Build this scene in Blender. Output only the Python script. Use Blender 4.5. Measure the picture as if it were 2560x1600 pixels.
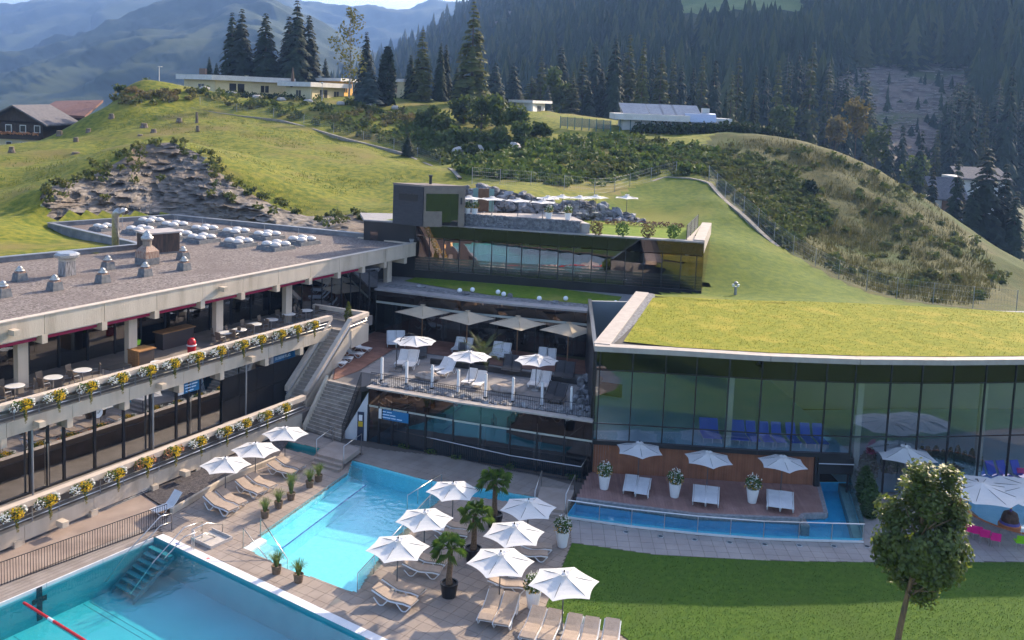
import bpy, bmesh, math, random
import numpy as np
from mathutils import Matrix, Vector
R=math.radians
random.seed(7); rng=np.random.default_rng(7)
scn=bpy.context.scene
col=scn.collection
for o in list(bpy.data.objects): bpy.data.objects.remove(o)
# ---------------------------------------------------------------- camera
F=2357.; H=23.; PITCH=R(6); ROLL=R(2.2); CX=1280.; YH=245.; CY=YH+F*math.tan(PITCH)
fw=np.array([0,math.cos(PITCH),-math.sin(PITCH)]); _u=np.array([0,math.sin(PITCH),math.cos(PITCH)]); _r=np.array([1.,0,0])
rt=_r*math.cos(ROLL)+_u*math.sin(ROLL); up=_u*math.cos(ROLL)-_r*math.sin(ROLL)
EYE=np.array([0,0,H])
cd=bpy.data.cameras.new('camera'); cam=bpy.data.objects.new('camera',cd); col.objects.link(cam)
cd.sensor_width=36; cd.lens=36*F/2560; cd.shift_y=-(800-CY)/2560; cd.clip_start=.5; cd.clip_end=20000
m=Matrix(((rt[0],up[0],-fw[0],0),(rt[1],up[1],-fw[1],0),(rt[2],up[2],-fw[2],H),(0,0,0,1)))
cam.matrix_world=m; scn.camera=cam
def ray(x,y): return fw*F+rt*(x-CX)-up*(y-CY)
def uz(x,y,z=0.):
    d=ray(x,y); return EYE+d*(z-H)/d[2]
def uy(x,y,Y):
    d=ray(x,y); return EYE+d*Y/d[1]
def uplane(x,y,p,n):
    d=ray(x,y); p=np.array(p,float); n=np.array(n,float); return EYE+d*((p-EYE)@n)/(d@n)
def proj(p):
    d=np.asarray(p,float)-EYE; k=d@fw
    return CX+F*(d@rt)/k, CY-F*(d@up)/k
# ---------------------------------------------------------------- sky, sun, exposure
SUN_AZ=52.; SUN_EL=26.5          # degrees: azimuth counter-clockwise from +X
w=bpy.data.worlds.new('World'); scn.world=w; w.use_nodes=True
nt=w.node_tree; bg=nt.nodes['Background']; sky=nt.nodes.new('ShaderNodeTexSky'); sky.sky_type='NISHITA'; sky.sun_disc=False
sky.sun_elevation=R(SUN_EL); sky.sun_rotation=R(90-SUN_AZ); sky.air_density=.8; sky.dust_density=4.; sky.ozone_density=.4; sky.altitude=900
nt.links.new(sky.outputs[0],bg.inputs[0]); bg.inputs[1].default_value=.15
sd=bpy.data.lights.new('sun','SUN'); sd.energy=3.7; sd.angle=R(.5); sd.color=(1,.82,.60)
sun=bpy.data.objects.new('sun',sd); col.objects.link(sun)
sdir=Vector((math.cos(R(SUN_EL))*math.cos(R(SUN_AZ)),math.cos(R(SUN_EL))*math.sin(R(SUN_AZ)),math.sin(R(SUN_EL))))
sun.rotation_euler=sdir.to_track_quat('Z','Y').to_euler(); sun.location=(60,90,80)
vs=scn.view_settings; vs.view_transform='Standard'; vs.look='None'; vs.exposure=1.62; vs.gamma=1; vs.use_curve_mapping=False
scn.cycles.use_denoising=True; scn.cycles.use_adaptive_sampling=True; scn.cycles.adaptive_threshold=.025; scn.cycles.max_bounces=7; scn.cycles.transparent_max_bounces=14
scn.cycles.diffuse_bounces=3; scn.cycles.glossy_bounces=3; scn.cycles.volume_bounces=0
scn.cycles.sample_clamp_indirect=6; scn.cycles.caustics_reflective=False; scn.cycles.caustics_refractive=False
# ---------------------------------------------------------------- materials
MATS={}
def nn(t,k,**kw):
    n=t.nodes.new(k)
    for a,b in kw.items(): setattr(n,a,b)
    return n
def M(name,c,c2=None,s=3.,rough=.7,metal=0.,bump=0.,bs=None,c3=None,s3=.3,space='Object',spec=.4,stretch=None,trans=0.,detail=6,lo=.35,hi=.65,rnd=0.):
    """procedural principled material: colour noise c..c2 (fine) and c3 (broad patches), bump, optional per-object random value"""
    if name in MATS: return MATS[name]
    m=bpy.data.materials.new(name); m.use_nodes=True; t=m.node_tree; b=t.nodes['Principled BSDF']; L=t.links.new
    b.inputs['Base Color'].default_value=(*c,1); b.inputs['Roughness'].default_value=rough; b.inputs['Metallic'].default_value=metal
    b.inputs['Specular IOR Level'].default_value=spec
    co=None
    if c2 is not None or bump:
        if space=='World': g=nn(t,'ShaderNodeNewGeometry'); co=g.outputs['Position']
        else: g=nn(t,'ShaderNodeTexCoord'); co=g.outputs['Object']
        if stretch:
            mp=nn(t,'ShaderNodeMapping'); mp.inputs['Scale'].default_value=stretch; L(co,mp.inputs[0]); co=mp.outputs[0]
    cur=None
    def noise(sc,lo,hi,det=detail):
        n=nn(t,'ShaderNodeTexNoise'); n.inputs['Scale'].default_value=sc; n.inputs['Detail'].default_value=det; L(co,n.inputs['Vector'])
        r=nn(t,'ShaderNodeMapRange'); r.inputs[1].default_value=lo; r.inputs[2].default_value=hi; L(n.outputs[0],r.inputs[0]); return r.outputs[0],n.outputs[0]
    if c2 is not None:
        f,_=noise(s,lo,hi); x=nn(t,'ShaderNodeMix',data_type='RGBA'); L(f,x.inputs[0]); x.inputs[6].default_value=(*c,1); x.inputs[7].default_value=(*c2,1); cur=x.outputs[2]
        if c3 is not None:
            f,_=noise(s3,.50,.68,4); y=nn(t,'ShaderNodeMix',data_type='RGBA'); L(f,y.inputs[0]); L(cur,y.inputs[6]); y.inputs[7].default_value=(*c3,1); cur=y.outputs[2]
    if rnd:
        oi=nn(t,'ShaderNodeObjectInfo'); h=nn(t,'ShaderNodeHueSaturation'); r=nn(t,'ShaderNodeMapRange'); L(oi.outputs['Random'],r.inputs[0]); r.inputs[3].default_value=1-rnd; r.inputs[4].default_value=1+rnd
        L(r.outputs[0],h.inputs['Value'])
        if cur is not None: L(cur,h.inputs['Color'])
        else: h.inputs['Color'].default_value=(*c,1)
        cur=h.outputs[0]
    if cur is not None: L(cur,b.inputs['Base Color'])
    if bump:
        n=nn(t,'ShaderNodeTexNoise'); n.inputs['Scale'].default_value=bs or s*2; n.inputs['Detail'].default_value=8; L(co,n.inputs['Vector'])
        bp=nn(t,'ShaderNodeBump'); bp.inputs['Strength'].default_value=min(1,bump); bp.inputs['Distance'].default_value=.05*max(1,bump); L(n.outputs[0],bp.inputs['Height']); L(bp.outputs[0],b.inputs['Normal'])
    if trans:
        tr=nn(t,'ShaderNodeBsdfTranslucent'); mx=nn(t,'ShaderNodeMixShader'); mx.inputs[0].default_value=trans
        if cur is not None: L(cur,tr.inputs[0])
        else: tr.inputs[0].default_value=(*c,1)
        L(b.outputs[0],mx.inputs[1]); L(tr.outputs[0],mx.inputs[2]); L(mx.outputs[0],t.nodes['Material Output'].inputs[0])
    MATS[name]=m; return m
def GLASS(name,tint,refl=.25,rough=.0,bump=0.,bs=1.,ior=1.5,rc=(1,1,1)):
    if name in MATS: return MATS[name]
    m=bpy.data.materials.new(name); m.use_nodes=True; t=m.node_tree; L=t.links.new; t.nodes.remove(t.nodes['Principled BSDF'])
    tr=nn(t,'ShaderNodeBsdfTransparent'); tr.inputs[0].default_value=(*tint,1)
    gl=nn(t,'ShaderNodeBsdfGlossy'); gl.inputs['Roughness'].default_value=rough; gl.inputs[0].default_value=(*rc,1)
    # Schlick reflectance from |cos|, the same from both sides so that sunlight passes into the water
    g=nn(t,'ShaderNodeNewGeometry'); dt=nn(t,'ShaderNodeVectorMath',operation='DOT_PRODUCT'); L(g.outputs['Incoming'],dt.inputs[0]); L(g.outputs['Normal'],dt.inputs[1])
    ab=nn(t,'ShaderNodeMath',operation='ABSOLUTE'); L(dt.outputs['Value'],ab.inputs[0]); sb_=nn(t,'ShaderNodeMath',operation='SUBTRACT'); sb_.inputs[0].default_value=1; L(ab.outputs[0],sb_.inputs[1])
    pw=nn(t,'ShaderNodeMath',operation='POWER'); L(sb_.outputs[0],pw.inputs[0]); pw.inputs[1].default_value=5
    f0=max(refl,((ior-1)/(ior+1))**2); ma=nn(t,'ShaderNodeMath',operation='MULTIPLY_ADD'); ma.inputs[1].default_value=.9-f0; ma.inputs[2].default_value=f0; ma.use_clamp=True; L(pw.outputs[0],ma.inputs[0])
    mx=nn(t,'ShaderNodeMixShader'); L(ma.outputs[0],mx.inputs[0]); L(tr.outputs[0],mx.inputs[1]); L(gl.outputs[0],mx.inputs[2])
    L(mx.outputs[0],t.nodes['Material Output'].inputs[0])
    if bump:
        n=nn(t,'ShaderNodeTexNoise'); n.inputs['Scale'].default_value=bs; n.inputs['Detail'].default_value=3; L(g.outputs['Position'],n.inputs['Vector'])
        bp=nn(t,'ShaderNodeBump'); bp.inputs['Strength'].default_value=bump; bp.inputs['Distance'].default_value=.03; L(n.outputs[0],bp.inputs['Height']); L(bp.outputs[0],gl.inputs['Normal'])
    MATS[name]=m; return m
# ---------------------------------------------------------------- mesh helpers
class MB:
    def __init__(s): s.v=[]; s.f=[]; s.mi=[]; s.sm=False
    def add(s,vs,fs,mi=0):
        k=len(s.v); s.v.extend([tuple(map(float,p)) for p in vs]); s.f.extend([tuple(i+k for i in f) for f in fs]); s.mi.extend([mi]*len(fs)); return s
    def box(s,c,d,rz=0.,mi=0,tilt=None):
        x,y,z=d[0]/2,d[1]/2,d[2]/2; ca,sa=math.cos(rz),math.sin(rz); vs=[]
        for a,b,e in ((-1,-1,-1),(1,-1,-1),(1,1,-1),(-1,1,-1),(-1,-1,1),(1,-1,1),(1,1,1),(-1,1,1)):
            p=Vector((a*x,b*y,e*z))
            if tilt: p=Matrix.Rotation(tilt[1],3,tilt[0])@p
            vs.append((c[0]+p.x*ca-p.y*sa,c[1]+p.x*sa+p.y*ca,c[2]+p.z))
        return s.add(vs,[(0,3,2,1),(4,5,6,7),(0,1,5,4),(1,2,6,5),(2,3,7,6),(3,0,4,7)],mi)
    def prism(s,poly,z0,z1,mi=0,bottom=True):
        n=len(poly); A=sum(poly[i][0]*poly[(i+1)%n][1]-poly[(i+1)%n][0]*poly[i][1] for i in range(n))
        if A<0: poly=list(poly)[::-1]
        vs=[(p[0],p[1],z0) for p in poly]+[(p[0],p[1],z1) for p in poly]
        fs=[tuple(range(n,2*n))]+([tuple(range(n-1,-1,-1))] if bottom else [])+[(i,(i+1)%n,n+(i+1)%n,n+i) for i in range(n)]
        return s.add(vs,fs,mi)
    def wall(s,a,b,t,z0,z1,mi=0,z0b=None,z1b=None):
        """upright slab from a to b (xy), thickness t centred, optional other heights at b"""
        a=np.array(a[:2],float); b=np.array(b[:2],float); d=(b-a)/np.linalg.norm(b-a); n=np.array([-d[1],d[0]])*t/2
        z0b=z0 if z0b is None else z0b; z1b=z1 if z1b is None else z1b
        q=[a+n,a-n,b-n,b+n]; zz0=[z0,z0,z0b,z0b]; zz1=[z1,z1,z1b,z1b]
        vs=[(*p,z) for p,z in zip(q,zz0)]+[(*p,z) for p,z in zip(q,zz1)]
        return s.add(vs,[(0,3,2,1),(4,5,6,7),(0,1,5,4),(1,2,6,5),(2,3,7,6),(3,0,4,7)],mi)
    def quad(s,a,b,c,d,mi=0): return s.add([a,b,c,d],[(0,1,2,3)],mi)
    def tube(s,pts,r,n=6,mi=0,cap=True):
        pts=[Vector(p) for p in pts]; rs=r if hasattr(r,'__len__') else [r]*len(pts); k=len(s.v); ref=None
        for i,p in enumerate(pts):
            t=(pts[min(i+1,len(pts)-1)]-pts[max(i-1,0)]).normalized()
            if ref is None: ref=Vector((0,0,1)) if abs(t.z)<.9 else Vector((1,0,0))
            u=t.cross(ref).normalized(); v=t.cross(u)
            for j in range(n):
                a=2*math.pi*j/n; q=p+(u*math.cos(a)+v*math.sin(a))*rs[i]; s.v.append(tuple(q))
        for i in range(len(pts)-1):
            for j in range(n): s.f.append((k+i*n+j,k+i*n+(j+1)%n,k+(i+1)*n+(j+1)%n,k+(i+1)*n+j)); s.mi.append(mi)
        if cap:
            s.f.append(tuple(k+j for j in range(n))[::-1]); s.f.append(tuple(k+(len(pts)-1)*n+j for j in range(n))); s.mi.extend([mi,mi])
        return s
    def lathe(s,prof,c=(0,0,0),n=12,mi=0,phase=0.):
        k=len(s.v)
        for r,z in prof:
            for j in range(n):
                a=2*math.pi*j/n+phase; s.v.append((c[0]+r*math.cos(a),c[1]+r*math.sin(a),c[2]+z))
        for i in range(len(prof)-1):
            for j in range(n): s.f.append((k+i*n+j,k+i*n+(j+1)%n,k+(i+1)*n+(j+1)%n,k+(i+1)*n+j)); s.mi.append(mi)
        s.f.append(tuple(k+(len(prof)-1)*n+j for j in range(n))); s.f.append(tuple(k+j for j in range(n))[::-1]); s.mi.extend([mi,mi]); return s
    def ball(s,c,r,nu=8,nv=6,jit=0.,mi=0,rg=None):
        rr=r if hasattr(r,'__len__') else (r,r,r); k=len(s.v); rg=rg or random
        for i in range(1,nv):
            th=math.pi*i/nv
            for j in range(nu):
                a=2*math.pi*j/nu; q=1+rg.uniform(-jit,jit)
                s.v.append((c[0]+rr[0]*q*math.sin(th)*math.cos(a),c[1]+rr[1]*q*math.sin(th)*math.sin(a),c[2]+rr[2]*q*math.cos(th)))
        s.v.append((c[0],c[1],c[2]+rr[2])); s.v.append((c[0],c[1],c[2]-rr[2])); T=len(s.v)-2
        for i in range(nv-2):
            for j in range(nu): s.f.append((k+i*nu+j,k+(i+1)*nu+j,k+(i+1)*nu+(j+1)%nu,k+i*nu+(j+1)%nu)); s.mi.append(mi)
        for j in range(nu):
            s.f.append((T,k+j,k+(j+1)%nu)); s.f.append((T+1,k+(nv-2)*nu+(j+1)%nu,k+(nv-2)*nu+j)); s.mi.extend([mi,mi])
        return s
    def leaf(s,p,size,rg=random,mi=0,asp=1.6,upb=.0):
        """one leaf card: a bent diamond of two triangles facing a random way"""
        d=Vector((rg.gauss(0,1),rg.gauss(0,1),rg.gauss(0,1)+upb)).normalized(); e=d.orthogonal().normalized(); e=Matrix.Rotation(rg.uniform(0,6.28),3,d)@e; g=d.cross(e)
        p=Vector(p); a=e*size*asp/2; b=g*size/2
        return s.add([p-a,p+b+d*size*.15,p+a,p-b+d*size*.15],[(0,1,2),(0,2,3)],mi)
    def mesh(s,name,mats,smooth=False):
        me=bpy.data.meshes.new(name); me.from_pydata(s.v,[],s.f)
        for m_ in (mats if isinstance(mats,(list,tuple)) else [mats]): me.materials.append(m_)
        if isinstance(mats,(list,tuple)) and len(mats)>1: me.polygons.foreach_set('material_index',s.mi)
        if smooth or s.sm: me.polygons.foreach_set('use_smooth',[True]*len(s.f))
        me.update(); return me
def tag(o,label=None,cat=None,group=None,kind=None):
    if label: o['label']=label
    if cat: o['category']=cat
    if group: o['group']=group
    if kind: o['kind']=kind
    return o
def thing(name,label,cat,loc=(0,0,0),rz=0.,group=None,scale=1.):
    o=bpy.data.objects.new(name,None); o.empty_display_size=.3; col.objects.link(o); o.location=tuple(map(float,loc)); o.rotation_euler=(0,0,rz); o.scale=(scale,)*3
    return tag(o,label,cat,group)
def obj(name,mb,mat,parent=None,smooth=False,world=False,kind=None,data=None):
    o=bpy.data.objects.new(name,data or mb.mesh(name,mat,smooth)); col.objects.link(o)
    if parent is not None:
        o.parent=parent
        if world:
            g=parent.parent if parent.parent else parent
            o.matrix_parent_inverse=Matrix.Translation(g.location).inverted() if parent.parent is None else Matrix.Identity(4)
    if kind: o['kind']=kind
    return o
def struct(name,mb,mat,smooth=False): o=obj(name,mb,mat,None,smooth); o['kind']='structure'; return o
def solo(name,mb,mat,label,cat,loc=(0,0,0),rz=0.,group=None,smooth=False,data=None):
    o=obj(name,mb,mat,None,smooth,data=data); o.location=tuple(map(float,loc)); o.rotation_euler=(0,0,rz); return tag(o,label,cat,group)
def dup(root,loc,rz=0.,label=None,scale=None,group=None):
    r=root.copy(); col.objects.link(r); r.location=tuple(map(float,loc)); r.rotation_euler=(root.rotation_euler.x,root.rotation_euler.y,rz)
    if label: r['label']=label
    if group: r['group']=group
    if scale is not None: r.scale=(scale,)*3 if not hasattr(scale,'__len__') else scale
    for ch in root.children:
        c=ch.copy(); col.objects.link(c); c.parent=r
        for g in ch.children:
            d=g.copy(); col.objects.link(d); d.parent=c
    return r
class Proto:
    """first use moves the prototype itself, later uses copy it"""
    def __init__(s,root): s.r=root; s.used=False
    def __call__(s,loc,rz=0.,label=None,scale=None,group=None):
        if s.used: return dup(s.r,loc,rz,label,scale,group)
        s.used=True; r=s.r; r.location=tuple(map(float,loc)); r.rotation_euler=(0,0,rz)
        if label: r['label']=label
        if group: r['group']=group
        if scale is not None: r.scale=(scale,)*3 if not hasattr(scale,'__len__') else scale
        return r
def inpoly(x,y,P):
    c=False; n=len(P); j=n-1
    for i in range(n):
        if (P[i][1]>y)!=(P[j][1]>y) and x<(P[j][0]-P[i][0])*(y-P[i][1])/(P[j][1]-P[i][1])+P[i][0]: c=not c
        j=i
    return c
def lerp(a,b,t): return np.asarray(a,float)*(1-t)+np.asarray(b,float)*t
def along(pts,t):
    """point at fraction t of polyline"""
    pts=[np.asarray(p,float) for p in pts]; L=[np.linalg.norm(pts[i+1]-pts[i]) for i in range(len(pts)-1)]; d=t*sum(L)
    for i,l in enumerate(L):
        if d<=l or i==len(L)-1: return lerp(pts[i],pts[i+1],d/l)
        d-=l
ORD=['first','second','third','fourth','fifth','sixth','seventh','eighth','ninth','tenth','eleventh','twelfth','thirteenth','fourteenth','fifteenth','sixteenth']
# ================================================================ TERRAIN
from mathutils import noise as mn
Z_ROOF=9.9; Z_TOP=11.6; Z_MID=6.7; Z_TER=3.0; Z_RR=8.4
TB=[uz(900,530,Z_TOP),uz(985,532,Z_TOP),uz(1170,546,Z_TOP),uz(1400,551,Z_TOP),uz(1600,575,Z_TOP),uz(1745,588,Z_TOP)]
RBK=[uz(x,y,Z_RR) for x,y in ((1600,738),(1700,746),(1800,752),(1900,755),(2000,757),(2150,762),(2350,772),(2560,785))]
e1=uz(350,618,Z_ROOF); e0=uz(0,652,Z_ROOF); e00=e0+(e0-e1)*4
SITE=[e00,e0,e1,uz(340,600,Z_ROOF),uz(123,564,Z_ROOF),uz(200,556,Z_ROOF),uz(430,543,Z_ROOF),uz(900,590,Z_ROOF),uz(925,545,Z_TOP)]+TB+[uz(1772,620,Z_TOP-1)]+RBK+[RBK[-1]+np.array([80,-3,0]),np.array([160,-60,0]),np.array([-160,-60,0])]
CP=[]
def cp(*a):
    for x,y,Y in a: CP.append(uy(x,y,Y))
def cz(z,*a):
    for x,y in a: CP.append(uz(x,y,z))
cz(9.8,(0,653),(120,641),(235,627),(123,566),(200,557),(430,544),(650,562),(900,588),(1000,597))
cp((60,600,76),(0,560,80),(60,520,88),(0,480,96),(180,595,80))
RIM=[(95,495,88),(110,470,90),(230,440,97),(310,400,101),(340,362,106),(430,355,108),(500,385,106),(545,430,102),(620,480,99.5),(700,520,98),(770,545,97),(890,525,99)]
cp(*RIM)
cp((0,420,112),(150,400,120),(150,352,140),(0,372,128),(85,352,136),(600,380,125),(750,420,118),(900,470,112),(1000,510,106),(700,340,140),(450,300,145),(900,390,132),(1050,420,125),(300,300,145))
cp((240,285,148),(480,270,156),(700,300,155),(860,345,148),(1000,380,142),(1100,420,133),(1150,445,120))
cp((295,243,163),(450,232,172),(600,240,172),(800,255,172),(960,265,172),(1060,262,178),(600,229,215),(900,247,215),(1100,256,210),(420,226,205))
cp((1130,300,165),(1250,345,150),(1330,305,160),(1200,400,132),(1350,400,132),(1500,400,135),(1500,340,152),(1400,470,112),(1250,465,108),(1180,458,104),(1550,335,155),(1700,335,155),(1900,335,150))
cp((1590,470,118),(1660,443,122),(1770,452,118),(1500,500,108),(1650,520,108),(1750,520,106),(1560,560,99),(1700,583,96))
cp((1860,540,104),(1950,620,97),(2100,705,89),(2250,752,83),(2400,772,79),(2559,787,76))
cp((1780,600,92),(1800,680,84.5),(1850,730,80),(1795,735,79),(1950,700,84),(2050,740,80))
for p in RBK: CP.append(p-np.array([0,0,.05]))
cp((1800,420,128),(1900,480,122),(2000,430,135),(2100,480,128),(2000,560,112),(2200,560,120),(2150,640,108),(2300,650,106),(2400,600,118),(2450,700,98),(2520,740,90),(2300,720,94))
cp((1960,345,148),(2110,388,148),(2210,437,146),(2330,506,140),(2450,606,126),(2530,706,106))
for p in ((-80,60,13),(-80,100,17),(-82,150,9.5),(-72,163,12),(-79,170,10.5),(-100,170,9),(-100,130,10),(-90,205,10),(-66,185,17),(80,160,-5),(100,120,-6),(62,195,6),(120,200,-8),(75,230,-4),(-110,260,8),(0,260,17),(50,260,8),(140,260,-8),(60,96,-1),(75,80,1),(110,80,-2),(-10,76,8)): CP.append(np.array(p,float))
CP=np.array(CP)
def _phi(r2): return np.where(r2>0,r2*np.log(r2+1e-12),0.)*.5
_n=len(CP); _A=np.zeros((_n+3,_n+3)); _d=((CP[:,None,:2]-CP[None,:,:2])**2).sum(2); _A[:_n,:_n]=_phi(_d)+np.eye(_n)*2.0; _A[:_n,_n]=1; _A[:_n,_n+1:]=CP[:,:2]; _A[_n:,:_n]=_A[:_n,_n:].T
_w=np.linalg.solve(_A,np.concatenate([CP[:,2],np.zeros(3)]))
def tz(X,Y):
    X=np.atleast_1d(np.asarray(X,float)); Y=np.atleast_1d(np.asarray(Y,float)); out=np.zeros(X.shape)
    for k in range(0,X.size,4000):
        xs=X.flat[k:k+4000]; ys=Y.flat[k:k+4000]; d=(xs[:,None]-CP[None,:,0])**2+(ys[:,None]-CP[None,:,1])**2
        out.flat[k:k+4000]=_phi(d)@_w[:_n]+_w[_n]+_w[_n+1]*xs+_w[_n+2]*ys
    return out
def hit(px,py,y0=60,y1=262,step=.5):
    """where the sight line through a photo pixel meets the hillside"""
    d=ray(px,py); Ys=np.arange(y0,y1,step); P=EYE[None]+d[None]*(Ys/d[1])[:,None]; g=tz(P[:,0],P[:,1])-P[:,2]
    for i in range(1,len(Ys)):
        if g[i]>=0 and g[i-1]<0: t=g[i-1]/(g[i-1]-g[i]); q=lerp(P[i-1],P[i],t); q[2]=tz(q[0],q[1])[0]; return q
    return None
def at(px,py,Y):
    """point on the hillside in the column of a photo pixel at depth Y (its height comes from the ground)"""
    q=uy(px,py,Y); q[2]=tz(q[0],q[1])[0]; return q
def sheet(xs,ys,zf,keep=None,jit=None):
    mb=MB(); nx,ny=len(xs),len(ys); X,Y=np.meshgrid(xs,ys); Z=zf(X,Y); idx=-np.ones(X.size,int)
    use=np.zeros(X.size,bool); fs=[]
    for j in range(ny-1):
        for i in range(nx-1):
            if keep is None or keep((xs[i]+xs[i+1])/2,(ys[j]+ys[j+1])/2): fs.append((j*nx+i,j*nx+i+1,(j+1)*nx+i+1,(j+1)*nx+i))
    for f in fs: use[list(f)]=True
    idx[use]=np.arange(use.sum()); mb.v=[(float(a),float(b),float(c)) for a,b,c in zip(X.flat[use],Y.flat[use],Z.flat[use])] if False else list(map(tuple,np.stack([X.ravel()[use],Y.ravel()[use],Z.ravel()[use]],1).tolist()))
    mb.f=[tuple(int(idx[k]) for k in f) for f in fs]; mb.mi=[0]*len(fs); return mb
def _bump(X,Y,amp):
    return np.array([mn.fractal(Vector((x*.12,y*.12,.3)),1.0,2.1,4) for x,y in zip(X.ravel(),Y.ravel())]).reshape(X.shape)*amp
SITE2=[(p[0],p[1]) for p in SITE]
def hillz(X,Y):
    Z=tz(X,Y).reshape(X.shape); return Z+_bump(X,Y,.5)*np.clip((np.hypot(X*.5,Y-60))/60,0,1)
grass_hill=M('hill_grass',(.075,.105,.009),(.200,.190,.020),1.3,.9,bump=1.,bs=4,c3=(.18,.145,.040),s3=.11,space='World',spec=.15)
_b=[uz(x,y,9.6) for x,y in ((112,566),(200,558),(430,545),(650,562),(900,592),(960,596))]
_r=[uy(x,y,Y) for x,y,Y in ((105,488,88),(230,440,97),(310,398,101),(345,368,105.3),(430,360,107.2),(495,390,105.2),(540,432,101.5),(620,484,99),(700,523,97.6),(770,543,97),(890,540,97.6),(960,575,93))]
ROCKHOLE=[(p[0],p[1]) for p in _b+_r[::-1]]
hill=sheet(np.arange(-110,150,1.1),np.arange(62,262,1.1),hillz,lambda x,y: not inpoly(x,y,SITE2) and not inpoly(x,y,ROCKHOLE))
MOWN=[(p[0],p[1]) for p in [uy(x,y,Y) for x,y,Y in ((1470,505,105),(1590,470,118),(1660,443,122),(1770,452,118),(1860,540,104),(1950,620,97),(2100,705,89),(2250,752,83),(2400,772,79),(2600,790,75.5))]+[p-np.array([0,6,0]) for p in RBK[::-1]]+[np.array([10,84,0])]]
ROUGH=[(p[0],p[1]) for p in [uy(x,y,Y) for x,y,Y in ((1700,400,130),(1775,452,118),(1860,540,104),(1950,620,97),(2100,705,89),(2250,752,83),(2400,772,79),(2600,790,75.5))]]+[(140,70),(140,250),(40,170)]
hill.mi=[1 if inpoly(*c_,MOWN) else 2 if inpoly(*c_,ROUGH) else 0 for c_ in [np.mean([hill.v[k][:2] for k in f],axis=0) for f in hill.f]]
o=struct('hillside',hill,[grass_hill,M('mown_slope',(.058,.10,.009),(.11,.145,.013),1.6,.95,bump=.8,bs=9,c3=(.15,.155,.02),s3=.10,space='World',spec=.15),M('rough_slope',(.042,.052,.016),(.095,.088,.030),1.1,.95,bump=1.,bs=5,c3=(.045,.070,.016),s3=.10,space='World',spec=.1)],smooth=True)
# ---------------------------------------------------------------- rock outcrop behind the left roof
BASE=[(112,566),(150,562),(200,558),(300,550),(430,545),(540,552),(650,562),(760,574),(900,592),(960,596)]
def poly_at(pts,t,isz=True):
    return along(pts,t)
base3=[uz(x,y,9.6)-np.array([.0,.5,0]) for x,y in BASE]
rim3=[uy(x,y,Y) for x,y,Y in [(100,492,88),(118,468,90),(230,440,97),(310,395,101),(340,362,105.5),(430,354,107.5),(500,385,105.5),(545,430,101.5),(620,480,99),(700,520,97.6),(770,540,97),(890,535,97.8),(960,570,93)]]
rb=MB(); NU,NV=230,56
for j in range(NV+1):
    for i in range(NU+1):
        u=i/NU; v=j/NV*1.07; a=along(base3,u); b=along(rim3,u); p=lerp(a,b,v); p[2]=a[2]+(b[2]-a[2])*min(v,1)**.9-max(0,v-1)*12
        st=p[2]*1.5+.35*mn.noise(Vector((p[0]*.25,p[1]*.25,0)))+.06*p[0]         # tilted beds of schist
        step=(st-math.floor(st)); led=(step**3)*.55
        nz=mn.fractal(Vector((p[0]*.3,p[1]*.3,p[2]*.7)),1.,2.,4); big=mn.noise(Vector((p[0]*.11,p[1]*.11,p[2]*.16)))
        rid=abs(mn.noise(Vector((p[0]*.9+p[2]*.3,p[2]*1.8,p[1]*.2))))
        k=math.sin(math.pi*min(1,max(0,v)))**.5 if 0<v<1 else 0
        blk=mn.cell(Vector((p[0]*.55+.3*nz,p[1]*.3,p[2]*.9+.12*p[0]))) ; off=(.9*nz+1.9*big+1.0*led-1.8*rid+.30*blk+.65)*k
        rb.v.append((float(p[0]+.12*off),float(p[1]-off),float(p[2]+.22*nz*k)))
for j in range(NV):
    for i in range(NU): q=j*(NU+1)+i; rb.f.append((q,q+1,q+NU+2,q+NU+1)); rb.mi.append(0)
rock=M('schist_rock',(.080,.070,.061),(.235,.203,.175),2.2,.85,bump=1.,bs=3.5,c3=(.16,.12,.085),s3=.22,space='World',stretch=(.55,.55,2.6),spec=.3)
tag(struct('rock_outcrop',rb,rock),None)
# ---------------------------------------------------------------- ground base, lawn
gb=MB(); gb.quad((-9000,-400,-14),(9000,-400,-14),(9000,9000,-14),(-9000,9000,-14))
struct('valley_ground',gb,M('valley',(.05,.075,.025),(.09,.11,.04),.05,.95,space='World'))
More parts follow.
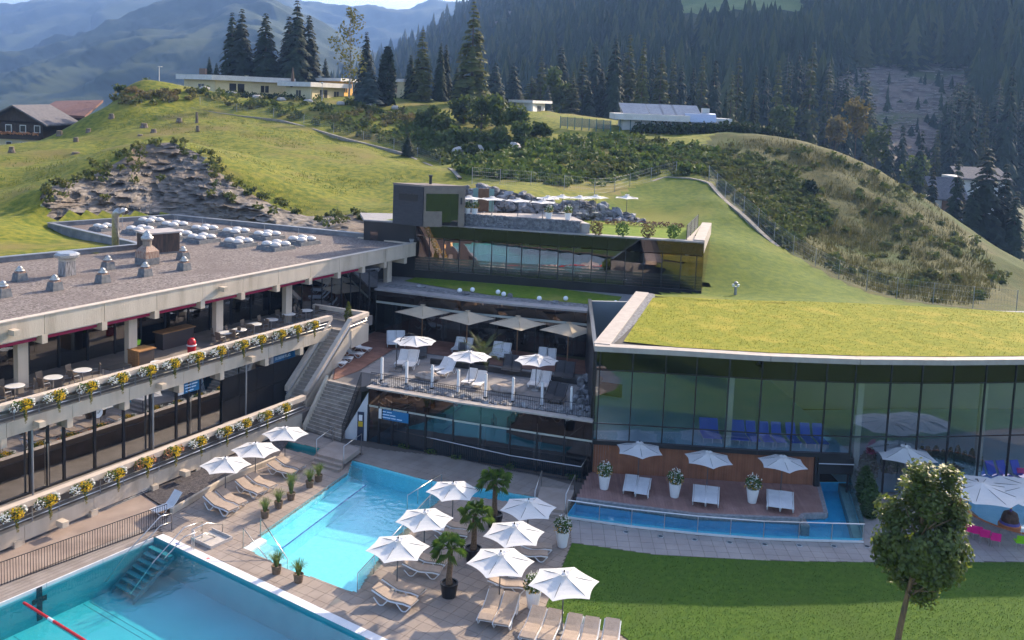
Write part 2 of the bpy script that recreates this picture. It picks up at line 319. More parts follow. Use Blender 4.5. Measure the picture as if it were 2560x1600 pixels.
# ================================================================ FAR HILLS, MOUNTAINS
def loft(crest,base,nu,nv,amp,freq,pw=1.,seed=0,gully=0.):
    mb=MB(); C=[uy(*c) for c in crest]; B=[uy(*b) for b in base]
    def smooth_(P,k=26):   # resample and round off the corners of a hand-drawn ridge line
        A=np.array([along(P,i/399) for i in range(400)]); pad=np.vstack([np.repeat(A[:1],k,0),A,np.repeat(A[-1:],k,0)]); w_=np.hanning(2*k+1); w_/=w_.sum()
        S=np.stack([np.convolve(pad[:,c],w_,'valid') for c in range(3)],1); S[0]=A[0]; S[-1]=A[-1]; return S
    B=smooth_(B,40); C=smooth_(C,14)
    for j in range(nv+1):
        for i in range(nu+1):
            u=i/nu; v=j/nv; ki=min(399,int(u*399)); kf=u*399-ki; a=lerp(B[ki],B[min(399,ki+1)],kf); b=lerp(C[ki],C[min(399,ki+1)],kf); p=lerp(a,b,v); p[2]=a[2]+(b[2]-a[2])*v**pw
            n=mn.fractal(Vector((p[0]*freq+seed,p[1]*freq,p[2]*freq)),.9,2.1,6); g=abs(mn.noise(Vector((p[0]*freq*1.7+seed,p[1]*freq*.4,p[2]*freq*.5))))
            k=.4+.6*math.sin(math.pi*v)
            p=p+np.array([0,-(n-gully*g*2)*amp*k,n*amp*.45*(.25+.75*v)]); mb.v.append(tuple(p.tolist()))
    for j in range(nv):
        for i in range(nu): q=j*(nu+1)+i; mb.f.append((q,q+1,q+nu+2,q+nu+1)); mb.mi.append(0)
    # close the back so that it is a hill, not a sheet
    k=len(mb.v)
    for i in range(nu+1): p=np.array(mb.v[nv*(nu+1)+i]); d=p[1]*.35; mb.v.append((float(p[0]*1.35),float(p[1]+d),-20.)) 
    for i in range(nu): mb.f.append((nv*(nu+1)+i,nv*(nu+1)+i+1,k+i+1,k+i)); mb.mi.append(0)
    return mb
mfor=M('mountain_forest',(.012,.024,.014),(.034,.052,.026),.03,.95,c3=(.055,.07,.032),s3=.0022,space='World',spec=.1,lo=.3,hi=.7)
malp=M('mountain_alpine',(.02,.036,.02),(.05,.068,.034),.012,.95,c3=(.10,.115,.055),s3=.0016,space='World',spec=.1)
def flatb(cr,y,Yb): return [(x,y,Yb) for x,_,_ in cr]
cA=[(-250,60,3200),(0,12,3200),(60,2,3200),(130,-35,3250),(400,-70,3300),(650,-50,3300),(780,0,3300),(850,18,3300),(1000,20,3350),(1150,4,3400),(1300,-20,3400)]
struct('far_mountain',loft(cA,flatb(cA,330,1700),170,50,120,.0026,.9,3,.9),malp,smooth=True)
cB=[(-280,190,1900),(0,136,1900),(136,103,1850),(248,66,1800),(434,4,1750),(560,-40,1700),(640,-15,1700),(735,28,1700),(870,92,1750),(960,150,1800),(1060,220,1800)]
struct('blue_mountain',loft(cB,flatb(cB,335,760),200,64,60,.0050,.95,9,.9),mfor,smooth=True)
CC=[(700,250,1700),(880,182,1500),(960,140,1450),(1040,95,1400),(1120,45,1300),(1200,-8,1200),(1400,-90,1000),(1700,-130,760),(2100,-150,600),(2750,-170,520)]
CBs=[(780,270,560),(860,285,520),(950,300,480),(1040,305,450),(1120,312,420),(1230,318,390),(1400,325,350),(1700,335,310),(2100,372,282),(2750,560,262)]
NUC,NVC=170,70
mC=loft(CC,CBs,NUC,NVC,9,.010,1.05,4,.3)
# forest floor colours with a mown clearing and a felled slope
fm=M('forest_floor',(.030,.045,.016),(.06,.072,.028),.12,.95,space='World',spec=.1)
struct('forest_hill',mC,fm,smooth=True)
# ================================================================ LEFT BUILDING (concrete, flat gravel roof)
O_=uz(0,809,Z_ROOF); _B=uz(1040,608,Z_ROOF); TL=(_B-O_)[:2]; LEN=np.linalg.norm(TL); TL=TL/LEN; NL=np.array([TL[1],-TL[0]]); ANG=math.atan2(TL[1],TL[0])
def LP(s,d,z=0.): q=O_[:2]+TL*s+NL*d; return np.array([q[0],q[1],z])
def s_at(px,py,d):
    p=uplane(px,py,LP(0,d),(NL[0],NL[1],0)); return float((p-O_)[:2]@TL)
concrete=M('concrete',(.53,.44,.345),(.60,.505,.40),1.6,.85,bump=.25,bs=12,c3=(.43,.35,.265),s3=.8,space='World',stretch=(1.5,1.5,.22))
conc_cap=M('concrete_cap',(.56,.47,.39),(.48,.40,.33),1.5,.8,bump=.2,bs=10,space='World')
gravel=M('roof_gravel',(.095,.078,.07),(.275,.235,.215),7.,.95,bump=1.,bs=12,c3=(.15,.122,.112),s3=.25,space='World',spec=.2)
felt=M('roof_felt',(.14,.14,.15),(.24,.235,.24),1.2,.8,bump=.3,bs=6,space='World')
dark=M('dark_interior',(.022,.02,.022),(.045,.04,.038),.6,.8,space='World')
tilefl=M('terrace_tiles',(.20,.17,.15),(.27,.235,.21),1.,.8,space='World')
frame=M('anthracite_frame',(.016,.017,.021),rough=.4)
steel=M('stainless_steel',(.58,.57,.56),rough=.28,metal=1.)
galv=M('galvanised_steel',(.30,.31,.33),rough=.5,metal=.6)
blackm=M('black_panel',(.012,.012,.014),(.02,.02,.022),.5,.3,space='World')
g_rest=GLASS('restaurant_glass',(.42,.42,.42),.14)
g_low=GLASS('lower_glass',(.22,.24,.26),.44,bump=.08,bs=.35)
magenta=M('awning_cloth',(.30,.012,.055),rough=.8)
awnwhite=M('awning_bar',(.62,.58,.55),rough=.5)
ZF=5.4; ZC=6.35; ZL=.95; ZLC=2.1; DU=2.6; DL=5.45
rt_=thing('concrete_pool_building','long concrete bath house with gravel roof and two flower-lined balconies','building',LP(10,0,0))
def P(name,mb,mat,parent=None,**k): return obj(name,mb,mat,parent or rt_,world=True,**k)
RP=[LP(-14,-.35),LP(LEN-.2,-.35),uz(1030,603,Z_ROOF),uz(430,543,Z_ROOF),uz(123,564,Z_ROOF),uz(330,612,Z_ROOF),uz(350,618,Z_ROOF),uz(0,652,Z_ROOF),e0+(e0-e1)*.9]
RP2=[(p[0],p[1]) for p in RP]
roof=P('roof',MB().prism(RP2,Z_ROOF-.5,Z_ROOF-.12),gravel)
for i in range(1,len(RP2)-1):   # upstand of felt with metal coping round the back edges
    P('roof_upstand',MB().wall(RP2[i],RP2[i+1],.3,Z_ROOF-.6,Z_ROOF+.22),felt,roof)
    P('coping',MB().wall(RP2[i],RP2[i+1],.42,Z_ROOF+.221,Z_ROOF+.29),galv,roof)
jx=[-250,-130,-20,111,261,392,507,608,696,777,849,910,964,1015,1040]
JS=[s_at(x,809-(809-608)*x/1040,0) for x in jx]; JS[-1]=LEN
for a,b in zip(JS[:-1],JS[1:]):
    P('fascia_panel',MB().wall(LP(a+.012,-.12),LP(b-.012,-.12),.24,Z_ROOF-1.12,Z_ROOF),concrete)
P('fascia_coping',MB().wall(LP(-14,-.16),LP(LEN+.02,-.16),.42,Z_ROOF+.001,Z_ROOF+.06),conc_cap)
P('fascia_return',MB().wall(LP(LEN-.12,-.25),LP(LEN-.6,-6),.24,Z_ROOF-1.12,Z_ROOF-.01),concrete)
P('roof_soffit',MB().prism([(*LP(-14,-.3)[:2],),(*LP(LEN-.3,-.3)[:2],),(*LP(LEN-.3,-9)[:2],),(*LP(-14,-9)[:2],)],Z_ROOF-.85,Z_ROOF-.55),concrete)
for s in JS[2:-1]: P('roof_beam',MB().wall(LP(s,.02),LP(s,-9),.34,Z_ROOF-1.62,Z_ROOF-1.121),concrete)
for k in range(len(JS)-2):
    a,b=JS[k]+.3,JS[k+1]-.3
    if k>10: break
    aw=P('awning',MB().wall(LP(a,-.32),LP(b,-.32),.05,Z_ROOF-1.44,Z_ROOF-1.20),magenta)
    P('awning_bar',MB().tube([LP(a,-.22,Z_ROOF-1.19),LP(b,-.22,Z_ROOF-1.19)],.045,5),awnwhite,aw)
cols=[s_at(px,900,-1.) for px in (55,330,546,718,966)]
for s in cols: P('column',MB().box(LP(s,-1.1,(ZF+Z_ROOF-1.1)/2),(.62,.42,Z_ROOF-1.15-ZF),ANG),concrete)
# upper floor slab + glass front
P('upper_floor',MB().prism([LP(-14,DU-.2)[:2],LP(29,DU-.2)[:2],LP(29,-9)[:2],LP(-14,-9)[:2]],ZF-.75,ZF-.001),tilefl)
s0=-12.
while s0<28:
    P('restaurant_pane',MB().wall(LP(s0+.06,-3.8),LP(s0+1.94,-3.8),.03,ZF+.05,Z_ROOF-1.2),g_rest)
    P('mullion',MB().wall(LP(s0-.06,-3.8),LP(s0+.06,-3.8),.14,ZF,Z_ROOF-1.15),frame); s0+=2.
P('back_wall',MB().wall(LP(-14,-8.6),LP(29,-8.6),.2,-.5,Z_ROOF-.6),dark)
P('restaurant_counter',MB().wall(LP(4,-7),LP(16,-7),.8,ZF,ZF+1.1),M('counter_wood',(.16,.08,.035),(.22,.12,.05),3,.5))
# balustrades: cap beam, rails on posts, edge beam in panels
def balustrade(d0,d1,sa,sb,zc,zf,joints,nm):
    cap=P('parapet_cap',MB().wall(LP(sa,d0),LP(sb,d1),.42,zc-.30,zc),conc_cap)
    P('parapet_ledge',MB().wall(LP(sa,d0-.25),LP(sb,d1-.25),.12,zf-.2,zc-.31),tilefl,cap)
    n=len(joints)
    for a,b in zip(joints[:-1],joints[1:]):
        f=lambda s:d0+(d1-d0)*(s-sa)/(sb-sa)
        P('edge_beam',MB().wall(LP(a+.012,f(a)+.12),LP(b-.012,f(b)+.12),.3,zf-.78,zf),concrete)
        P('beam_bracket',MB().wall(LP(b-.18,f(b)+.3),LP(b-.18,f(b)-1.3),.34,zf-1.28,zf-.781),concrete)
        m=(a+b)/2
        for q in (a+.5,m): P('railing_post',MB().tube([LP(q,f(q)+.14,zf),LP(q,f(q)+.14,zc-.3)],.035,5),galv)
    for z in (zf+.22,zf+.45): P('railing_bar',MB().tube([LP(sa,d0+.14,z),LP(sb,d1+.14,z)],.028,5),steel)
ub=[s_at(x,y,DU) for x,y in ((-330,1150),(-150,1090),(10,1070),(176,1035),(318,980),(454,935),(556,905),(668,870),(755,840))]
balustrade(DU,DU-.15,-14,s_at(827,790,DU),ZC,ZF,ub+[s_at(832,830,DU)],'u')
lb=[s_at(x,y,DL) for x,y in ((-330,1400),(-120,1390),(60,1350),(235,1290),(386,1230),(505,1165),(612,1120),(700,1080))]
balustrade(DL,DL-.55,-14,s_at(764,977,DL-.4),ZLC,ZL,lb+[s_at(764,1010,DL)],'l')
# lower storey: glazing, posts, black panels
SB=s_at(555,1000,2.3); SE=s_at(760,930,2.3)
P('lower_floor',MB().prism([LP(-14,DL)[:2],LP(SE,DL-.5)[:2],LP(SE,-8)[:2],LP(-14,-8)[:2]],ZL-.6,ZL-.001),tilefl)
mx_=[-250,-170,-90,-10,75,119,159,236,308,375,440,470,498,551]
ms=[s_at(x,1150-.42*(x-75),2.3) for x in mx_]
for a,b in zip(ms[:-1],ms[1:]):
    P('lower_pane',MB().wall(LP(a+.07,2.3),LP(b-.07,2.3),.03,ZL+.12,ZF-.8),g_low)
    P('window_frame',MB().wall(LP(a-.07,2.3),LP(a+.07,2.3),.16,ZL,ZF-.78),frame)
P('sill_frame',MB().wall(LP(-14,2.3),LP(SB,2.3),.18,ZL,ZL+.119),frame)
P('head_panel',MB().wall(LP(-14,2.21),LP(SB,2.21),.04,ZF-1.75,ZF-.8),blackm)
nb=5
for k in range(nb):
    a=SB+(SE-SB)*k/nb; b=SB+(SE-SB)*(k+1)/nb
    for z0,z1 in ((ZL,ZL+1.5),(ZL+1.52,ZL+3.0)): P('black_cladding',MB().wall(LP(a+.012,2.25),LP(b-.012,2.25),.1,z0,z1),blackm)
    P('strip_window',MB().wall(LP(a+.02,2.25),LP(b-.02,2.25),.05,ZL+3.02,ZF-.8),g_low)
for px in (119,475): 
    s=s_at(px,1190,2.4); P('door_handle',MB().tube([LP(s,2.46,ZL+.15),LP(s,2.46,ZL+2.5)],.03,6),steel)
P('interior_floor',MB().prism([LP(-14,2.2)[:2],LP(SE,2.2)[:2],LP(SE,-8)[:2],LP(-14,-8)[:2]],ZL-.0,ZL+.01),M('inner_floor',(.12,.10,.085),(.15,.12,.10),1,.5,space='World'))
P('cellar_wall',MB().wall(LP(-14,3.4),LP(SE,3.4),.2,-.6,ZL-.6),dark)
for px in (-60,40,232,385): 
    s=s_at(px,1316,DL); P('basement_pier',MB().box(LP(s,DL+.0,.08),(.4,.35,.5),ANG),concrete)
for k in range(5): P('louvre_bar',MB().tube([LP(-14,DL-.05,-.1+k*.09),LP(s_at(392,1230,DL),DL-.05,-.1+k*.09)],.018,4),galv)
# link block with curtain wall at the far end
LA=uz(728,790,ZF); LBp=np.array([*uz(942,826,Z_TER)[:2],0])
for k in range(9):
    a=lerp(LA,LBp,k/9); b=lerp(LA,LBp,(k+1)/9)
    P('link_pane',MB().wall(a+(b-a)*.03,b-(b-a)*.03,.03,Z_TER,Z_ROOF-1.6),GLASS('link_glass',(.10,.11,.12),.22,bump=.05,bs=.4))
    P('mullion',MB().wall(a-(b-a)*.03,a+(b-a)*.03,.12,Z_TER,Z_ROOF-1.55),frame)
lm=lerp(LA,LBp,.5); P('link_core',MB().wall(LA+np.array([-.5,4,0]),LBp+np.array([0,4,0]),.2,0,Z_ROOF-1.),dark)
P('link_floor',MB().prism([LA[:2],LBp[:2],LBp[:2]+[0,4],LA[:2]+[0,4]],ZF-.3,ZF),dark)
P('link_roof',MB().prism([LA[:2],LBp[:2],LBp[:2]+[0,6],LA[:2]+[-2,6]],Z_ROOF-1.9,Z_ROOF-1.55),felt)
# landing of the upper terrace and the outer stair
A1=uz(875,796,ZC); A0=uz(764,977,ZLC); I1=uz(827,788,ZC); I0=uz(716,966,ZLC); CR=uz(918,780,ZC); CB=uz(785,760,ZC)
st=thing('concrete_stair','straight concrete stair with sloping parapets between the two balconies','staircase',(A0[0],A0[1],0))
def S(name,mb,mat,par=None): return obj(name,mb,mat,par or st,world=True)
run=lerp(A0,A1,1)-A0; NS=21
b0=(I0+np.array([0,0,-(ZLC-ZL)])); a0=(A0+np.array([0,0,-(ZLC-ZL)])); b1=I1.copy(); a1=A1.copy(); b1[2]=a1[2]=ZF
for k in range(NS):
    t0,t1=k/NS,(k+1)/NS; q=[lerp(b0,b1,t0)[:2],lerp(a0,a1,t0)[:2],lerp(a0,a1,t1)[:2],lerp(b0,b1,t1)[:2]]; z=ZL+(ZF-ZL)*(k+1)/NS
    S('lit_tread_strip',MB().prism([q[0],q[1],lerp(q[1],q[2],.22),lerp(q[0],q[3],.22)],z+.001,z+.008),conc_cap); S('step',MB().prism(q,z-.26,z),M('stair_concrete',(.30,.25,.21),(.38,.33,.28),2,.85,space='World'))  # pale strips added so the treads look lit against the risers
def slope_wall(a,b,off,t,h0,h1,mat,nm):
    d=(b-a)[:2]; d/=np.linalg.norm(d); n=np.array([d[1],-d[0],0])*0; return S(nm,MB().wall(a[:2],b[:2],t,a[2]-h0,a[2]-h1,z0b=b[2]-h0,z1b=b[2]-h1),mat)
for a,b in ((A0,A1),(I0,I1)):
    slope_wall(a,b,0,.34,.34,0.,conc_cap,'parapet_cap'); slope_wall(a,b,0,.22,2.0,.75,concrete,'string_wall')
    for z in (.47,.62): S('handrail',MB().tube([a-np.array([0,0,z]),b-np.array([0,0,z])],.03,6),steel)
for k in range(4): p=lerp(I0,I1,.12+.26*k); S('handrail_post',MB().tube([p-np.array([0,0,1.1]),p-np.array([0,0,.3])],.03,5),galv)
ld=thing('stair_landing','concrete landing with parapet at the head of the outer stair','landing',(CR[0],CR[1],0))
def D(name,mb,mat): return obj(name,mb,mat,ld,world=True)
fl=[LP(25,DU-.2)[:2],I1[:2],A1[:2],CR[:2],CB[:2]+np.array([0,1.]),LP(29,-1)[:2]]
D('landing_floor',MB().prism([I1[:2]+np.array([-1.,0]),A1[:2],CR[:2],CB[:2]+np.array([.5,1.5]),CB[:2]+np.array([-2,-.5])],ZF-.5,ZF-.004),tilefl)
D('parapet_cap',MB().wall(A1,CR,.36,ZC-.3,ZC),conc_cap); D('edge_beam',MB().wall(A1,CR,.3,ZF-1.3,ZF+.05),concrete)
D('parapet_cap',MB().wall(CR,CB,.36,ZC-.3,ZC-.005),conc_cap); D('edge_beam',MB().wall(CR,CB,.28,ZF-1.3,ZF+.04),concrete)
for z in (.45,.62): D('railing_bar',MB().tube([CR-np.array([0,0,z]),CB-np.array([0,0,z])],.028,5),steel); D('railing_bar',MB().tube([A1-np.array([0,0,z]),CR-np.array([0,0,z])],.028,5),steel)
for k in range(5): p=lerp(CR,CB,k/4); D('railing_post',MB().tube([[p[0],p[1],ZF],[p[0],p[1],ZC-.3]],.03,5),galv)
# small fixtures on the facade
sc_mb=MB().box((0,0,0),(.36,.55,.30)); 
scm=sc_mb.mesh('scupper',concrete)
for px,py,d,z in ((30,837,.12,Z_ROOF-.55),(553,734,.12,Z_ROOF-.5),(93,1065,DU+.35,ZF-.42),(398,975,DU+.3,ZF-.35),(622,898,DU+.3,ZF-.3),(150,1305,DL+.4,ZL-.4),(456,1163,DL+.3,ZL-.4)):
    s=s_at(px,py,d); o=obj('water_spout',None,None,rt_,world=True,data=scm); o.location=tuple(LP(s,d+.2,z)); o.rotation_euler=(0,0,ANG)
for px,y0 in ((80,1240),(380,1130),(612,1036)):
    s=s_at(px,y0,DU-.05); P('drain_pipe',MB().tube([LP(s,DU+.05,ZL-.1),LP(s,DU+.05,ZF-.5)],.06,8),galv)
# text helper (flat lettering built as mesh)
def text(txt,size,mat,loc,rot,parent=None,name='lettering'):
    cu=bpy.data.curves.new('t','FONT'); cu.body=txt; cu.size=size; cu.extrude=.003; to=bpy.data.objects.new('t',cu); col.objects.link(to)
    bpy.context.view_layer.update(); me=bpy.data.meshes.new_from_object(to.evaluated_get(bpy.context.evaluated_depsgraph_get())); bpy.data.objects.remove(to)
    me.materials.clear(); me.materials.append(mat); o=bpy.data.objects.new(name,me); col.objects.link(o); o.parent=parent; o.location=tuple(map(float,loc)); o.rotation_euler=rot; return o
blue=M('sign_blue',(.012,.15,.34),rough=.5); white=M('white_plastic',(.75,.75,.76),rough=.45); signw=M('sign_text',(.55,.70,.85),rough=.6)
def sign(px0,px1,py,d,z0,z1,lines,label):
    sa,sb=s_at(px0,py,d),s_at(px1,py-.3*(px1-px0),d); o=LP(sa,d,0); w=sb-sa; h=z1-z0
    t=thing('banner_sign',label,'sign',(o[0],o[1],z0),ANG)
    obj('panel',MB().box((w/2,0,h/2),(w,.05,h)),blue,t)
    obj('white_strip',MB().box((-.22,0,h/2),(.4,.05,h)),white,t)
    for k,l in enumerate(lines):
        if isinstance(l,tuple):   # lettering too small to read in the photograph: pale broken lines
            for u0,u1 in l: obj('text_line',MB().box((w*(u0+u1)/2,-.03,h*(.72-.27*k)),(w*(u1-u0),.008,h*.10)),signw,t)
            continue
        text(l,h*.8/max(2,len(lines)),signw,(.12,-.035,h-h*.8*(k+1)/max(2.6,len(lines)+.6)),(math.pi/2,0,0),t)
sign(459,502,985,DU-.25,ZF-1.6,ZF-.9,[((.05,.42),(.46,.78)),((.08,.38),(.44,.7)),((.10,.2),(.25,.55))],'short blue banner sign under the upper balcony above the glass doors')
sign(683,738,905,DU-.35,ZF-1.55,ZF-.85,['','SILBERKRUG'],'long blue banner sign under the upper balcony beside the stair')
s=s_at(239,1040,2.1); ck=thing('wall_clock','round white wall clock on the dark panel under the upper balcony','clock',LP(s,2.33,ZF-1.15),ANG)
obj('dial',MB().add([(.28*math.cos(a),-.03,.28*math.sin(a)) for a in np.linspace(0,2*math.pi,24,endpoint=False)]+[(.28*math.cos(a),.03,.28*math.sin(a)) for a in np.linspace(0,2*math.pi,24,endpoint=False)],[tuple(range(24))[::-1],tuple(range(24,48))]+[(i,(i+1)%24,24+(i+1)%24,24+i) for i in range(24)]),white,ck)
obj('hand',MB().box((.05,-.04,.06),(.025,.01,.18),0,tilt=('Y',.6)),frame,ck); obj('hand',MB().box((-.05,-.04,.02),(.02,.01,.14),0,tilt=('Y',-1.2)),frame,ck)
# ---------------------------------------------------------------- things on the roof
zinc=M('vent_cap_metal',(.50,.49,.47),(.36,.35,.34),6,.35,metal=.7); rust=M('rusty_sheet',(.22,.10,.06),(.38,.30,.24),4,.7,stretch=(3,3,.6)); curbm=M('curb_felt',(.11,.115,.12),(.2,.2,.2),3,.9)
ZR=Z_ROOF-.12
dome=GLASS('acryl',(.6,.6,.6),.3); domem=M('skylight_acrylic',(.62,.58,.53),(.54,.50,.46),2,.25,spec=.6)
VN='mushroom vents on the gravel roof'
vt=thing('roof_vent','','vent',(0,0,0),0,VN)
obj('curb',MB().lathe([(.62,0),(.5,.62)],n=4,phase=math.pi/4),curbm,vt); obj('base_plate',MB().lathe([(.44,.621),(.40,.72)],n=4,phase=math.pi/4),rust,vt)
obj('cap',MB().lathe([(.18,.72),(.34,.76),(.36,.84),(.26,.88),(.30,.92),(.20,1.0),(.22,1.03),(.08,1.15),(.01,1.17)],n=14),zinc,vt,smooth=True)
VP=Proto(vt)
for (px,py),lb_ in zip(((8,742),(50,702),(137,725),(270,673),(257,706),(363,690),(458,648),(460,675)),('mushroom vent at the very left edge of the gravel roof','mushroom vent nearest the grassy bank on the left','mushroom vent closest to the front roof edge','mushroom vent behind its twin, left of the rusty chimney','mushroom vent in front of its twin, left of the rusty chimney','mushroom vent in front of the rusty chimney','rear one of two mushroom vents right of the rusty chimney','front one of two mushroom vents right of the rusty chimney')):
    VP(uz(px,py,ZR),ANG+random.uniform(-.05,.05),lb_,scale=.86)
t=thing('roof_chimney','tall rusty sheet-metal chimney with white stepped cap on the roof','chimney',uz(368,660,ZR),ANG,scale=.9)
obj('curb',MB().lathe([(.95,0),(.95,.55)],n=4,phase=.78),curbm,t); obj('body',MB().lathe([(.94,.551),(.93,1.1),(.42,1.55)],n=4,phase=.78),rust,t); obj('neck',MB().lathe([(.36,1.5),(.36,2.0)],n=14),M('brown_steel',(.25,.2,.16),rough=.5),t); obj('cap',MB().lathe([(.46,2.0),(.5,2.1),(.5,2.25),(.36,2.32),(.38,2.42),(.25,2.55),(.27,2.6),(.05,2.8)],n=14),zinc,t,smooth=True)
t=thing('roof_exhaust','stained square exhaust stack with wide white metal hood','vent',uz(168,688,ZR),ANG,scale=.80)
obj('stack',MB().lathe([(.72,0),(.68,1.25)],n=4,phase=.78),M('stained_stack',(.10,.085,.08),(.45,.42,.40),2.5,.8,stretch=(4,4,.5)),t); obj('collar',MB().lathe([(.7,1.25),(.74,1.5)],n=4,phase=.78),M('cream_steel',(.5,.45,.38),rough=.5),t); obj('hood',MB().lathe([(.74,1.5),(1.05,1.62),(1.05,1.82),(.8,1.98),(.1,1.99)],n=8,phase=.39),zinc,t)
t=thing('duct_pipe','tall galvanised duct pipe bent over at the top by the grassy bank','pipe',uz(289,620,ZR)+np.array([0,0,-.4]),0)
arc=[(0,0,0),(0,0,2.9)]+[(.55-.55*math.cos(a),-.15*math.sin(a),2.9+.55*math.sin(a)) for a in np.linspace(.2,2.2,8)]
obj('pipe',MB().tube(arc,.28,14),zinc,t,smooth=True); obj('opening',MB().tube([Vector(arc[-1])+Vector((.0,0,.0)),Vector(arc[-1])+Vector((.05,-.02,-.06))],.25,14),blackm,t)
t=thing('plant_box','black rust-streaked plant housing with pale flat lid on the roof','housing',uz(396,630,ZR),ANG-.25)
obj('housing',MB().box((0,0,.85),(2.6,1.9,1.5)),M('black_rusty',(.03,.025,.022),(.10,.06,.045),3,.7,stretch=(3,3,.5)),t); obj('plinth',MB().box((0,0,.05),(2.8,2.1,.1)),curbm,t); obj('lid',MB().box((0,0,1.66),(2.9,2.2,.12)),M('pale_lid',(.42,.38,.35),(.35,.3,.28),2,.7),t)
# banks of domed rooflights: each bank stands on its own curb with four domes
sk=thing('rooflight_bank','','skylight',(0,0,0),0,'banks of domed rooflights')
obj('curb',MB().lathe([(1.95,0),(1.80,.34)],n=4,phase=math.pi/4),curbm,sk)
for x in (-.62,.62):
    for y in (-.62,.62):
        d=obj('dome',MB().lathe([(.55,.46),(.53,.58),(.45,.68),(.3,.77),(.12,.81),(.01,.815)],(x,y,0),n=16),domem,sk,smooth=True); obj('rim',MB().lathe([(.58,.34),(.57,.459)],(x,y,0),n=16),felt,d)
SP=Proto(sk)
# bank centres from the photograph: three rows running away from the front edge
FR=[uz(x,y,ZR) for x,y in ((345,586),(443,604),(515,610),(682,624))]
front=[(345,586),(433,600),(513,604),(600,613),(693,622)]; 
bk=[(318,571),(352,585),(430,599),(508,607),(597,616),(690,627),(372,565),(430,573),(492,581),(560,590),(635,600),(715,610),(770,618)][:0]
rows=[((262,575),'standing alone behind the duct pipe'),((350,583),'third from the left in the front row'),((445,595),None),((505,604),None),((597,614),None),((690,622),None),((378,561),None),((437,571),None),((512,581),None),((590,588),None),((668,596),None),((755,609),None)]
nm_=['rooflight bank standing apart behind the bent duct pipe','leftmost four-domed rooflight bank of the front row','second rooflight bank from the left in the front row','third rooflight bank from the left in the front row','fourth rooflight bank from the left in the front row','rightmost rooflight bank of the front row, nearest the roof edge','leftmost rooflight bank of the back row','second rooflight bank from the left in the back row','third rooflight bank from the left in the back row','fourth rooflight bank from the left in the back row','fifth rooflight bank from the left in the back row','rightmost rooflight bank of the back row']
for ((px,py),_),lb_ in zip(rows,nm_): SP(uz(px,py,ZR),ANG-.09,lb_,scale=.84 if px!=262 else .72)
rods=[(306,566,525),(368,556,528),(437,562,534),(443,567,540),(506,573,540),(513,578,553),(578,580,548),(598,583,563),(661,590,555),(685,594,575),(746,597,562)]
for i,(px,pb,pt) in enumerate(rods):
    p=uz(px,pb,ZR); h=(pb-pt)*p[1]/F; solo('lightning_rod',MB().tube([(0,0,0),(0,0,h)],[.03,.012],5),galv,'%s thin lightning rod from the left among the rooflights'%ORD[i],'lightning rod',p,group='lightning rods on the gravel roof')
# ================================================================ MIDDLE BUILDING, SUN TERRACE, GLASS STOREYS, TOP TERRACE
from mathutils.geometry import tessellate_polygon
def flat(mb,poly,z,holes=()):
    loops=[[Vector((p[0],p[1],0)) for p in poly]]+[[Vector((p[0],p[1],0)) for p in h] for h in holes]
    vs=[(v.x,v.y,z) for l in loops for v in l]; fs=[]
    for t in tessellate_polygon(loops):
        a,b,c=(Vector(vs[i]) for i in t); fs.append(t if (b-a).cross(c-a).z>0 else (t[0],t[2],t[1]))
    return mb.add(vs,fs)
def offs(poly,d):
    """polyline moved sideways (to its left) by d"""
    P=[np.array(p[:2],float) for p in poly]; out=[]
    for i,p in enumerate(P):
        a=P[max(i-1,0)]; b=P[min(i+1,len(P)-1)]; t=(b-a)/np.linalg.norm(b-a); out.append(p+np.array([-t[1],t[0]])*d)
    return out
def xat(line,px,py0=900.):
    """point of a plan polyline seen in photo column px"""
    best=None
    for i in range(len(line)-1):
        a,b=np.array(line[i][:2],float),np.array(line[i+1][:2],float)
        for k in range(41):
            q=a+(b-a)*k/40; x,y=proj((q[0],q[1],py0)); e=abs(x-px)
            if best is None or e<best[0]: best=(e,q)
    return best[1]
def strips(poly,ang,wd,gap,z,th,holes=()):
    """plank boxes clipped to a polygon: list of (centre, length)"""
    ca,sa=math.cos(ang),math.sin(ang); Q=[(p[0]*ca+p[1]*sa,-p[0]*sa+p[1]*ca) for p in poly]; Hs=[[(p[0]*ca+p[1]*sa,-p[0]*sa+p[1]*ca) for p in h] for h in holes]
    lo=min(q[1] for q in Q); hi=max(q[1] for q in Q); out=[]; v=lo+wd/2
    while v<hi:
        xs=[]
        for L in [Q]+Hs:
            for i in range(len(L)):
                a,b=L[i],L[(i+1)%len(L)]
                if (a[1]>v)!=(b[1]>v): xs.append(a[0]+(b[0]-a[0])*(v-a[1])/(b[1]-a[1]))
        xs.sort()
        for k in range(0,len(xs)-1,2):
            if xs[k+1]-xs[k]>.15: c=(xs[k]+xs[k+1])/2; out.append(((c*ca-v*sa,c*sa+v*ca,z),xs[k+1]-xs[k]))
        v+=wd+gap
    return out
def plank_floor(parent,poly,ang,wd,gap,z,mat,name='plank',limit=300,holes=(),world=True):
    L=strips(poly,ang,wd,gap,z,.03,holes); L.sort(key=lambda q:np.hypot(q[0][0],q[0][1])); rest=MB()
    for i,(c,l) in enumerate(L):
        if i<limit:
            o=obj(name,MB().box((c[0],c[1],z),(l,wd,.03),ang),mat,parent,world=world)
        else: rest.box((c[0],c[1],z),(l,wd,.03),ang)
    if rest.v: obj(name+'_rest',rest,mat,parent,world=world,kind='stuff')
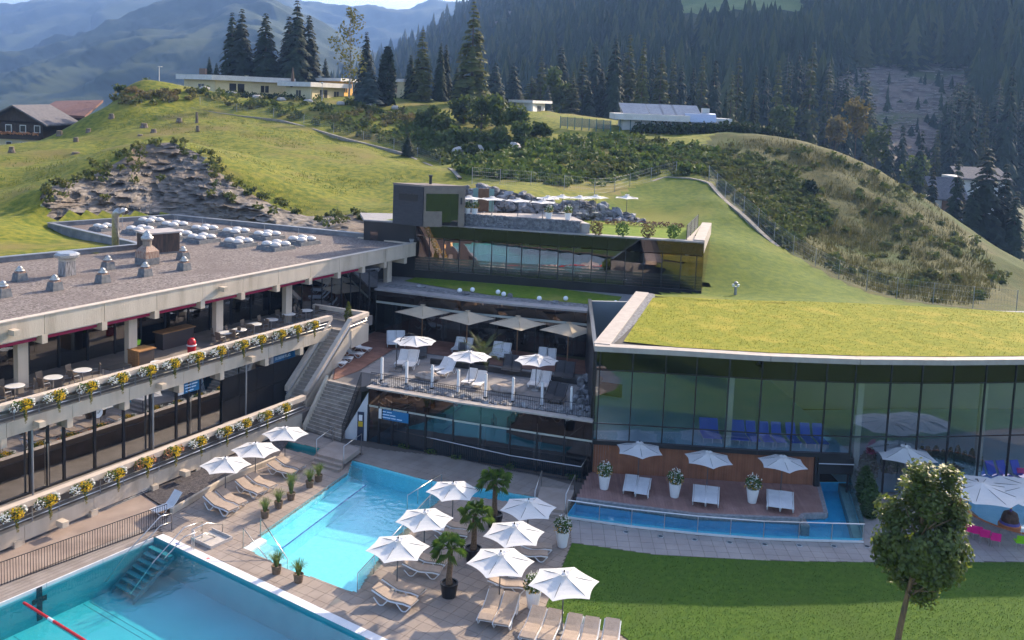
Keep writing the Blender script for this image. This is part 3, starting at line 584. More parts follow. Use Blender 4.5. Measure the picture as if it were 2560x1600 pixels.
def tile_floor(parent,poly,ang,size,gap,z,mat,limit=300,holes=(),center=(0,40)):
    ca,sa=math.cos(ang),math.sin(ang); Q=[(p[0]*ca+p[1]*sa,-p[0]*sa+p[1]*ca) for p in poly]; T=[]
    u0=min(q[0] for q in Q); u1=max(q[0] for q in Q); v0=min(q[1] for q in Q); v1=max(q[1] for q in Q); st_=size+gap; h=size/2; cut=[]
    u=u0+h
    while u<u1:
        v=v0+h
        while v<v1:
            c=(u*ca-v*sa,u*sa+v*ca); ok=True
            for du,dv in ((0,0),(-h,-h),(h,-h),(h,h),(-h,h)):
                x,y=(u+du*.92)*ca-(v+dv*.92)*sa,(u+du*.92)*sa+(v+dv*.92)*ca
                if not inpoly(x,y,poly) or any(inpoly(x,y,hh) for hh in holes): ok=False; break
            if ok: T.append(c)
            elif inpoly(c[0],c[1],poly) or any(inpoly((u+a*h)*ca-(v+b*h)*sa,(u+a*h)*sa+(v+b*h)*ca,poly) for a in (-1,1) for b in (-1,1)):
                e=size/5
                for i in range(5):
                    for j in range(5):
                        uu,vv=u-h+e*(i+.5),v-h+e*(j+.5); x,y=uu*ca-vv*sa,uu*sa+vv*ca
                        if inpoly(x,y,poly) and not any(inpoly(x,y,hh) for hh in holes): cut.append((x,y,e))
            v+=st_
        u+=st_
    T.sort(key=lambda c:np.hypot(c[0]-center[0],c[1]-center[1])); rest=MB(); me=MB().box((0,0,0),(size,size,.012)).mesh('tile',mat)
    for i,c in enumerate(T):
        x,y=proj((c[0],c[1],z)); seen=-30<x<2590 and y<1640
        if i<limit and seen:
            o=obj('tile',None,None,parent,data=me,world=True); o.location=(c[0],c[1],z+random.uniform(-.0012,.0012)); o.rotation_euler=(0,0,ang)
        else: rest.box((c[0],c[1],z+random.uniform(-.0012,.0012)),(size,size,.012),ang)
    for x,y,e in cut: rest.box((x,y,z),(e,e,.012),ang)
    if rest.v: obj('tile_field',rest,mat,parent,world=True,kind='stuff')
g_mid=GLASS('mid_glass',(.45,.49,.53),.11,bump=.04,bs=.4); g_band=GLASS('dark_band_glass',(.012,.011,.012),.10,bump=.12,bs=.45,rc=(.85,.75,.72))
g_top=GLASS('top_glass',(.36,.34,.32),.20,bump=.20,bs=.35,rc=(1,.88,.86)); g_right=GLASS('hall_glass',(.86,.89,.92),.13,bump=.03,bs=.3)
frost=GLASS('frosted_stripe',(.45,.55,.50),.10,rough=.2); coping=M('stone_coping',(.36,.31,.27),(.42,.37,.33),2,.8,space='World'); copgrey=M('grey_coping',(.25,.235,.235),(.30,.285,.28),2,.7,space='World')
palebeam=M('pale_beam',(.42,.43,.38),rough=.6); wallw=M('white_render',(.48,.49,.52),(.55,.56,.58),1,.85,space='World')
redwood=M('red_deck_wood',(.17,.075,.05),(.25,.12,.085),1.2,.7,space='World',rnd=.12,bump=.2,bs=30)
greytile=M('grey_paving',(.20,.185,.18),(.26,.24,.23),.9,.85,space='World',bump=.15,bs=40,rnd=.0)
lawnm=M('roof_lawn',(.10,.175,.012),(.17,.225,.02),2.2,.95,bump=.7,bs=22,c3=(.24,.24,.045),s3=.22,space='World',spec=.15)
darkrock=M('dark_gravel',(.09,.09,.095),(.24,.24,.25),5,.9,bump=.8,bs=10,space='World')
# ---- lower facade
K=[uz(923,963,3.8),uz(1147,1001,3.8),uz(1484,1049,3.8)]
mid=thing('terrace_building','dark glass building under the sun terrace with railing along its front','building',(K[0][0],K[0][1],0))
def Q(name,mb,mat,par=None,**k): return obj(name,mb,mat,par or mid,world=True,**k)
mpx=[925,950,981,1021,1063,1130,1197,1270,1341,1411,1483]; mp=[xat(K,x,1.) for x in mpx]; mp[0]=K[0][:2]; mp[-1]=K[-1][:2]
for a,b in zip(mp[:-1],mp[1:]):
    d=(b-a); Q('glass_pane',MB().wall(a+d*.02,b-d*.02,.03,-.6,2.38),g_mid); Q('band_panel',MB().wall(a+d*.008,b-d*.008,.05,2.5,3.69),g_band)
    Q('backing',MB().wall(a+np.array([.05,.2]),b+np.array([.05,.2]),.06,2.5,3.66),dark); Q('mullion',MB().wall(a-d/np.linalg.norm(d)*.05,a+d/np.linalg.norm(d)*.05,.16,-.6,2.5),frame)
    Q('pale_head',MB().wall(a,b,.10,2.385,2.495),palebeam)
for a,b in zip(K[:-1],K[1:]): Q('coping',MB().wall(a,b,.7,3.70,3.80),coping)
Kb=offs(K,9.); 
Q('pool_room_floor',flat(MB(),[p[:2] for p in K]+Kb[::-1],.02),M('pool_room_blue',(.08,.34,.48),(.11,.40,.54),.5,.15,space='World'))
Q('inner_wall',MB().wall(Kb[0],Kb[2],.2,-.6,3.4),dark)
for px in (1072,1204,1345): p=xat(offs(K,.9),px,1.); Q('pale_column',MB().box((p[0],p[1],1.0),(.42,.42,3.2),-.3),palebeam)
# side wall and blue door under the stair
SW0=np.array([*uz(856,1095,0)[:2]]); SW1=np.array(K[0][:2])+np.array([-.05,-.02])
Q('side_wall',MB().add([(SW0[0],SW0[1],-.2),(SW1[0],SW1[1],-.2),(SW1[0],SW1[1],3.3),(SW0[0]+.1,SW0[1]-.05,.35)],[(0,1,2,3)]),wallw)
dd=(SW1-SW0); Q('side_door',MB().wall(SW0+dd*.60,SW0+dd*.86,.08,-.2,1.95),M('door_blue',(.02,.03,.06),rough=.4))
nrm=np.array([dd[1],-dd[0]])/np.linalg.norm(dd)*.06
Q('door_notice',MB().wall(SW0+dd*.66+nrm,SW0+dd*.80+nrm,.01,1.35,1.75),white); Q('warning_plate',MB().wall(SW0+dd*.64+nrm,SW0+dd*.82+nrm,.01,.95,1.30),M('warning_yellow',(.55,.36,.02),rough=.6))
# entrance: banner and extinguisher
b0,b1=xat(K,951,2.),xat(K,1020,2.); ang=math.atan2(*(b1-b0)[::-1]); t=thing('entrance_banner','blue banner with white strip above the glass entrance door','sign',(b0[0]+.05,b0[1]-.12,1.72),ang); wd=float(np.linalg.norm(b1-b0))
obj('panel',MB().box((wd/2+.12,0,.33),(wd-.24,.04,.66)),blue,t); obj('white_strip',MB().box((.02,0,.33),(.2,.04,.66)),white,t)
for k,l in enumerate((((.10,.22),(.25,.42)),((.10,.34),(.36,.55)),((.10,.38),(.41,.56),(.60,.78)))):
    for u0,u1 in l: obj('text_line',MB().box((wd*(u0+u1)/2,-.025,.52-.19*k),(wd*(u1-u0),.008,.06)),signw,t)
p=xat(offs(K,.4),929,1.); t=thing('fire_extinguisher','red fire extinguisher behind the glass beside the entrance','extinguisher',(p[0],p[1],.75)); obj('bottle',MB().lathe([(.09,0),(.1,.05),(.1,.45),(.04,.55)],n=10),M('red_paint',(.4,.02,.02),rough=.4),t); obj('valve',MB().lathe([(.03,.55),(.03,.62)],n=6),frame,t)
# front railing with steel handrail
RL=[uz(981,1074,1.0),uz(1277,1139,1.0),uz(1453,1167,1.0)]; RE=uz(1481,1120,1.0)
rl=thing('light_well_railing','black bar railing with steel handrail in front of the dark glass','railing',(RL[0][0],RL[0][1],0))
bars=MB()
for a,b in zip(RL+[],RL[1:]+[RE]):
    n=max(2,int(np.linalg.norm(b-a)/.13))
    for k in range(n): p=lerp(a,b,k/n); bars.box((p[0],p[1],.48),(.018,.018,.96),-.3)
    obj('handrail',MB().tube([a,b],.026,6),steel,rl,world=True); obj('bottom_rail',MB().tube([a-np.array([0,0,.92]),b-np.array([0,0,.92])],.018,4),frame,rl,world=True)
obj('bars',bars,frame,rl,world=True)
# ---- sun terrace
TF=[uz(928,962,3.)[:2],K[1][:2],K[2][:2],uz(1484,905,Z_TER)[:2],uz(942,826,Z_TER)[:2],uz(880,850,Z_TER)[:2],uz(842,905,Z_TER)[:2],uz(822,950,Z_TER)[:2],uz(901,967,Z_TER)[:2]]
K2=[uz(942,722,Z_MID),uz(1200,753,Z_MID),uz(1536,784,Z_MID)]
ter=MB().prism(TF,Z_TER-.4,Z_TER-.02); sto=struct('sun_terrace',ter,M('grout',(.12,.11,.105),rough=.9))
cw=lambda x,y:(750+.3306*x,720+.3306*y)
WD=[uz(*cw(x,y),Z_TER)[:2] for x,y in ((520,328),(2228,545),(2228,664),(1540,594),(1090,512),(705,462),(440,628),(250,698),(290,500))]
WD[0]=TF[4]; WD[1]=TF[3]
AW=math.atan2(*(np.array(TF[3])-np.array(TF[4]))[::-1])
plank_floor(sto,WD,AW,.17,.012,Z_TER+.005,redwood)
TT=[uz(*cw(x,y),Z_TER)[:2] for x,y in ((455,632),(715,468),(1090,518),(1540,600),(2200,672),(2120,760),(2060,900),(620,660),(560,650))]
tile_floor(sto,TT,AW,.6,.015,Z_TER,greytile,limit=300,center=(-3,60))
# gravel and rocks behind the parapet
GV=[uz(*cw(x,y),Z_TER+.35)[:2] for x,y in ((535,690),(650,690),(1400,815),(2060,905),(2110,760),(2215,672),(2222,985)) ]
gv=MB(); flat(gv,[GV[0],GV[1],GV[2],GV[3],GV[4],GV[5],K[2][:2]+np.array([-.1,.1]),K[1][:2]+np.array([0,.3]),K[0][:2]+np.array([.2,.3])],Z_TER+.42); tag(obj('gravel_bed',gv,darkrock),None,None,None,'structure')
rk=[]; 
for i in range(7):
    q=MB().ball((0,0,0),(.34,.26,.22),7,5,.28); rk.append(q.mesh('rock',M('terrace_rock',(.10,.10,.105),(.30,.30,.31),3,.85,bump=.6,bs=8,rnd=.35)))
rocks=[]
for k in range(115):
    t_=k/115; p=along(offs(K,.75),t_)+rng.normal(0,.22,2); rocks.append((p[0],p[1]))
for k in range(38):
    p=lerp(uz(*cw(2215,680),3.4),uz(*cw(2090,960),3.4),rng.random())+np.append(rng.normal(0,.35,2),0); rocks.append((p[0],p[1]))
rr_=thing('rockery','row of dark broken rocks along the sun terrace parapet','rockery',(K[1][0],K[1][1],Z_TER+.42))
for k,(x,y) in enumerate(rocks):
    o=obj('rock',None,None,rr_,data=rk[k%7]); o.location=(x-K[1][0],y-K[1][1],.1+random.uniform(0,.12)); o.rotation_euler=(random.random(),random.random(),random.uniform(0,6)); s=random.uniform(.7,1.5); o.scale=(s,s,s)
# terrace parapet railing
tr=thing('terrace_railing','thin black bar railing along the edge of the sun terrace','railing',(K[0][0],K[0][1],3.8)); bars=MB(); KK=offs(K,.22)
for a,b in zip(KK[:-1],KK[1:]):
    a=np.append(a,0); b=np.append(b,0); n=int(np.linalg.norm(b-a)/.14)
    for k in range(n): p=lerp(a,b,k/n); bars.box((p[0],p[1],4.2),(.016,.016,.8),-.3)
    for z in (3.84,4.62): obj('rail',MB().tube([(a[0],a[1],z),(b[0],b[1],z)],.02,5),frame,tr,world=True)
obj('bars',bars,frame,tr,world=True)
# wide stair from the pool deck up to the terrace
T0,T1=uz(822,950,Z_TER),uz(901,967,Z_TER); B0,B1=uz(764,1074,0),uz(852,1103,0); NS=15
ws=thing('wide_stair','wide concrete stair from the pool deck up to the sun terrace','staircase',(B0[0],B0[1],0))
stc=M('worn_step',(.20,.165,.14),(.33,.285,.245),1.6,.85,space='World',bump=.2,bs=9)
for k in range(NS):
    z=Z_TER*(k+1)/NS; q=[lerp(B0,T0,k/NS)[:2],lerp(B1,T1,k/NS)[:2],T1[:2]+np.array([.05,.2]),T0[:2]+np.array([.05,.2])]
    obj('step',MB().prism(q,z-Z_TER/NS-.001*(k%2),z-.002),stc,ws,world=True); f_=lerp(B0,T0,(k+.45)/NS)[:2]; g_=lerp(B1,T1,(k+.45)/NS)[:2]; obj('lit_tread_strip',MB().prism([q[0],q[1],g_,f_],z-.001,z+.010),conc_cap,ws,world=True)  # added light strip on each tread, setting it off from the shaded riser
bars=MB(); 
for k in range(34):
    p=lerp(B1,T1,k/33)+np.array([.05,0,0]); zz=p[2]; bars.box((p[0],p[1],zz+.5),(.018,.018,1.0),-.5)
obj('bars',bars,frame,ws,world=True); obj('rail',MB().tube([B1+np.array([.05,0,1.]),T1+np.array([.05,0,1.])],.025,5),frame,ws,world=True)
obj('stair_cheek',MB().wall(B0-np.array([.12,0,0]),T0-np.array([.12,0,0]),.25,-.2,.35,z0b=-.2,z1b=Z_TER+.35),concrete,ws,world=True)
# ---- glass storey behind the sun terrace
up2=thing('sauna_glass_storey','dark glazed storey with planted roof behind the beige umbrellas','building',(K2[0][0],K2[0][1],Z_TER))
def U(name,mb,mat,par=None,**k): return obj(name,mb,mat,par or up2,world=True,**k)
N2=13; pts=[along([p[:2] for p in K2],k/N2) for k in range(N2+1)]
for a,b in zip(pts[:-1],pts[1:]):
    d=b-a; U('glass_pane',MB().wall(a+d*.015,b-d*.015,.03,Z_TER,5.5),g_mid); U('band_panel',MB().wall(a+d*.006,b-d*.006,.05,5.72,Z_MID-.13),g_band); U('backing',MB().wall(a+[.05,.2],b+[.05,.2],.06,5.72,Z_MID-.2),dark)
    U('mullion',MB().wall(a-d*.015,a+d*.015,.14,Z_TER,5.52),frame); U('pale_head',MB().wall(a,b,.09,5.53,5.70),palebeam)
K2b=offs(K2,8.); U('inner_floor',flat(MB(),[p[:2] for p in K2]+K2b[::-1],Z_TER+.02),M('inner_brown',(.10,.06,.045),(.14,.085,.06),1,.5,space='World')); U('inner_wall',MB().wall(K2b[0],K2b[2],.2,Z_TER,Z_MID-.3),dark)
for k in range(5): p=along(offs(K2,1.),.08+.21*k); U('pale_column',MB().box((p[0],p[1],4.3),(.4,.4,2.6),-.3),palebeam)
R2=[p[:2] for p in K2]+[uz(1600,735,Z_MID)[:2],uz(1752,741,Z_MID)[:2]+np.array([2,2]),uz(1034,690,Z_MID)[:2]+np.array([-1,3]),uz(942,700,Z_MID)[:2]]
U('roof_slab',MB().prism(R2,Z_MID-.4,Z_MID-.02),copgrey)
for a,b in zip(K2[:-1],K2[1:]): U('coping',MB().wall(a[:2]+np.array([0,.45]),b[:2]+np.array([0,.45]),1.1,Z_MID-.12,Z_MID+.03),copgrey)
G1=offs(K2,1.05); G2=offs(K2,2.5)
gm=MB(); flat(gm,[*G1,*G2[::-1]],Z_MID+.012); tag(obj('gravel_strip',gm,darkrock),None,None,None,'structure')
l2=[uz(1010,703,Z_MID)[:2],G2[1],G2[2]+np.array([-.4,0]),uz(1560,752,Z_MID)[:2]+np.array([0,1.5]),uz(1300,712,Z_MID)[:2]+np.array([0,.3]),uz(1040,694,Z_MID)[:2]]
lm_=MB(); flat(lm_,l2,Z_MID+.03); tag(obj('roof_lawn_strip',lm_,lawnm),None,None,None,'structure')
lam=M('globe_lamp',(.82,.82,.84),rough=.35); gme=MB().ball((0,0,.2),.2,14,10).mesh('globe',lam,True); bme=MB().lathe([(.09,0),(.07,.05)],n=10).mesh('foot',frame)
for i,(px,py) in enumerate(((1149,732),(1181,730),(1245,736),(1259,741),(1348,752),(1414,752),(1539,763))):
    t=thing('globe_lamp','%s white globe lamp from the left on the planted roof strip'%ORD[i],'lamp',uz(px,py,Z_MID+.03),0,'globe lamps on the planted roof'); obj('globe',None,None,t,data=gme); obj('foot',None,None,t,data=bme)
# stones in the gravel strip
for i,(px,py) in enumerate(((1052,716),(1165,735),(1275,740),(1390,757),(1555,768))):
    o=solo('garden_stone',None,None,'%s dark stone from the left in the roof gravel strip'%ORD[i],'stone',uz(px,py,Z_MID+.05),random.uniform(0,3),'stones in the roof gravel',data=rk[i]); o.scale=(1.3,1.0,.9)
# ---- upper glass building
K3=[uz(911,549,Z_TOP),uz(1040,558,Z_TOP),uz(1150,565,Z_TOP),uz(1452,585,Z_TOP),uz(1760,605,Z_TOP)]
u3=thing('upper_glass_building','long two-tone glass pavilion with mirror band under the roof terrace','building',(K3[2][0],K3[2][1],Z_MID))
def V(name,mb,mat,par=None,**k): return obj(name,mb,mat,par or u3,world=True,**k)
px3=[1038,1074,1111,1150,1188,1229,1267,1308,1350,1393,1435,1477,1521,1565,1610,1653,1700,1745,1758]; p3=[xat(K3,x,10.) for x in px3]; p3[-1]=K3[-1][:2]
for a,b in zip(p3[:-1],p3[1:]):
    d=b-a; V('glass_pane',MB().wall(a+d*.02,b-d*.02,.03,7.45,10.35),g_top); V('mirror_band',MB().wall(a+d*.004,b-d*.004,.05,10.42,Z_TOP-.10),g_band); V('backing',MB().wall(a+[.05,.25],b+[.05,.25],.06,10.42,Z_TOP-.15),dark)
    V('mullion',MB().wall(a-d/np.linalg.norm(d)*.04,a+d/np.linalg.norm(d)*.04,.12,7.4,10.42),frame); V('plinth',MB().wall(a,b,.2,Z_MID-.1,7.44),blackm)
    for k in range(5): V('frosted_stripe',MB().wall(a+d*.03+[0,-.03],b-d*.03+[0,-.03],.012,7.5+.24*k,7.67+.24*k),frost)
V('black_wall',MB().wall(K3[0][:2],p3[0],.2,Z_MID-.1,Z_TOP-.1),blackm)
a=xat(K3,925,9.); b=xat(K3,944,9.); V('side_window',MB().wall(a+[0,-.13],b+[0,-.13],.04,9.2,10.6),g_top)
for a,b in zip(K3[:-1],K3[1:]): V('roof_edge',MB().wall(a[:2]+np.array([0,.25]),b[:2]+np.array([0,.25]),.75,Z_TOP-.10,Z_TOP+.02),copgrey)
RC=uz(1776,560,Z_TOP); V('side_coping',MB().wall(K3[-1][:2]+np.array([-.35,.3]),RC[:2]+np.array([-.35,0]),.9,Z_TOP-.95,Z_TOP+.12),coping); V('side_glass',MB().wall(K3[-1][:2],RC[:2],.1,7.0,Z_TOP-.96),g_top)
K3b=offs(K3,6.5); V('inner_floor',flat(MB(),[p[:2] for p in K3]+K3b[::-1],7.45),M('inner_warm',(.16,.10,.075),(.24,.15,.11),.8,.4,space='World')); V('inner_wall',MB().wall(K3b[0],K3b[-1],.2,Z_MID,Z_TOP-.3),M('inner_wall_brown',(.10,.06,.05),(.05,.035,.03),.3,.8,space='World'))
for px,w_,c in ((1085,1.6,(.35,.16,.04)),(1175,2.2,(.30,.15,.05)),(1330,2.6,(.22,.13,.07)),(1450,1.5,(.20,.14,.09)),(1690,2.5,(.30,.20,.06))):
    p=xat(offs(K3,4.),px,9.); V('timber_partition',MB().box((p[0],p[1],8.6),(w_,.15,2.3),-.25),M('partition_%d'%px,c,rough=.6))
for k in range(6): p=along(offs(K3,1.2),.18+.155*k); V('pale_column',MB().box((p[0],p[1],8.9),(.3,.3,3.0),-.2),palebeam)
lampm=bpy.data.materials.new('lamp_glow'); lampm.use_nodes=True; lb_=lampm.node_tree.nodes['Principled BSDF']; lb_.inputs['Emission Color'].default_value=(1,.55,.2,1); lb_.inputs['Emission Strength'].default_value=3
for px,py in ((1112,616),(1129,611)):
    p=uplane(px,py,(K3[2][0],K3[2][1]+1.6,0),(0.25,1,0)); V('pendant_lamp',MB().box(p,(.18,.18,.34)),lampm)
V('roof_slab',MB().prism([p[:2] for p in K3]+[RC[:2]]+[p[:2] for p in TB[::-1]],Z_TOP-.3,Z_TOP-.06),copgrey)
LT=[uz(1454,586,Z_TOP)[:2]+np.array([0,.6]),uz(1716,602,Z_TOP)[:2]+np.array([0,.6]),uz(1732,575,Z_TOP)[:2],uz(1690,566,Z_TOP)[:2],uz(1560,553,Z_TOP)[:2],uz(1460,548,Z_TOP)[:2]]
tm=MB(); flat(tm,LT,Z_TOP+.01); tag(obj('terrace_lawn',tm,lawnm),None,None,None,'structure')
ls=[uz(960,552,Z_TOP)[:2]+np.array([0,.5]),uz(1066,560,Z_TOP)[:2]+np.array([0,.5]),uz(1066,545,Z_TOP)[:2],uz(1020,541,Z_TOP)[:2]]
tm=MB(); flat(tm,ls,Z_TOP+.01); tag(obj('terrace_lawn_corner',tm,lawnm),None,None,None,'structure')
# side path, railing on the right of the roof terrace
sp_=[uz(1716,603,Z_TOP)[:2]+np.array([.1,.6]),K3[-1][:2]+np.array([-.95,.5]),RC[:2]+np.array([-.95,-.5]),uz(1740,575,Z_TOP)[:2]]
tm=MB(); flat(tm,sp_,Z_TOP+.02); tag(obj('roof_path',tm,coping),None,None,None,'structure')
ra,rb_=uz(1716,600,Z_TOP),uz(1744,570,Z_TOP); t=thing('slatted_railing','dark slatted metal railing at the right end of the roof terrace','railing',ra)
for k in range(6): obj('slat',MB().wall(ra[:2],rb_[:2],.03,Z_TOP+.15+k*.2,Z_TOP+.27+k*.2),M('slat_grey',(.05,.055,.065),rough=.5),t,world=True)
for k in range(4): p=lerp(ra,rb_,k/3); obj('post',MB().box((p[0],p[1],Z_TOP+.65),(.05,.05,1.3)),frame,t,world=True)
# gabion wall filled with stones
ga,gb_=uz(1068,560,Z_TOP),uz(1452,585,Z_TOP); GA=[ga[:2]+np.array([0,.75]),K3[2][:2]+np.array([0,.75]),gb_[:2]+np.array([0,.75])]
ZG=12.62; gw=thing('gabion_wall','long wire gabion wall packed with grey slate stones on the roof edge','wall',(GA[1][0],GA[1][1],Z_TOP))
for a,b in zip(GA[:-1],GA[1:]): obj('core',MB().wall(a,b,.5,Z_TOP,ZG-.05),darkrock,gw,world=True)
big=MB(); cnt=0; GL=sum(np.linalg.norm(GA[i+1]-GA[i]) for i in range(2))
for k in range(2600):
    q=along(GA,rng.random()); z=Z_TOP+.03+rng.random()*(ZG-Z_TOP); top=rng.random()<.18
    if top: p=(q[0],q[1]+rng.uniform(-.28,.28),ZG-.04)
    else: p=(q[0]-.07,q[1]-.28,z)
    big.ball(p,(rng.uniform(.05,.12),.06,rng.uniform(.03,.07)),5,4,.3)
obj('slate_fill',big,M('slate_stone',(.10,.105,.12),(.26,.265,.28),3.5,.8,space='World'),gw,world=True,kind='stuff')
# raised paved terrace behind the gabion
ZP=12.45; PV=[GA[0],GA[1],GA[2],uz(1475,560,ZP)[:2],uz(1640,565,ZP-.6)[:2],uz(1640,555,ZP-.6)[:2],uz(1420,536,ZP)[:2],uz(1170,531,ZP)[:2],uz(1062,530,ZP)[:2]]
struct('upper_terrace',MB().prism([PV[0],PV[1],PV[2],PV[3],PV[6],PV[7],PV[8]],Z_TOP,ZP),M('upper_paving',(.34,.30,.28),(.40,.36,.33),1.5,.8,space='World'))
# small sauna house
c0,lf,rg_=uz(1058,555,12.),uz(983,547,12.),uz(1160,546,12.35); rg_[2]=12.; bk_=lf+rg_-c0; SH=3.05
sh=thing('sauna_cabin','small dark grey flat-roofed cabin with big corner window on the roof terrace','cabin',c0)
dg=M('cabin_grey',(.035,.034,.040),(.048,.047,.053),2,.7,space='World',stretch=(1,1,6)); bg_=M('cabin_beige',(.17,.14,.115),(.21,.175,.145),2,.8,space='World')
obj('left_wall',MB().wall(lf,c0,.2,Z_TOP,12+SH),dg,sh,world=True); obj('back_wall',MB().wall(lf,bk_,.2,Z_TOP,12+SH),dg,sh,world=True); obj('rear_wall',MB().wall(bk_,rg_,.2,Z_TOP,12+SH),dg,sh,world=True)
d=rg_-c0
for t0,t1,z0,z1 in ((0,.05,Z_TOP,12+SH-.01),(.85,1,Z_TOP,12+SH-.01),(.05,.85,12+SH-.55,12+SH-.01),(.05,.45,Z_TOP,12+.95)): obj('front_frame',MB().wall(c0+d*t0,c0+d*t1,.24,z0,z1),bg_,sh,world=True)
obj('inner_back',MB().wall(c0+d*.02+np.array([0,.8,0]),c0+d*.98+np.array([0,.8,0]),.1,Z_TOP,12+SH-.1),dark,sh,world=True); obj('front_glass',MB().wall(c0+d*.05,c0+d*.85,.05,12+.95,12+SH-.56),g_mid,sh,world=True); obj('front_door',MB().wall(c0+d*.45,c0+d*.85,.06,12.,12+.94),g_mid,sh,world=True)
dl=c0-lf; w2=obj('slot_window',MB().wall(lf+dl*.2,lf+dl*.82,.26,12+1.75,12+2.35),blackm,sh,world=True)
obj('roof_slab',MB().prism([lf[:2]+np.array([-.1,-.05]),c0[:2]+np.array([0,-.15]),rg_[:2]+np.array([.1,-.05]),bk_[:2]],12+SH,12+SH+.16),M('cabin_roof',(.20,.16,.14),rough=.8),sh,world=True)
fl_=lerp(c0,bk_,.6); obj('flue',MB().lathe([(.13,0),(.13,.7),(.18,.72),(.18,.85)],(fl_[0],fl_[1],12+SH+.1),n=10),frame,sh,world=True)
obj('cabin_lamp',MB().wall(c0+d*.90+np.array([0,-.14,0]),c0+d*.94+np.array([0,-.14,0]),.06,12+1.6,12+2.2),frame,sh,world=True)
t=thing('service_cabinet','grey metal cabinet standing on the roof edge beside the cabin','cabinet',uz(1000,552,Z_TOP),-.2); obj('body',MB().box((0,0,.65),(1.1,.6,1.3)),M('cabinet_grey',(.16,.17,.19),rough=.5),t); obj('door',MB().box((.15,-.31,.65),(.5,.02,1.2)),M('cabinet_door',(.20,.21,.23),rough=.45),t)
# ================================================================ RIGHT HALL with grass roof
KR=[uz(x,y,Z_RR) for x,y in ((1487,863),(1693,874),(1926,888),(2148,896),(2370,898),(2600,896))]; KR.append(KR[-1]+np.array([14,1.5,0]))
rh=thing('grass_roofed_hall','large glass bathing hall with bright grass roof and beige roof edge','building',(KR[0][0],KR[0][1],0))
def W(name,mb,mat,par=None,**k): return obj(name,mb,mat,par or rh,world=True,**k)
RL0=uz(1606,731,Z_RR)
for a,b in zip(KR[:-1],KR[1:]): W('roof_edge',MB().wall(a[:2]+np.array([0,.15]),b[:2]+np.array([0,.15]),.75,Z_RR-.32,Z_RR),coping)
W('roof_edge_side',MB().wall(KR[0][:2]+np.array([.45,.3]),RL0[:2],1.0,Z_RR-.3,Z_RR+.04),coping)
gr_=MB(); flat(gr_,[KR[0][:2]+np.array([1.0,.5]),uz(1500,862,Z_RR)[:2]+np.array([.9,.5]),uz(1640,760,Z_RR)[:2],RL0[:2]+np.array([.9,-.3]),RL0[:2]+np.array([.4,0])],Z_RR-.02); W('gravel_margin',gr_,darkrock)
LR=[uz(1560,858,Z_RR)[:2]+np.array([0,.3]),*[k[:2]+np.array([0,.5]) for k in KR[1:]],RBK[-1][:2]+np.array([14,0]),*[p[:2]+np.array([0,.4]) for p in RBK[::-1]]]
LR[-1]=uz(1632,745,Z_RR)[:2]
rl_=MB(); flat(rl_,LR,Z_RR+.03); tag(obj('roof_meadow',rl_,M('roof_meadow_grass',(.165,.185,.010),(.245,.235,.017),1.8,.95,bump=.8,bs=14,c3=(.30,.26,.03),s3=.45,space='World',spec=.15)),None,None,None,'structure')
W('roof_slab',MB().prism([k[:2]+np.array([0,.2]) for k in KR]+[p[:2] for p in RBK[::-1]],Z_RR-.6,Z_RR-.05),dark)
pxr=[1489,1500,1581,1660,1739,1819,1902,1984,2065,2136,2225,2303,2381,2459,2535,2610,2690]; pr=[xat(KR,x,6.) for x in pxr]
for i,(a,b) in enumerate(zip(pr[:-1],pr[1:])):
    d=b-a; n=d/np.linalg.norm(d)*.035; low=pxr[i]>=2130; zb=.1 if low else 2.55
    W('band_pane',MB().wall(a+n,b-n,.03,6.95,Z_RR-.33),g_band); W('backing',MB().wall(a+[0,.25],b+[0,.25],.05,6.95,Z_RR-.4),dark)
    W('glass_pane',MB().wall(a+n,b-n,.03,3.62,6.88),g_right); W('glass_pane',MB().wall(a+n,b-n,.03,zb,3.55),g_right)
    W('mullion',MB().wall(a-n,a+n,.14,zb,Z_RR-.33),frame)
    for z in (6.885,3.555): W('transom',MB().wall(a+n,b-n,.09,z,z+.06),frame)
    if not low: W('sill_beam',MB().wall(a,b,.25,2.28,2.54),frame)
KRb=offs(KR,15.); fl1=[p[:2] for p in KR[:4]]+KRb[:4][::-1]; fl2=[p[:2] for p in KR[3:]]+KRb[3:][::-1]
W('hall_floor',flat(MB(),fl1,2.5),M('hall_floor',(.22,.52,.64),(.34,.58,.66),.4,.3,space='World')); W('hall_floor',flat(MB(),fl2,.12),M('hall_floor2',(.24,.46,.54),(.36,.50,.55),.4,.3,space='World'))
W('hall_back_wall',MB().wall(KRb[0],KRb[-1],.3,-.2,Z_RR-.5),M('hall_back',(.22,.24,.26),(.30,.31,.31),.2,.8,space='World')); W('hall_side_wall',MB().wall(KR[0][:2]+np.array([.1,.2]),KRb[0],.25,-.2,Z_RR-.35),blackm)
for px in (1492,1822,2148,2455): p=xat(offs(KR,.7),px,5.); W('hall_column',MB().box((p[0],p[1],4.),(.35,.35,8.)),palebeam)
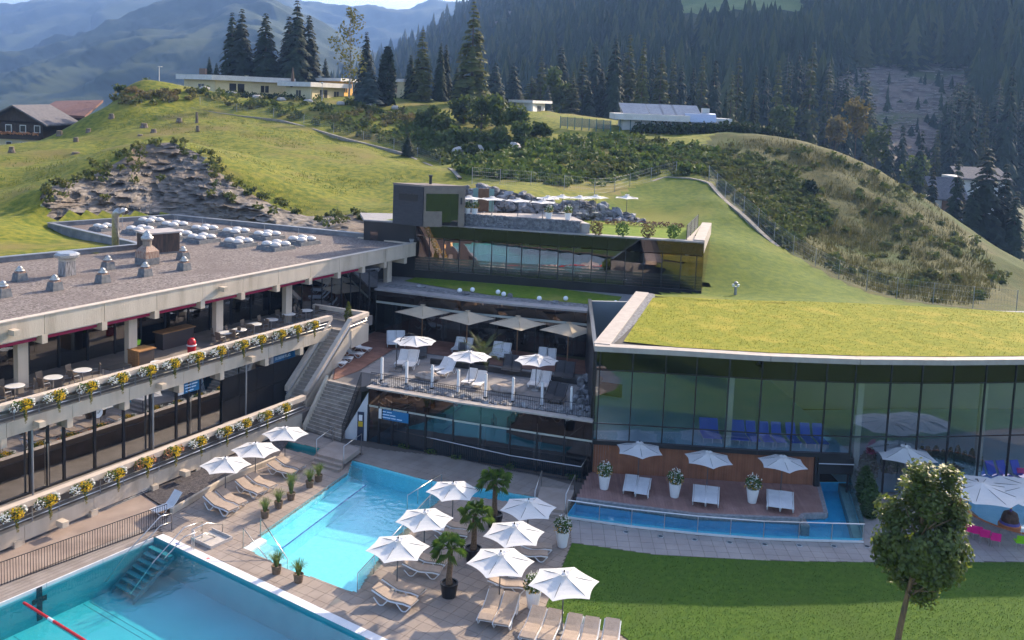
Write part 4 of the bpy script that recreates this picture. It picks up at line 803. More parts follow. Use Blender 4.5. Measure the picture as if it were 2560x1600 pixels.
# deck with timber wall below the glass
ZD=.4; dk=lambda x,y:(1380+.3595*x,1100+.3595*y)
DP=[uz(*dk(170,402),ZD)[:2],uz(*dk(292,172),ZD)[:2]+np.array([0,.2]),uz(*dk(1850,280),ZD)[:2]+np.array([0,.2]),uz(*dk(1905,508),ZD)[:2],uz(*dk(1750,514),ZD)[:2],uz(*dk(1722,543),ZD)[:2],uz(*dk(1000,512),ZD)[:2]]
do=struct('bathing_deck',MB().prism(DP,.0,ZD-.03),M('deck_base',(.05,.035,.03),rough=.9))
pinkwood=M('pink_deck_wood',(.27,.145,.12),(.33,.19,.16),1.3,.75,space='World',rnd=.10,bump=.2,bs=30)
ad=math.atan2(*(np.array(DP[1])-np.array(DP[0]))[::-1]); plank_floor(do,DP,R(88),.145,.01,ZD-.012,pinkwood)
WL=[xat(KR,x,2.5)+np.array([0,.25]) for x in (1487,1660,1850,2048)]
wl=thing('timber_wall','red-brown vertical board wall below the hall windows','wall',(WL[0][0],WL[0][1],ZD)); LT_=sum(np.linalg.norm(WL[i+1]-WL[i]) for i in range(3)); nbd=int(LT_/.15)
bm=M('wall_board',(.22,.085,.045),(.28,.115,.06),1.5,.6,space='World',rnd=.12)
for k in range(nbd):
    a=along(WL,(k+.03)/nbd); b=along(WL,(k+.97)/nbd); obj('board',MB().wall(a,b,.05,ZD-.2,2.29),bm,wl,world=True)
a,b=xat(KR,2048,2.),xat(KR,2134,2.); W('canal_gate',MB().wall(a,b,.2,1.25,2.28),frame); W('canal_jamb',MB().wall(a,a+[.0,2.],.3,-.5,2.3),frame)
W('gate_rail',MB().tube([[a[0],a[1]-.14,1.9],[b[0],b[1]-.14,1.9]],.03,5),steel)
for i,px in enumerate(range(10)):
    pass
# ================================================================ POOL DECK, POOLS, LAWN
def U2(pts,z=0.): return [uz(x,y,z)[:2] for x,y in pts]
WP0=uz(388,1343); wl_=uz(0,1509)-WP0; wl_/=np.linalg.norm(wl_); wr_=uz(905,1590)-WP0; wr_/=np.linalg.norm(wr_)
SWP=[WP0[:2],(WP0+wr_*34)[:2],(WP0+wr_*34+wl_*26)[:2],(WP0+wl_*26)[:2]]
MP=U2([(880,1150),(985,1178),(1064,1199),(1192,1217),(1345,1243),(1345,1268),(1285,1256),(1192,1243),(1108,1243),(1000,1335),(942,1405),(893,1482),(850,1470),(791,1447),(740,1430),(701,1415),(608,1369),(651,1341),(868,1187)])
LC=U2([(655,1090),(800,1120),(786,1140),(650,1106)])
CF=[(1418,1294),(1578,1317),(1743,1335),(1908,1348),(2076,1353),(2158,1355)]
CB_=[dk(2050,280),(2049,1201),dk(1905,508),dk(1750,514),dk(1722,543),dk(1000,510),dk(170,404)]
CN=U2(CF)+U2([(2117,1201),(2049,1201)],.3)+[DP[3],DP[4],DP[5],DP[6],DP[0]]
KC=uz(2550,1290); KR_=3.15; KP=[(KC[0]+KR_*math.cos(a),KC[1]+KR_*math.sin(a)) for a in np.linspace(0,2*math.pi,40,endpoint=False)]
OUT=[LP(-30,3.3)[:2],LP(19,3.3)[:2],uz(740,1060)[:2],K[0][:2]+np.array([-1,3.]),K[1][:2]+np.array([0,1.]),K[2][:2]+np.array([.2,1.]),np.array([20.,60.]),np.array([75.,60.]),np.array([75.,22.]),np.array([-30.,22.])]
paving=M('deck_paving',(.25,.20,.168),(.325,.267,.226),.7,.85,space='World',bump=.12,bs=40)
paveB=M('walk_paving',(.29,.255,.24),(.35,.31,.29),.7,.85,space='World',bump=.12,bs=40)
grout=M('deck_joint',(.12,.095,.08),rough=.95)
holes=[SWP,MP,LC,CN,KP]
deck=struct('pool_deck',flat(MB(),OUT,-.012,holes),grout)
PA=U2([(395,1306),(440,1282),(560,1210),(640,1166),(700,1140),(655,1088),(770,1080),(856,1108),(960,1125),(1110,1140),(1340,1186),(1436,1212),(1420,1292),(1428,1356),(1365,1516),(1410,1559),(1549,1584),(1600,1640),(1500,1700),(860,1700)])+[(WP0+wr_*14-wl_*.45)[:2],(WP0-wl_*.45)[:2]]
tile_floor(deck,PA,R(-31),.616,.018,-.004,paving,limit=300,holes=[SWP,MP,LC,CN],center=(-3,36))
PB=U2([(1420,1297),(1578,1320),(1743,1338),(1908,1351),(2158,1358),(2130,1190),(2200,1200),(2640,1205),(2640,1403),(2200,1405),(1960,1402),(1640,1386),(1430,1356)])
tile_floor(deck,PB,R(-2),.616,.018,-.004,paveB,limit=0,holes=[CN,KP])
# grey boards beside the swimming pool
BD=U2([(-160,1526),(402,1304),(392,1338),(-160,1572)]); bo=struct('pool_boardwalk',MB().prism(BD,-.011,-.0105),grout)
plank_floor(bo,BD,math.atan2(wl_[1],wl_[0]),.24,.02,.004,M('grey_board',(.22,.185,.165),(.28,.24,.215),1.2,.8,space='World',rnd=.08))
# basins
def basin(name,poly,zt,zb,wallm,floorm):
    n=len(poly); A=sum(poly[i][0]*poly[(i+1)%n][1]-poly[(i+1)%n][0]*poly[i][1] for i in range(n)); q=list(poly) if A>0 else list(poly)[::-1]
    mb=MB(); flat(mb,q,zb); mb.mi=[1]*len(mb.f)
    for i in range(n): a,b=q[i],q[(i+1)%n]; mb.add([(a[0],a[1],zb),(b[0],b[1],zb),(b[0],b[1],zt),(a[0],a[1],zt)],[(0,3,2,1)],0)
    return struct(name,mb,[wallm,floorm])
def water(name,poly,z,mat): o=obj(name,flat(MB(),poly,z),mat); o['kind']='structure'; return o
wsw=GLASS('swim_water',(.46,.90,.93),.05,bump=.35,bs=1.4,ior=1.33); wmn=GLASS('pool_water',(.58,.92,.95),.09,bump=1.,bs=2.4,ior=1.33)
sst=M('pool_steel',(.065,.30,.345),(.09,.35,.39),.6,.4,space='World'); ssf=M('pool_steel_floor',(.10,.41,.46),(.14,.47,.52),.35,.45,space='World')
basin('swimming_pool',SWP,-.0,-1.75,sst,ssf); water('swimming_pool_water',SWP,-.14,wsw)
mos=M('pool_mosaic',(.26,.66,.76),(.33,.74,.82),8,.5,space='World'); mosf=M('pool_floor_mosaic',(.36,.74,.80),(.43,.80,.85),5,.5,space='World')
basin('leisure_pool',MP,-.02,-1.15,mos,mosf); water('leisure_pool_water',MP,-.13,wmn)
basin('side_channel',LC,-.02,-.8,M('green_tile',(.08,.36,.36),rough=.5),M('green_tile_floor',(.10,.42,.42),rough=.5)); water('side_channel_water',LC,-.2,wsw)
canw=M('canal_wall',(.10,.50,.74),(.13,.56,.80),6,.4,space='World'); canf=M('canal_floor',(.08,.50,.76),(.11,.56,.82),4,.4,space='World')
basin('bathing_canal',CN,.2,-.40,canw,canf); water('bathing_canal_water',CN,.14,GLASS('canal_water',(.60,.92,.98),.03,bump=.04,bs=2.,ior=1.33))
# ledge along the left side and steps of the leisure pool
pst=M('pool_step_white',(.62,.66,.68),(.70,.73,.74),2,.6,space='World')
la,lb2=uz(868,1187),uz(651,1341); dv=(lb2-la)/np.linalg.norm(lb2-la); nv=np.array([-dv[1],dv[0],0]); 
if (uz(800,1330)-la)@nv<0: nv=-nv
lg=MB().prism([(la+nv*.02)[:2],(lb2+nv*.02)[:2],(lb2+nv*1.25-dv*.3)[:2],(la+nv*1.25)[:2]],-1.14,-.42); tag(obj('pool_ledge',lg,mosf),None,None,None,'structure')
tag(obj('ledge_line',MB().wall((la+nv*1.27)[:2],(lb2+nv*1.27)[:2],.05,-.44,-.40),M('line_blue',(.02,.10,.35),rough=.5)),None,None,None,'structure')
t=thing('pool_steps','broad white steps leading down into the leisure pool','steps',uz(630,1355))
q0,q1,r0,r1=uz(608,1369),uz(651,1341),uz(712,1421),uz(752,1394)
for k in range(6): obj('step',MB().prism([lerp(q0,r0,k/6)[:2],lerp(q1,r1,k/6)[:2],lerp(q1,r1,(k+1)/6)[:2],lerp(q0,r0,(k+1)/6)[:2]],-1.14,-.03-.17*k),pst,t,world=True)
# white rim of the swimming pool
rimm=M('white_rim',(.66,.64,.64),(.72,.70,.70),2,.5,space='World')
rp=thing('overflow_rim','white overflow rim around the steel swimming pool','rim',WP0)
for k in range(12):
    a=WP0-wl_*.24+wr_*(k*2.85-.0); b=WP0-wl_*.24+wr_*((k+1)*2.85-.02); obj('rim_slab',MB().wall(a,b,.46,-.2,.012),rimm,rp,world=True)
for k in range(9):
    a=WP0-wr_*.07+wl_*(k*2.85+.1); b=WP0-wr_*.07+wl_*((k+1)*2.85+.08); obj('rim_edge',MB().wall(a,b,.14,-.2,.010),rimm,rp,world=True)
    obj('gutter',MB().wall(a-wr_*.17,b-wr_*.17,.16,-.3,.001),frame,rp,world=True)
c=WP0-wl_*.24+wr_*1.5; obj('depth_mark',MB().box((c[0],c[1],.015),(.26,.12,.004),math.atan2(wr_[1],wr_[0])),M('mark_blue',(.03,.07,.30),rough=.6),rp,world=True)
c=WP0-wl_*.24+wr_*3.9; obj('warning_mark',MB().lathe([(.09,.0),(.09,.004)],(c[0],c[1],.013),n=14),M('mark_red',(.55,.18,.18),rough=.6),rp,world=True)
# lane marks and floor seams, lane rope
mk=M('pool_mark',(.015,.035,.05),rough=.6); pm=thing('lane_marks','dark lane markings on the floor and wall of the swimming pool','pool markings',uz(110,1480))
e=uz(112,1475)+wr_*.02; sW=float((e-WP0)@wl_)
a=WP0+wl_*sW+wr_*.02; obj('wall_mark',MB().wall(a-wl_*.13,a+wl_*.13,.02,-1.6,-.02),mk,pm,world=True); obj('wall_cross',MB().wall(a-wl_*.35+wr_*.005,a+wl_*.35+wr_*.005,.02,-.75,-.5),mk,pm,world=True)
for dx in (-.13,):
    f0=WP0+wl_*sW+wr_*4.2; obj('floor_bar',MB().box((f0[0],f0[1],-1.738),(.26,1.7,.01),math.atan2(wr_[1],wr_[0])),mk,pm,world=True); f1=f0+wr_*6; obj('floor_lane',MB().box(((f0+f1)[0]/2,(f0+f1)[1]/2,-1.739),(6.,.26,.008),math.atan2(wr_[1],wr_[0])),mk,pm,world=True)
seam=M('seam',(.05,.22,.26),rough=.6)
for k,dl_ in enumerate((1.55,1.85,3.6,5.2,5.7,8.3,8.7)):
    a=WP0+wl_*(dl_+2.2)+wr_*.1; b=a+wr_*26; obj('floor_seam',MB().wall(a,b,.03,-1.749,-1.742),seam,pm,world=True)
ra=uz(52,1497,.0); rb2=ra+wr_*24; rp_=thing('lane_rope','red floating lane rope with white floats in the swimming pool','lane rope',ra)
redf=M('rope_red',(.55,.02,.03),rough=.4); nr=60; fm_r=MB().lathe([(.02,-.19),(.075,-.16),(.075,.16),(.02,.19)],n=8)
for k in range(nr):
    a=ra+wr_*(.25+k*.4); b=a+wr_*.385; obj('float',MB().tube([a+np.array([0,0,-.10]),b+np.array([0,0,-.10])],.065,7),white if k%8==5 else redf,rp_,world=True)
# submerged steel steps in the corner with rails
stp=thing('steel_pool_steps','stainless steel steps going down into the corner of the swimming pool','steps',uz(330,1380)); stm=M('step_steel',(.12,.30,.34),rough=.4,metal=.3)
s0_=WP0+wl_*.35+wr_*.25
for k in range(7):
    c0_=s0_+wl_*(k*.31); obj('tread',MB().prism([c0_[:2],(c0_+wl_*.26)[:2],(c0_+wl_*.26+wr_*1.7)[:2],(c0_+wr_*1.7)[:2]],-.26-.2*k,-.20-.2*k),stm,stp,world=True)
for w_ in (0.,1.75): a=s0_+wr_*w_; obj('stringer',MB().wall(a,a+wl_*2.3,.05,-.4,-.22,z0b=-1.75,z1b=-1.5),stm,stp,world=True)
def rail(name,label,paths,r=.027,mat=None,group=None,glass=None):
    p0=paths[0][0]; t=thing(name,label,'handrail',p0,0,group)
    for p in paths: obj('tube',MB().tube(p,r,7),mat or steel,t,world=True,smooth=True)
    for g in (glass or []): obj('glass_panel',g,GLASS('rail_glass',(.80,.90,.88),.06),t,world=True)
    return t
def v(p,z): return np.array([p[0],p[1],z])
a=WP0-wl_*.1; b=WP0+wr_*1.95-wl_*.1
rail('grab_rail','bent steel grab rail beside the boards at the swimming pool steps',[[v(a-wl_*.9,0),v(a-wl_*.9,.9),v(a-wl_*.2,1.0),v(a+wl_*1.6,-.1),v(a+wl_*2.9,-1.2)],[v(a-wl_*.9,.45),v(a-wl_*.2,.5),v(a+wl_*1.,-.2)]])
rail('grab_rail','bent steel grab rail on the white rim side of the swimming pool steps',[[v(b-wl_*1.3,0),v(b-wl_*1.3,.9),v(b-wl_*.2,1.0),v(b+wl_*1.6,-.1),v(b+wl_*2.9,-1.2)],[v(b-wl_*1.3,.45),v(b-wl_*.2,.5),v(b+wl_*1.,-.2)]])
b2=b+wr_*.5-wl_*.3
rail('grab_rail','steel rail pair around the small foot basin by the swimming pool',[[v(b2,0),v(b2,1.0),v(b2-wl_*.9,1.0),v(b2-wl_*1.9,.55),v(b2-wl_*1.9,0)],[v(b2+wr_*.15,0),v(b2+wr_*.15,1.0)],[v(b2,.5),v(b2-wl_*.8,.5),v(b2-wl_*1.5,0)]])
fb=thing('foot_basin','shallow pale foot basin sunk beside the swimming pool corner','basin',b2-wl_*1.2,math.atan2(wr_[1],wr_[0])); obj('tray',MB().box((0,0,.02),(1.6,1.3,.04)),M('foot_tray',(.42,.38,.34),(.5,.45,.4),3,.6),fb)
for dx,dy,lx,ly in ((0,.65,1.6,.05),(0,-.65,1.6,.05),(.8,0,.05,1.3)): obj('rim',MB().box((dx,dy,.08),(lx,ly,.16)),M('foot_rim',(.5,.45,.41),rough=.5),fb)
# railings at the leisure pool
h0,h1=uz(608,1369),uz(668,1399); rail('step_handrail','steel handrail on the near side of the leisure pool steps',[[v(h0,0),v(h0,1.0),v(h1,.05)]],glass=None)
h0,h1=uz(651,1341),uz(719,1405); rail('step_handrail','steel handrail on the far side of the leisure pool steps',[[v(h0,0),v(h0,1.0),v(h1,.15),v(h1,-.5)]])
gl=[]; E0,E1=uz(893,1482),uz(1103,1247); tb=[[v(E0,.95),v(E1,.95)]]
for k in range(7): p=lerp(E0,E1,k/6); tb.append([v(p,-.05),v(p,.95)])
for k in range(6): a,b=lerp(E0,E1,k/6+.01),lerp(E0,E1,(k+1)/6-.01); gl.append(MB().wall(a,b,.015,.08,.9))
rail('glass_balustrade','glass balustrade with steel rail along the umbrella side of the leisure pool',tb,.022,glass=gl)
E0,E1=uz(1018,1262),uz(1078,1238); rail('step_handrail','low steel rails dipping into the far right corner of the leisure pool',[[v(E0,-.3),v(E0,.55),v(E1,.9),v(E1,0)],[v(E0+np.array([.5,.9,0]),-.3),v(E0+np.array([.5,.9,0]),.55),v(E1+np.array([.5,.9,0]),.9),v(E1+np.array([.5,.9,0]),0)]])
# glass edge on the left side of the leisure pool
t=thing('glass_edge','low glass edge with dark foot along the left side of the leisure pool','glass edge',uz(760,1265))
for k in range(7): a,b=lerp(la,lb2,k/7+.004),lerp(la,lb2,(k+1)/7-.004); obj('glass_panel',MB().wall(a,b,.02,-.1,.16),GLASS('rail_glass',(.80,.90,.88),.06),t,world=True)
obj('foot_profile',MB().wall(la-nv*.12,lb2-nv*.12,.10,-.02,.03),galv,t,world=True)
t=thing('channel_glass','glass screen closing the far left corner of the leisure pool','glass edge',uz(868,1185)); obj('glass_panel',MB().wall(uz(872,1186)[:2],uz(905,1200)[:2],.02,-.1,.6),GLASS('rail_glass',(.80,.90,.88),.06),t,world=True)
# bridges
brm=M('bridge_slab',(.30,.235,.195),(.36,.29,.245),1.5,.8,space='World')
def bridge(label,top,z,steps):
    q=U2(top,z); t=thing('foot_bridge',label,'bridge',(*q[0],0)); obj('slab',MB().prism(q,z-.28,z),brm,t,world=True)
    f=(np.array(q[3])-np.array(q[0])); f/=np.linalg.norm(f)
    for k in range(steps):
        h=z-.17*(k+1); a,b=np.array(q[3]),np.array(q[2]); obj('step',MB().prism([a+f*(.32*k+.002),b+f*(.32*k+.002),b+f*(.32*(k+1)),a+f*(.32*(k+1))],-.05,h),brm,t,world=True)
    g=-f; a,b=np.array(q[0]),np.array(q[1]); obj('step',MB().prism([a+g*.002,b+g*.002,b+g*.34,a+g*.34],-.05,z-.2),brm,t,world=True)
    return q
q=bridge('low concrete slab bridge with two steps over the left end of the leisure pool',((832,1103),(903,1120),(859,1152),(791,1134)),.48,2)
for nm_,(i,j) in (('left',(3,0)),('right',(2,1))): rail('bridge_handrail','steel handrail on the %s edge of the left slab bridge'%nm_,[[v(q[i],.0),v(q[i],1.4),v(q[j],1.4),v(q[j],.0)]])
q=bridge('low concrete slab bridge beside the timber bathing deck',((1353,1216),(1436,1226),(1413,1276),(1336,1267)),.36,1)
for nm_,(i,j) in (('left',(3,0)),('right',(2,1))): rail('bridge_handrail','steel handrail on the %s edge of the slab bridge beside the timber deck'%nm_,[[v(q[i],.0),v(q[i],1.3),v(q[j],1.3),v(q[j],.0)]])
# canal glass front with posts
CFw=[uz(x,y) for x,y in CF]; cr=thing('canal_balustrade','curved glass balustrade with steel posts in front of the bathing canal','balustrade',CFw[0])
for a,b in zip(CFw[:-1],CFw[1:]): obj('white_kerb',MB().wall(a,b,.16,-.1,.09),rimm,cr,world=True); obj('top_rail',MB().tube([v(a,1.0),v(b,1.0)],.035,7),steel,cr,world=True)
pxs=[1420]+[1380+.3595*x for x in (325,550,780,1012,1243,1476,1712,1942)]+[2158]; pp=[xat(CFw,x,.3) for x in pxs]
for p in pp: obj('post',MB().tube([v(p,.0),v(p,1.0)],.025,6),steel,cr,world=True)
for a,b in zip(pp[:-1],pp[1:]): d=b-a; obj('glass_panel',MB().wall(a+d*.012,b-d*.012,.02,.1,.93),GLASS('rail_glass',(.80,.90,.88),.06),cr,world=True)
a,b=uz(2158,1355),uz(2117,1201,.3); t=thing('canal_side_glass','tall glass screen along the right side of the bathing canal','balustrade',a); 
for k in range(4): p,q_=lerp(a,b,k/4+.01),lerp(a,b,(k+1)/4-.01); obj('glass_panel',MB().wall(p,q_,.02,.1,1.05),GLASS('rail_glass',(.80,.90,.88),.06),t,world=True)
obj('side_kerb',MB().wall(a[:2]+np.array([-.25,0]),b[:2]+np.array([-.25,0]),.5,-.9,.12),M('kerb_stone',(.30,.26,.25),(.36,.32,.30),2,.8,space='World'),t,world=True)
stn=M('deck_edge_stone',(.20,.19,.20),(.32,.30,.30),5,.8,space='World')
t=thing('deck_edging','grey stone edging between the timber deck and the canal','edging',(*DP[0],0))
for a,b in ((DP[0],DP[6]),(DP[6],DP[5]),(DP[5],DP[4]),(DP[4],DP[3]),(DP[3],DP[2])): obj('edge_stone',MB().wall(np.array(a),np.array(b),.24,.12,ZD+.01),stn,t,world=True)
a=uz(1998,1299); obj('pier_stone',MB().box((a[0],a[1]-.6,-.2),(.45,1.1,.8)),stn,t,world=True)
ld_=MB(); fll=M('floor_light',(.12,.13,.16),rough=.3,metal=.5)
for i,(x,y) in enumerate(((515,640),(755,670),(992,693),(1235,712),(1478,725),(1720,733),(1960,738),(2190,740))):
    t=thing('floor_light','%s round floor light from the left in the paving before the canal'%ORD[i],'floor light',uz(*dk(x,y)),0,'floor lights before the canal'); obj('ring',MB().lathe([(.17,0),(.16,.012)],n=16),steel,t); obj('lens',MB().lathe([(.12,.0),(.12,.014)],n=16),fll,t)
# gravel bed and kerb in front of the building
GB=[LP(5.0,DL-1)[:2],*U2([(428,1282),(560,1204),(690,1150),(720,1108)]),LP(18.5,DL-1.5)[:2]]
tag(obj('dark_gravel_bed',flat(MB(),GB,.06),M('bed_gravel',(.035,.03,.035),(.10,.09,.095),8,.95,bump=1.,bs=16,space='World')),None,None,None,'structure')
kb=thing('bed_kerb','low concrete kerb along the dark gravel bed behind the loungers','kerb',uz(560,1204)); kp=[uz(x,y) for x,y in ((418,1290),(428,1285),(560,1207),(690,1153))]
for a,b in zip(kp[1:-1],kp[2:]): obj('kerb_stone',MB().wall(a,b,.18,-.05,.30),concrete,kb,world=True)
cel=[LP(-14,3.4)[:2],LP(5.2,3.4)[:2],*U2([(428,1282),(400,1303),(-160,1524)])]
tag(obj('lower_court',flat(MB(),cel,-.003),M('court_floor',(.25,.19,.16),(.32,.25,.21),.8,.85,c3=(.20,.15,.125),s3=.5,space='World')),None,None,None,'structure')
fa,fb_=uz(-120,1510),uz(417,1312); bf=thing('bar_fence','black bar fence between the boards and the lower court','fence',fa); bars=MB(); n=int(np.linalg.norm(fb_-fa)/.13)
for k in range(n+1): p=lerp(fa,fb_,k/n); bars.box((p[0],p[1],.57),(.02,.02,1.1),.9)
obj('bars',bars,frame,bf,world=True)
for z in (.06,1.13): obj('rail',MB().tube([v(fa,z),v(fb_,z)],.022,5),frame,bf,world=True)
# ---------------------------------------------------------------- lawn
LW=U2([(1430,1358),(1640,1388),(1800,1397),(1960,1404),(2200,1407),(2650,1406)])+[np.array([120.,47.]),np.array([160.,-60.]),np.array([-160.,-60.]),np.array([-160.,21.]),np.array([2.,21.])]+U2([(1700,1760),(1640,1650),(1549,1584),(1410,1559),(1365,1516)])
lawn=struct('lawn',flat(MB(),LW,.02),M('lawn_grass',(.045,.100,.010),(.075,.135,.015),3.0,.95,bump=.8,bs=26,c3=(.06,.11,.014),s3=.35,space='World',spec=.15))
far_=MB(); flat(far_,[(-160,-60),(160,-60),(160,-400),(-160,-400)],.015); tag(obj('park_meadow',far_,M('park',(.05,.09,.02),(.09,.12,.03),.05,.95,space='World')),None,None,None,'structure')
gt=MB(); rg2=np.random.default_rng(3)
for k in range(16000):   # short blades so that the near lawn does not read as a flat sheet
    x,y=rg2.uniform(1370,2600),rg2.uniform(1390,1640); p=uz(x,y)
    if not inpoly(p[0],p[1],LW): continue
    a=rg2.uniform(0,6.28); w_=.02; h=rg2.uniform(.03,.075); dx,dy=math.cos(a)*w_,math.sin(a)*w_; gt.add([(p[0]-dx,p[1]-dy,.015),(p[0]+dx,p[1]+dy,.015),(p[0]+rg2.normal(0,.02),p[1]+rg2.normal(0,.02),.02+h)],[(0,1,2)])
o=obj('lawn_blades',gt,M('blade',(.06,.125,.014),(.10,.155,.022),2,.8,trans=.3,space='World')); tag(o,'short green grass blades of the pool lawn','grass',None,'stuff')
# round children's pool at the right edge
kd=M('kids_floor',(.30,.52,.62),(.38,.58,.66),1.5,.6,space='World'); basin('children_pool',KP,.0,-.25,kd,kd); water('children_pool_water',KP,-.05,GLASS('kids_water',(.8,.95,1.),.03,bump=.08,bs=3.,ior=1.33))
kr=thing('children_pool_rim','grey curved rim with orange band around the children\'s pool','rim',KC); nseg=40
for k in range(nseg):
    a0_,a1_=2*math.pi*k/nseg,2*math.pi*(k+1)/nseg-.006
    def arcseg(r0,r1,z0,z1): return MB().prism([(r0*math.cos(a0_),r0*math.sin(a0_)),(r1*math.cos(a0_),r1*math.sin(a0_)),(r1*math.cos(a1_),r1*math.sin(a1_)),(r0*math.cos(a1_),r0*math.sin(a1_))],z0,z1)
    obj('rim_segment',arcseg(KR_-.05,KR_+.32,-.2,.24),M('rim_grey',(.22,.19,.20),(.27,.24,.24),3,.7),kr)
    obj('orange_band',arcseg(KR_-.06,KR_+.06,.241,.28),M('rim_orange',(.5,.16,.05),rough=.6),kr)

def blade_field(name,poly,z,n,h0,h1,mat,label,w_=.03,seed=4):
    rgf=np.random.default_rng(seed); xs=[p[0] for p in poly]; ys=[p[1] for p in poly]; B=[]
    while len(B)<n:
        x,y=rgf.uniform(min(xs),max(xs)),rgf.uniform(min(ys),max(ys))
        if x<40 and inpoly(x,y,poly): B.append((x,y))
        elif x>=40: n-=0
    B=np.array(B); N=len(B); a=rgf.uniform(0,6.283,N); D=np.stack([np.cos(a)*w_,np.sin(a)*w_,0*a],1); P0=np.column_stack([B,np.full(N,z)]); T=P0+np.stack([rgf.normal(0,.05,N),rgf.normal(0,.05,N),rgf.uniform(h0,h1,N)],1); V=np.stack([P0-D,P0+D,T],1).reshape(-1,3)
    me=bpy.data.meshes.new(name); me.from_pydata(V.tolist(),[],np.arange(N*3).reshape(-1,3).tolist()); me.materials.append(mat); tag(obj(name,None,None,data=me),label,'grass',None,'stuff')
blade_field('roof_grass',LR,Z_RR+.02,16000,.03,.09,M('roof_blade',(.17,.18,.012),(.27,.24,.022),.7,.9,trans=.3,space='World'),'yellow-green grass growing on the hall roof',.022)
# ================================================================ FURNITURE
taupe=M('taupe_cushion',(.40,.31,.245),(.34,.26,.205),5,.85,bump=.25,bs=14,rnd=.05); whitep=M('white_resin',(.72,.72,.73),rough=.4); sling=M('white_sling',(.66,.66,.67),(.60,.60,.61),3,.7); darks=M('dark_sling',(.035,.033,.036),(.05,.047,.05),4,.7); darkf=M('dark_metal',(.02,.02,.022),rough=.5)
def lounger(kind):
    t=thing('sun_lounger','','sun lounger',(0,0,0)); W_=.66
    prof={'taupe':[(-.98,.33),(-.6,.37),(-.2,.34),(.1,.33),(.4,.41),(.7,.52),(.98,.62)],'white':[(-.98,.34),(-.6,.36),(-.2,.34),(.12,.34),(.35,.55),(.58,.82),(.74,1.0)],'flat':[(-.98,.34),(-.5,.36),(0,.35),(.4,.36),(.7,.40),(.98,.44)],'dark':[(-.98,.33),(-.5,.34),(0,.33),(.15,.34),(.45,.58),(.7,.80),(.85,.92)]}[kind]
    fm=whitep if kind!='dark' else darkf
    def strip(w,th,off):
        mb=MB(); n=len(prof)
        for x,z in prof:
            for y in (-w/2,w/2): mb.v.append((x,y,z+off)); mb.v.append((x,y,z+off-th))
        for i in range(n-1):
            k=i*4; mb.f+= [(k,k+4,k+6,k+2),(k+1,k+3,k+7,k+5),(k,k+1,k+5,k+4),(k+2,k+6,k+7,k+3)]
        mb.f+=[(0,2,3,1),(4*n-4,4*n-3,4*n-1,4*n-2)]; mb.mi=[0]*len(mb.f); return mb
    if kind=='taupe': obj('cushion',strip(W_-.06,.07,.06),taupe,t)
    obj('sling',strip(W_-.1,.02,-.01),darks if kind=='dark' else sling,t)
    for y in (-W_/2,W_/2): obj('side_rail',MB().tube([(x,y,z-.03) for x,z in prof],.032,5),fm,t)
    for y in (-W_/2+.01,W_/2-.01):
        for x in (-.62,.52):
            if kind=='dark': obj('leg',MB().tube([(x,y,.32),(x,y,0)],.018,5),fm,t)
            else: obj('leg',MB().tube([(x-.34,y,.29),(x-.12,y,.04),(x+.02,y,.0),(x+.12,y,.05),(x+.36,y,.29)],.028,5),fm,t)
    return Proto(t)
LG={k:lounger(k) for k in ('taupe','white','flat','dark')}; RISE={'taupe':.28,'white':.62,'flat':.08,'dark':.55}
def put_l(kind,hx,hy,fx,fy,z0,label,group):
    hp=uz(hx,hy,z0+.36+RISE[kind]*.8); fp=uz(fx,fy,z0+.36); d=hp-fp; a=math.atan2(d[1],d[0]); L=np.hypot(d[0],d[1]); sc=min(1.12,max(.92,L/1.95)); cnt=fp[:2]+np.array([math.cos(a),math.sin(a)])*.98*sc
    return LG[kind]((cnt[0],cnt[1],z0+.005),a,label,scale=sc,group=group)
c4=lambda x,y:(850+.2976*x,1150+.2976*y); c3_=lambda x,y:(500+.26455*x,1050+.26455*y)
for h,f,lb_ in (((80,712),(318,848),'taupe lounger nearest the black fence, front of the first pair on the left'),((190,658),(408,782),'taupe lounger at the back of the first pair on the left'),((375,562),(582,680),'front taupe lounger of the middle left pair'),((480,508),(692,618),'rear taupe lounger of the middle left pair'),((665,398),(885,492),'front taupe lounger of the pair nearest the slab bridge'),((745,348),(965,442),'rear taupe lounger of the pair nearest the slab bridge')):
    put_l('taupe',*c3_(*h),*c3_(*f),0,lb_,'taupe loungers left of the leisure pool')
for h,f,lb_ in (((300,1070),(625,1200),'front taupe lounger beside the front left pool umbrella'),((385,980),(690,1108),'rear taupe lounger beside the front left pool umbrella'),((540,845),(850,925),'front taupe lounger just left of the potted palms'),((640,770),(900,850),'rear taupe lounger just left of the potted palms'),((800,560),(1075,610),'front taupe lounger at the top end of the leisure pool'),((870,490),(1105,565),'rear taupe lounger at the top end of the leisure pool'),
    ((1470,735),(1745,780),'front taupe lounger beside the lawn corner flower pot'),((1560,680),(1780,722),'rear taupe lounger beside the lawn corner flower pot'),((1310,985),(1565,1045),'taupe lounger half hidden under the central front umbrella'),((1315,1105),(1215,1350),'left one of the two taupe loungers in front of the central umbrella'),((1445,1135),(1350,1388),'right one of the two taupe loungers in front of the central umbrella'),
    ((1675,1250),(1565,1500),'leftmost taupe lounger of the row at the bottom edge'),((1810,1270),(1715,1515),'second taupe lounger from the left in the bottom row'),((1980,1308),(1905,1560),'third taupe lounger from the left in the bottom row'),((2122,1335),(2065,1590),'fourth taupe lounger from the left in the bottom row'),((2292,1350),(2245,1610),'rightmost taupe lounger of the bottom row')):
    put_l('taupe',*c4(*h),*c4(*f),0,lb_,'taupe loungers between pool and lawn')
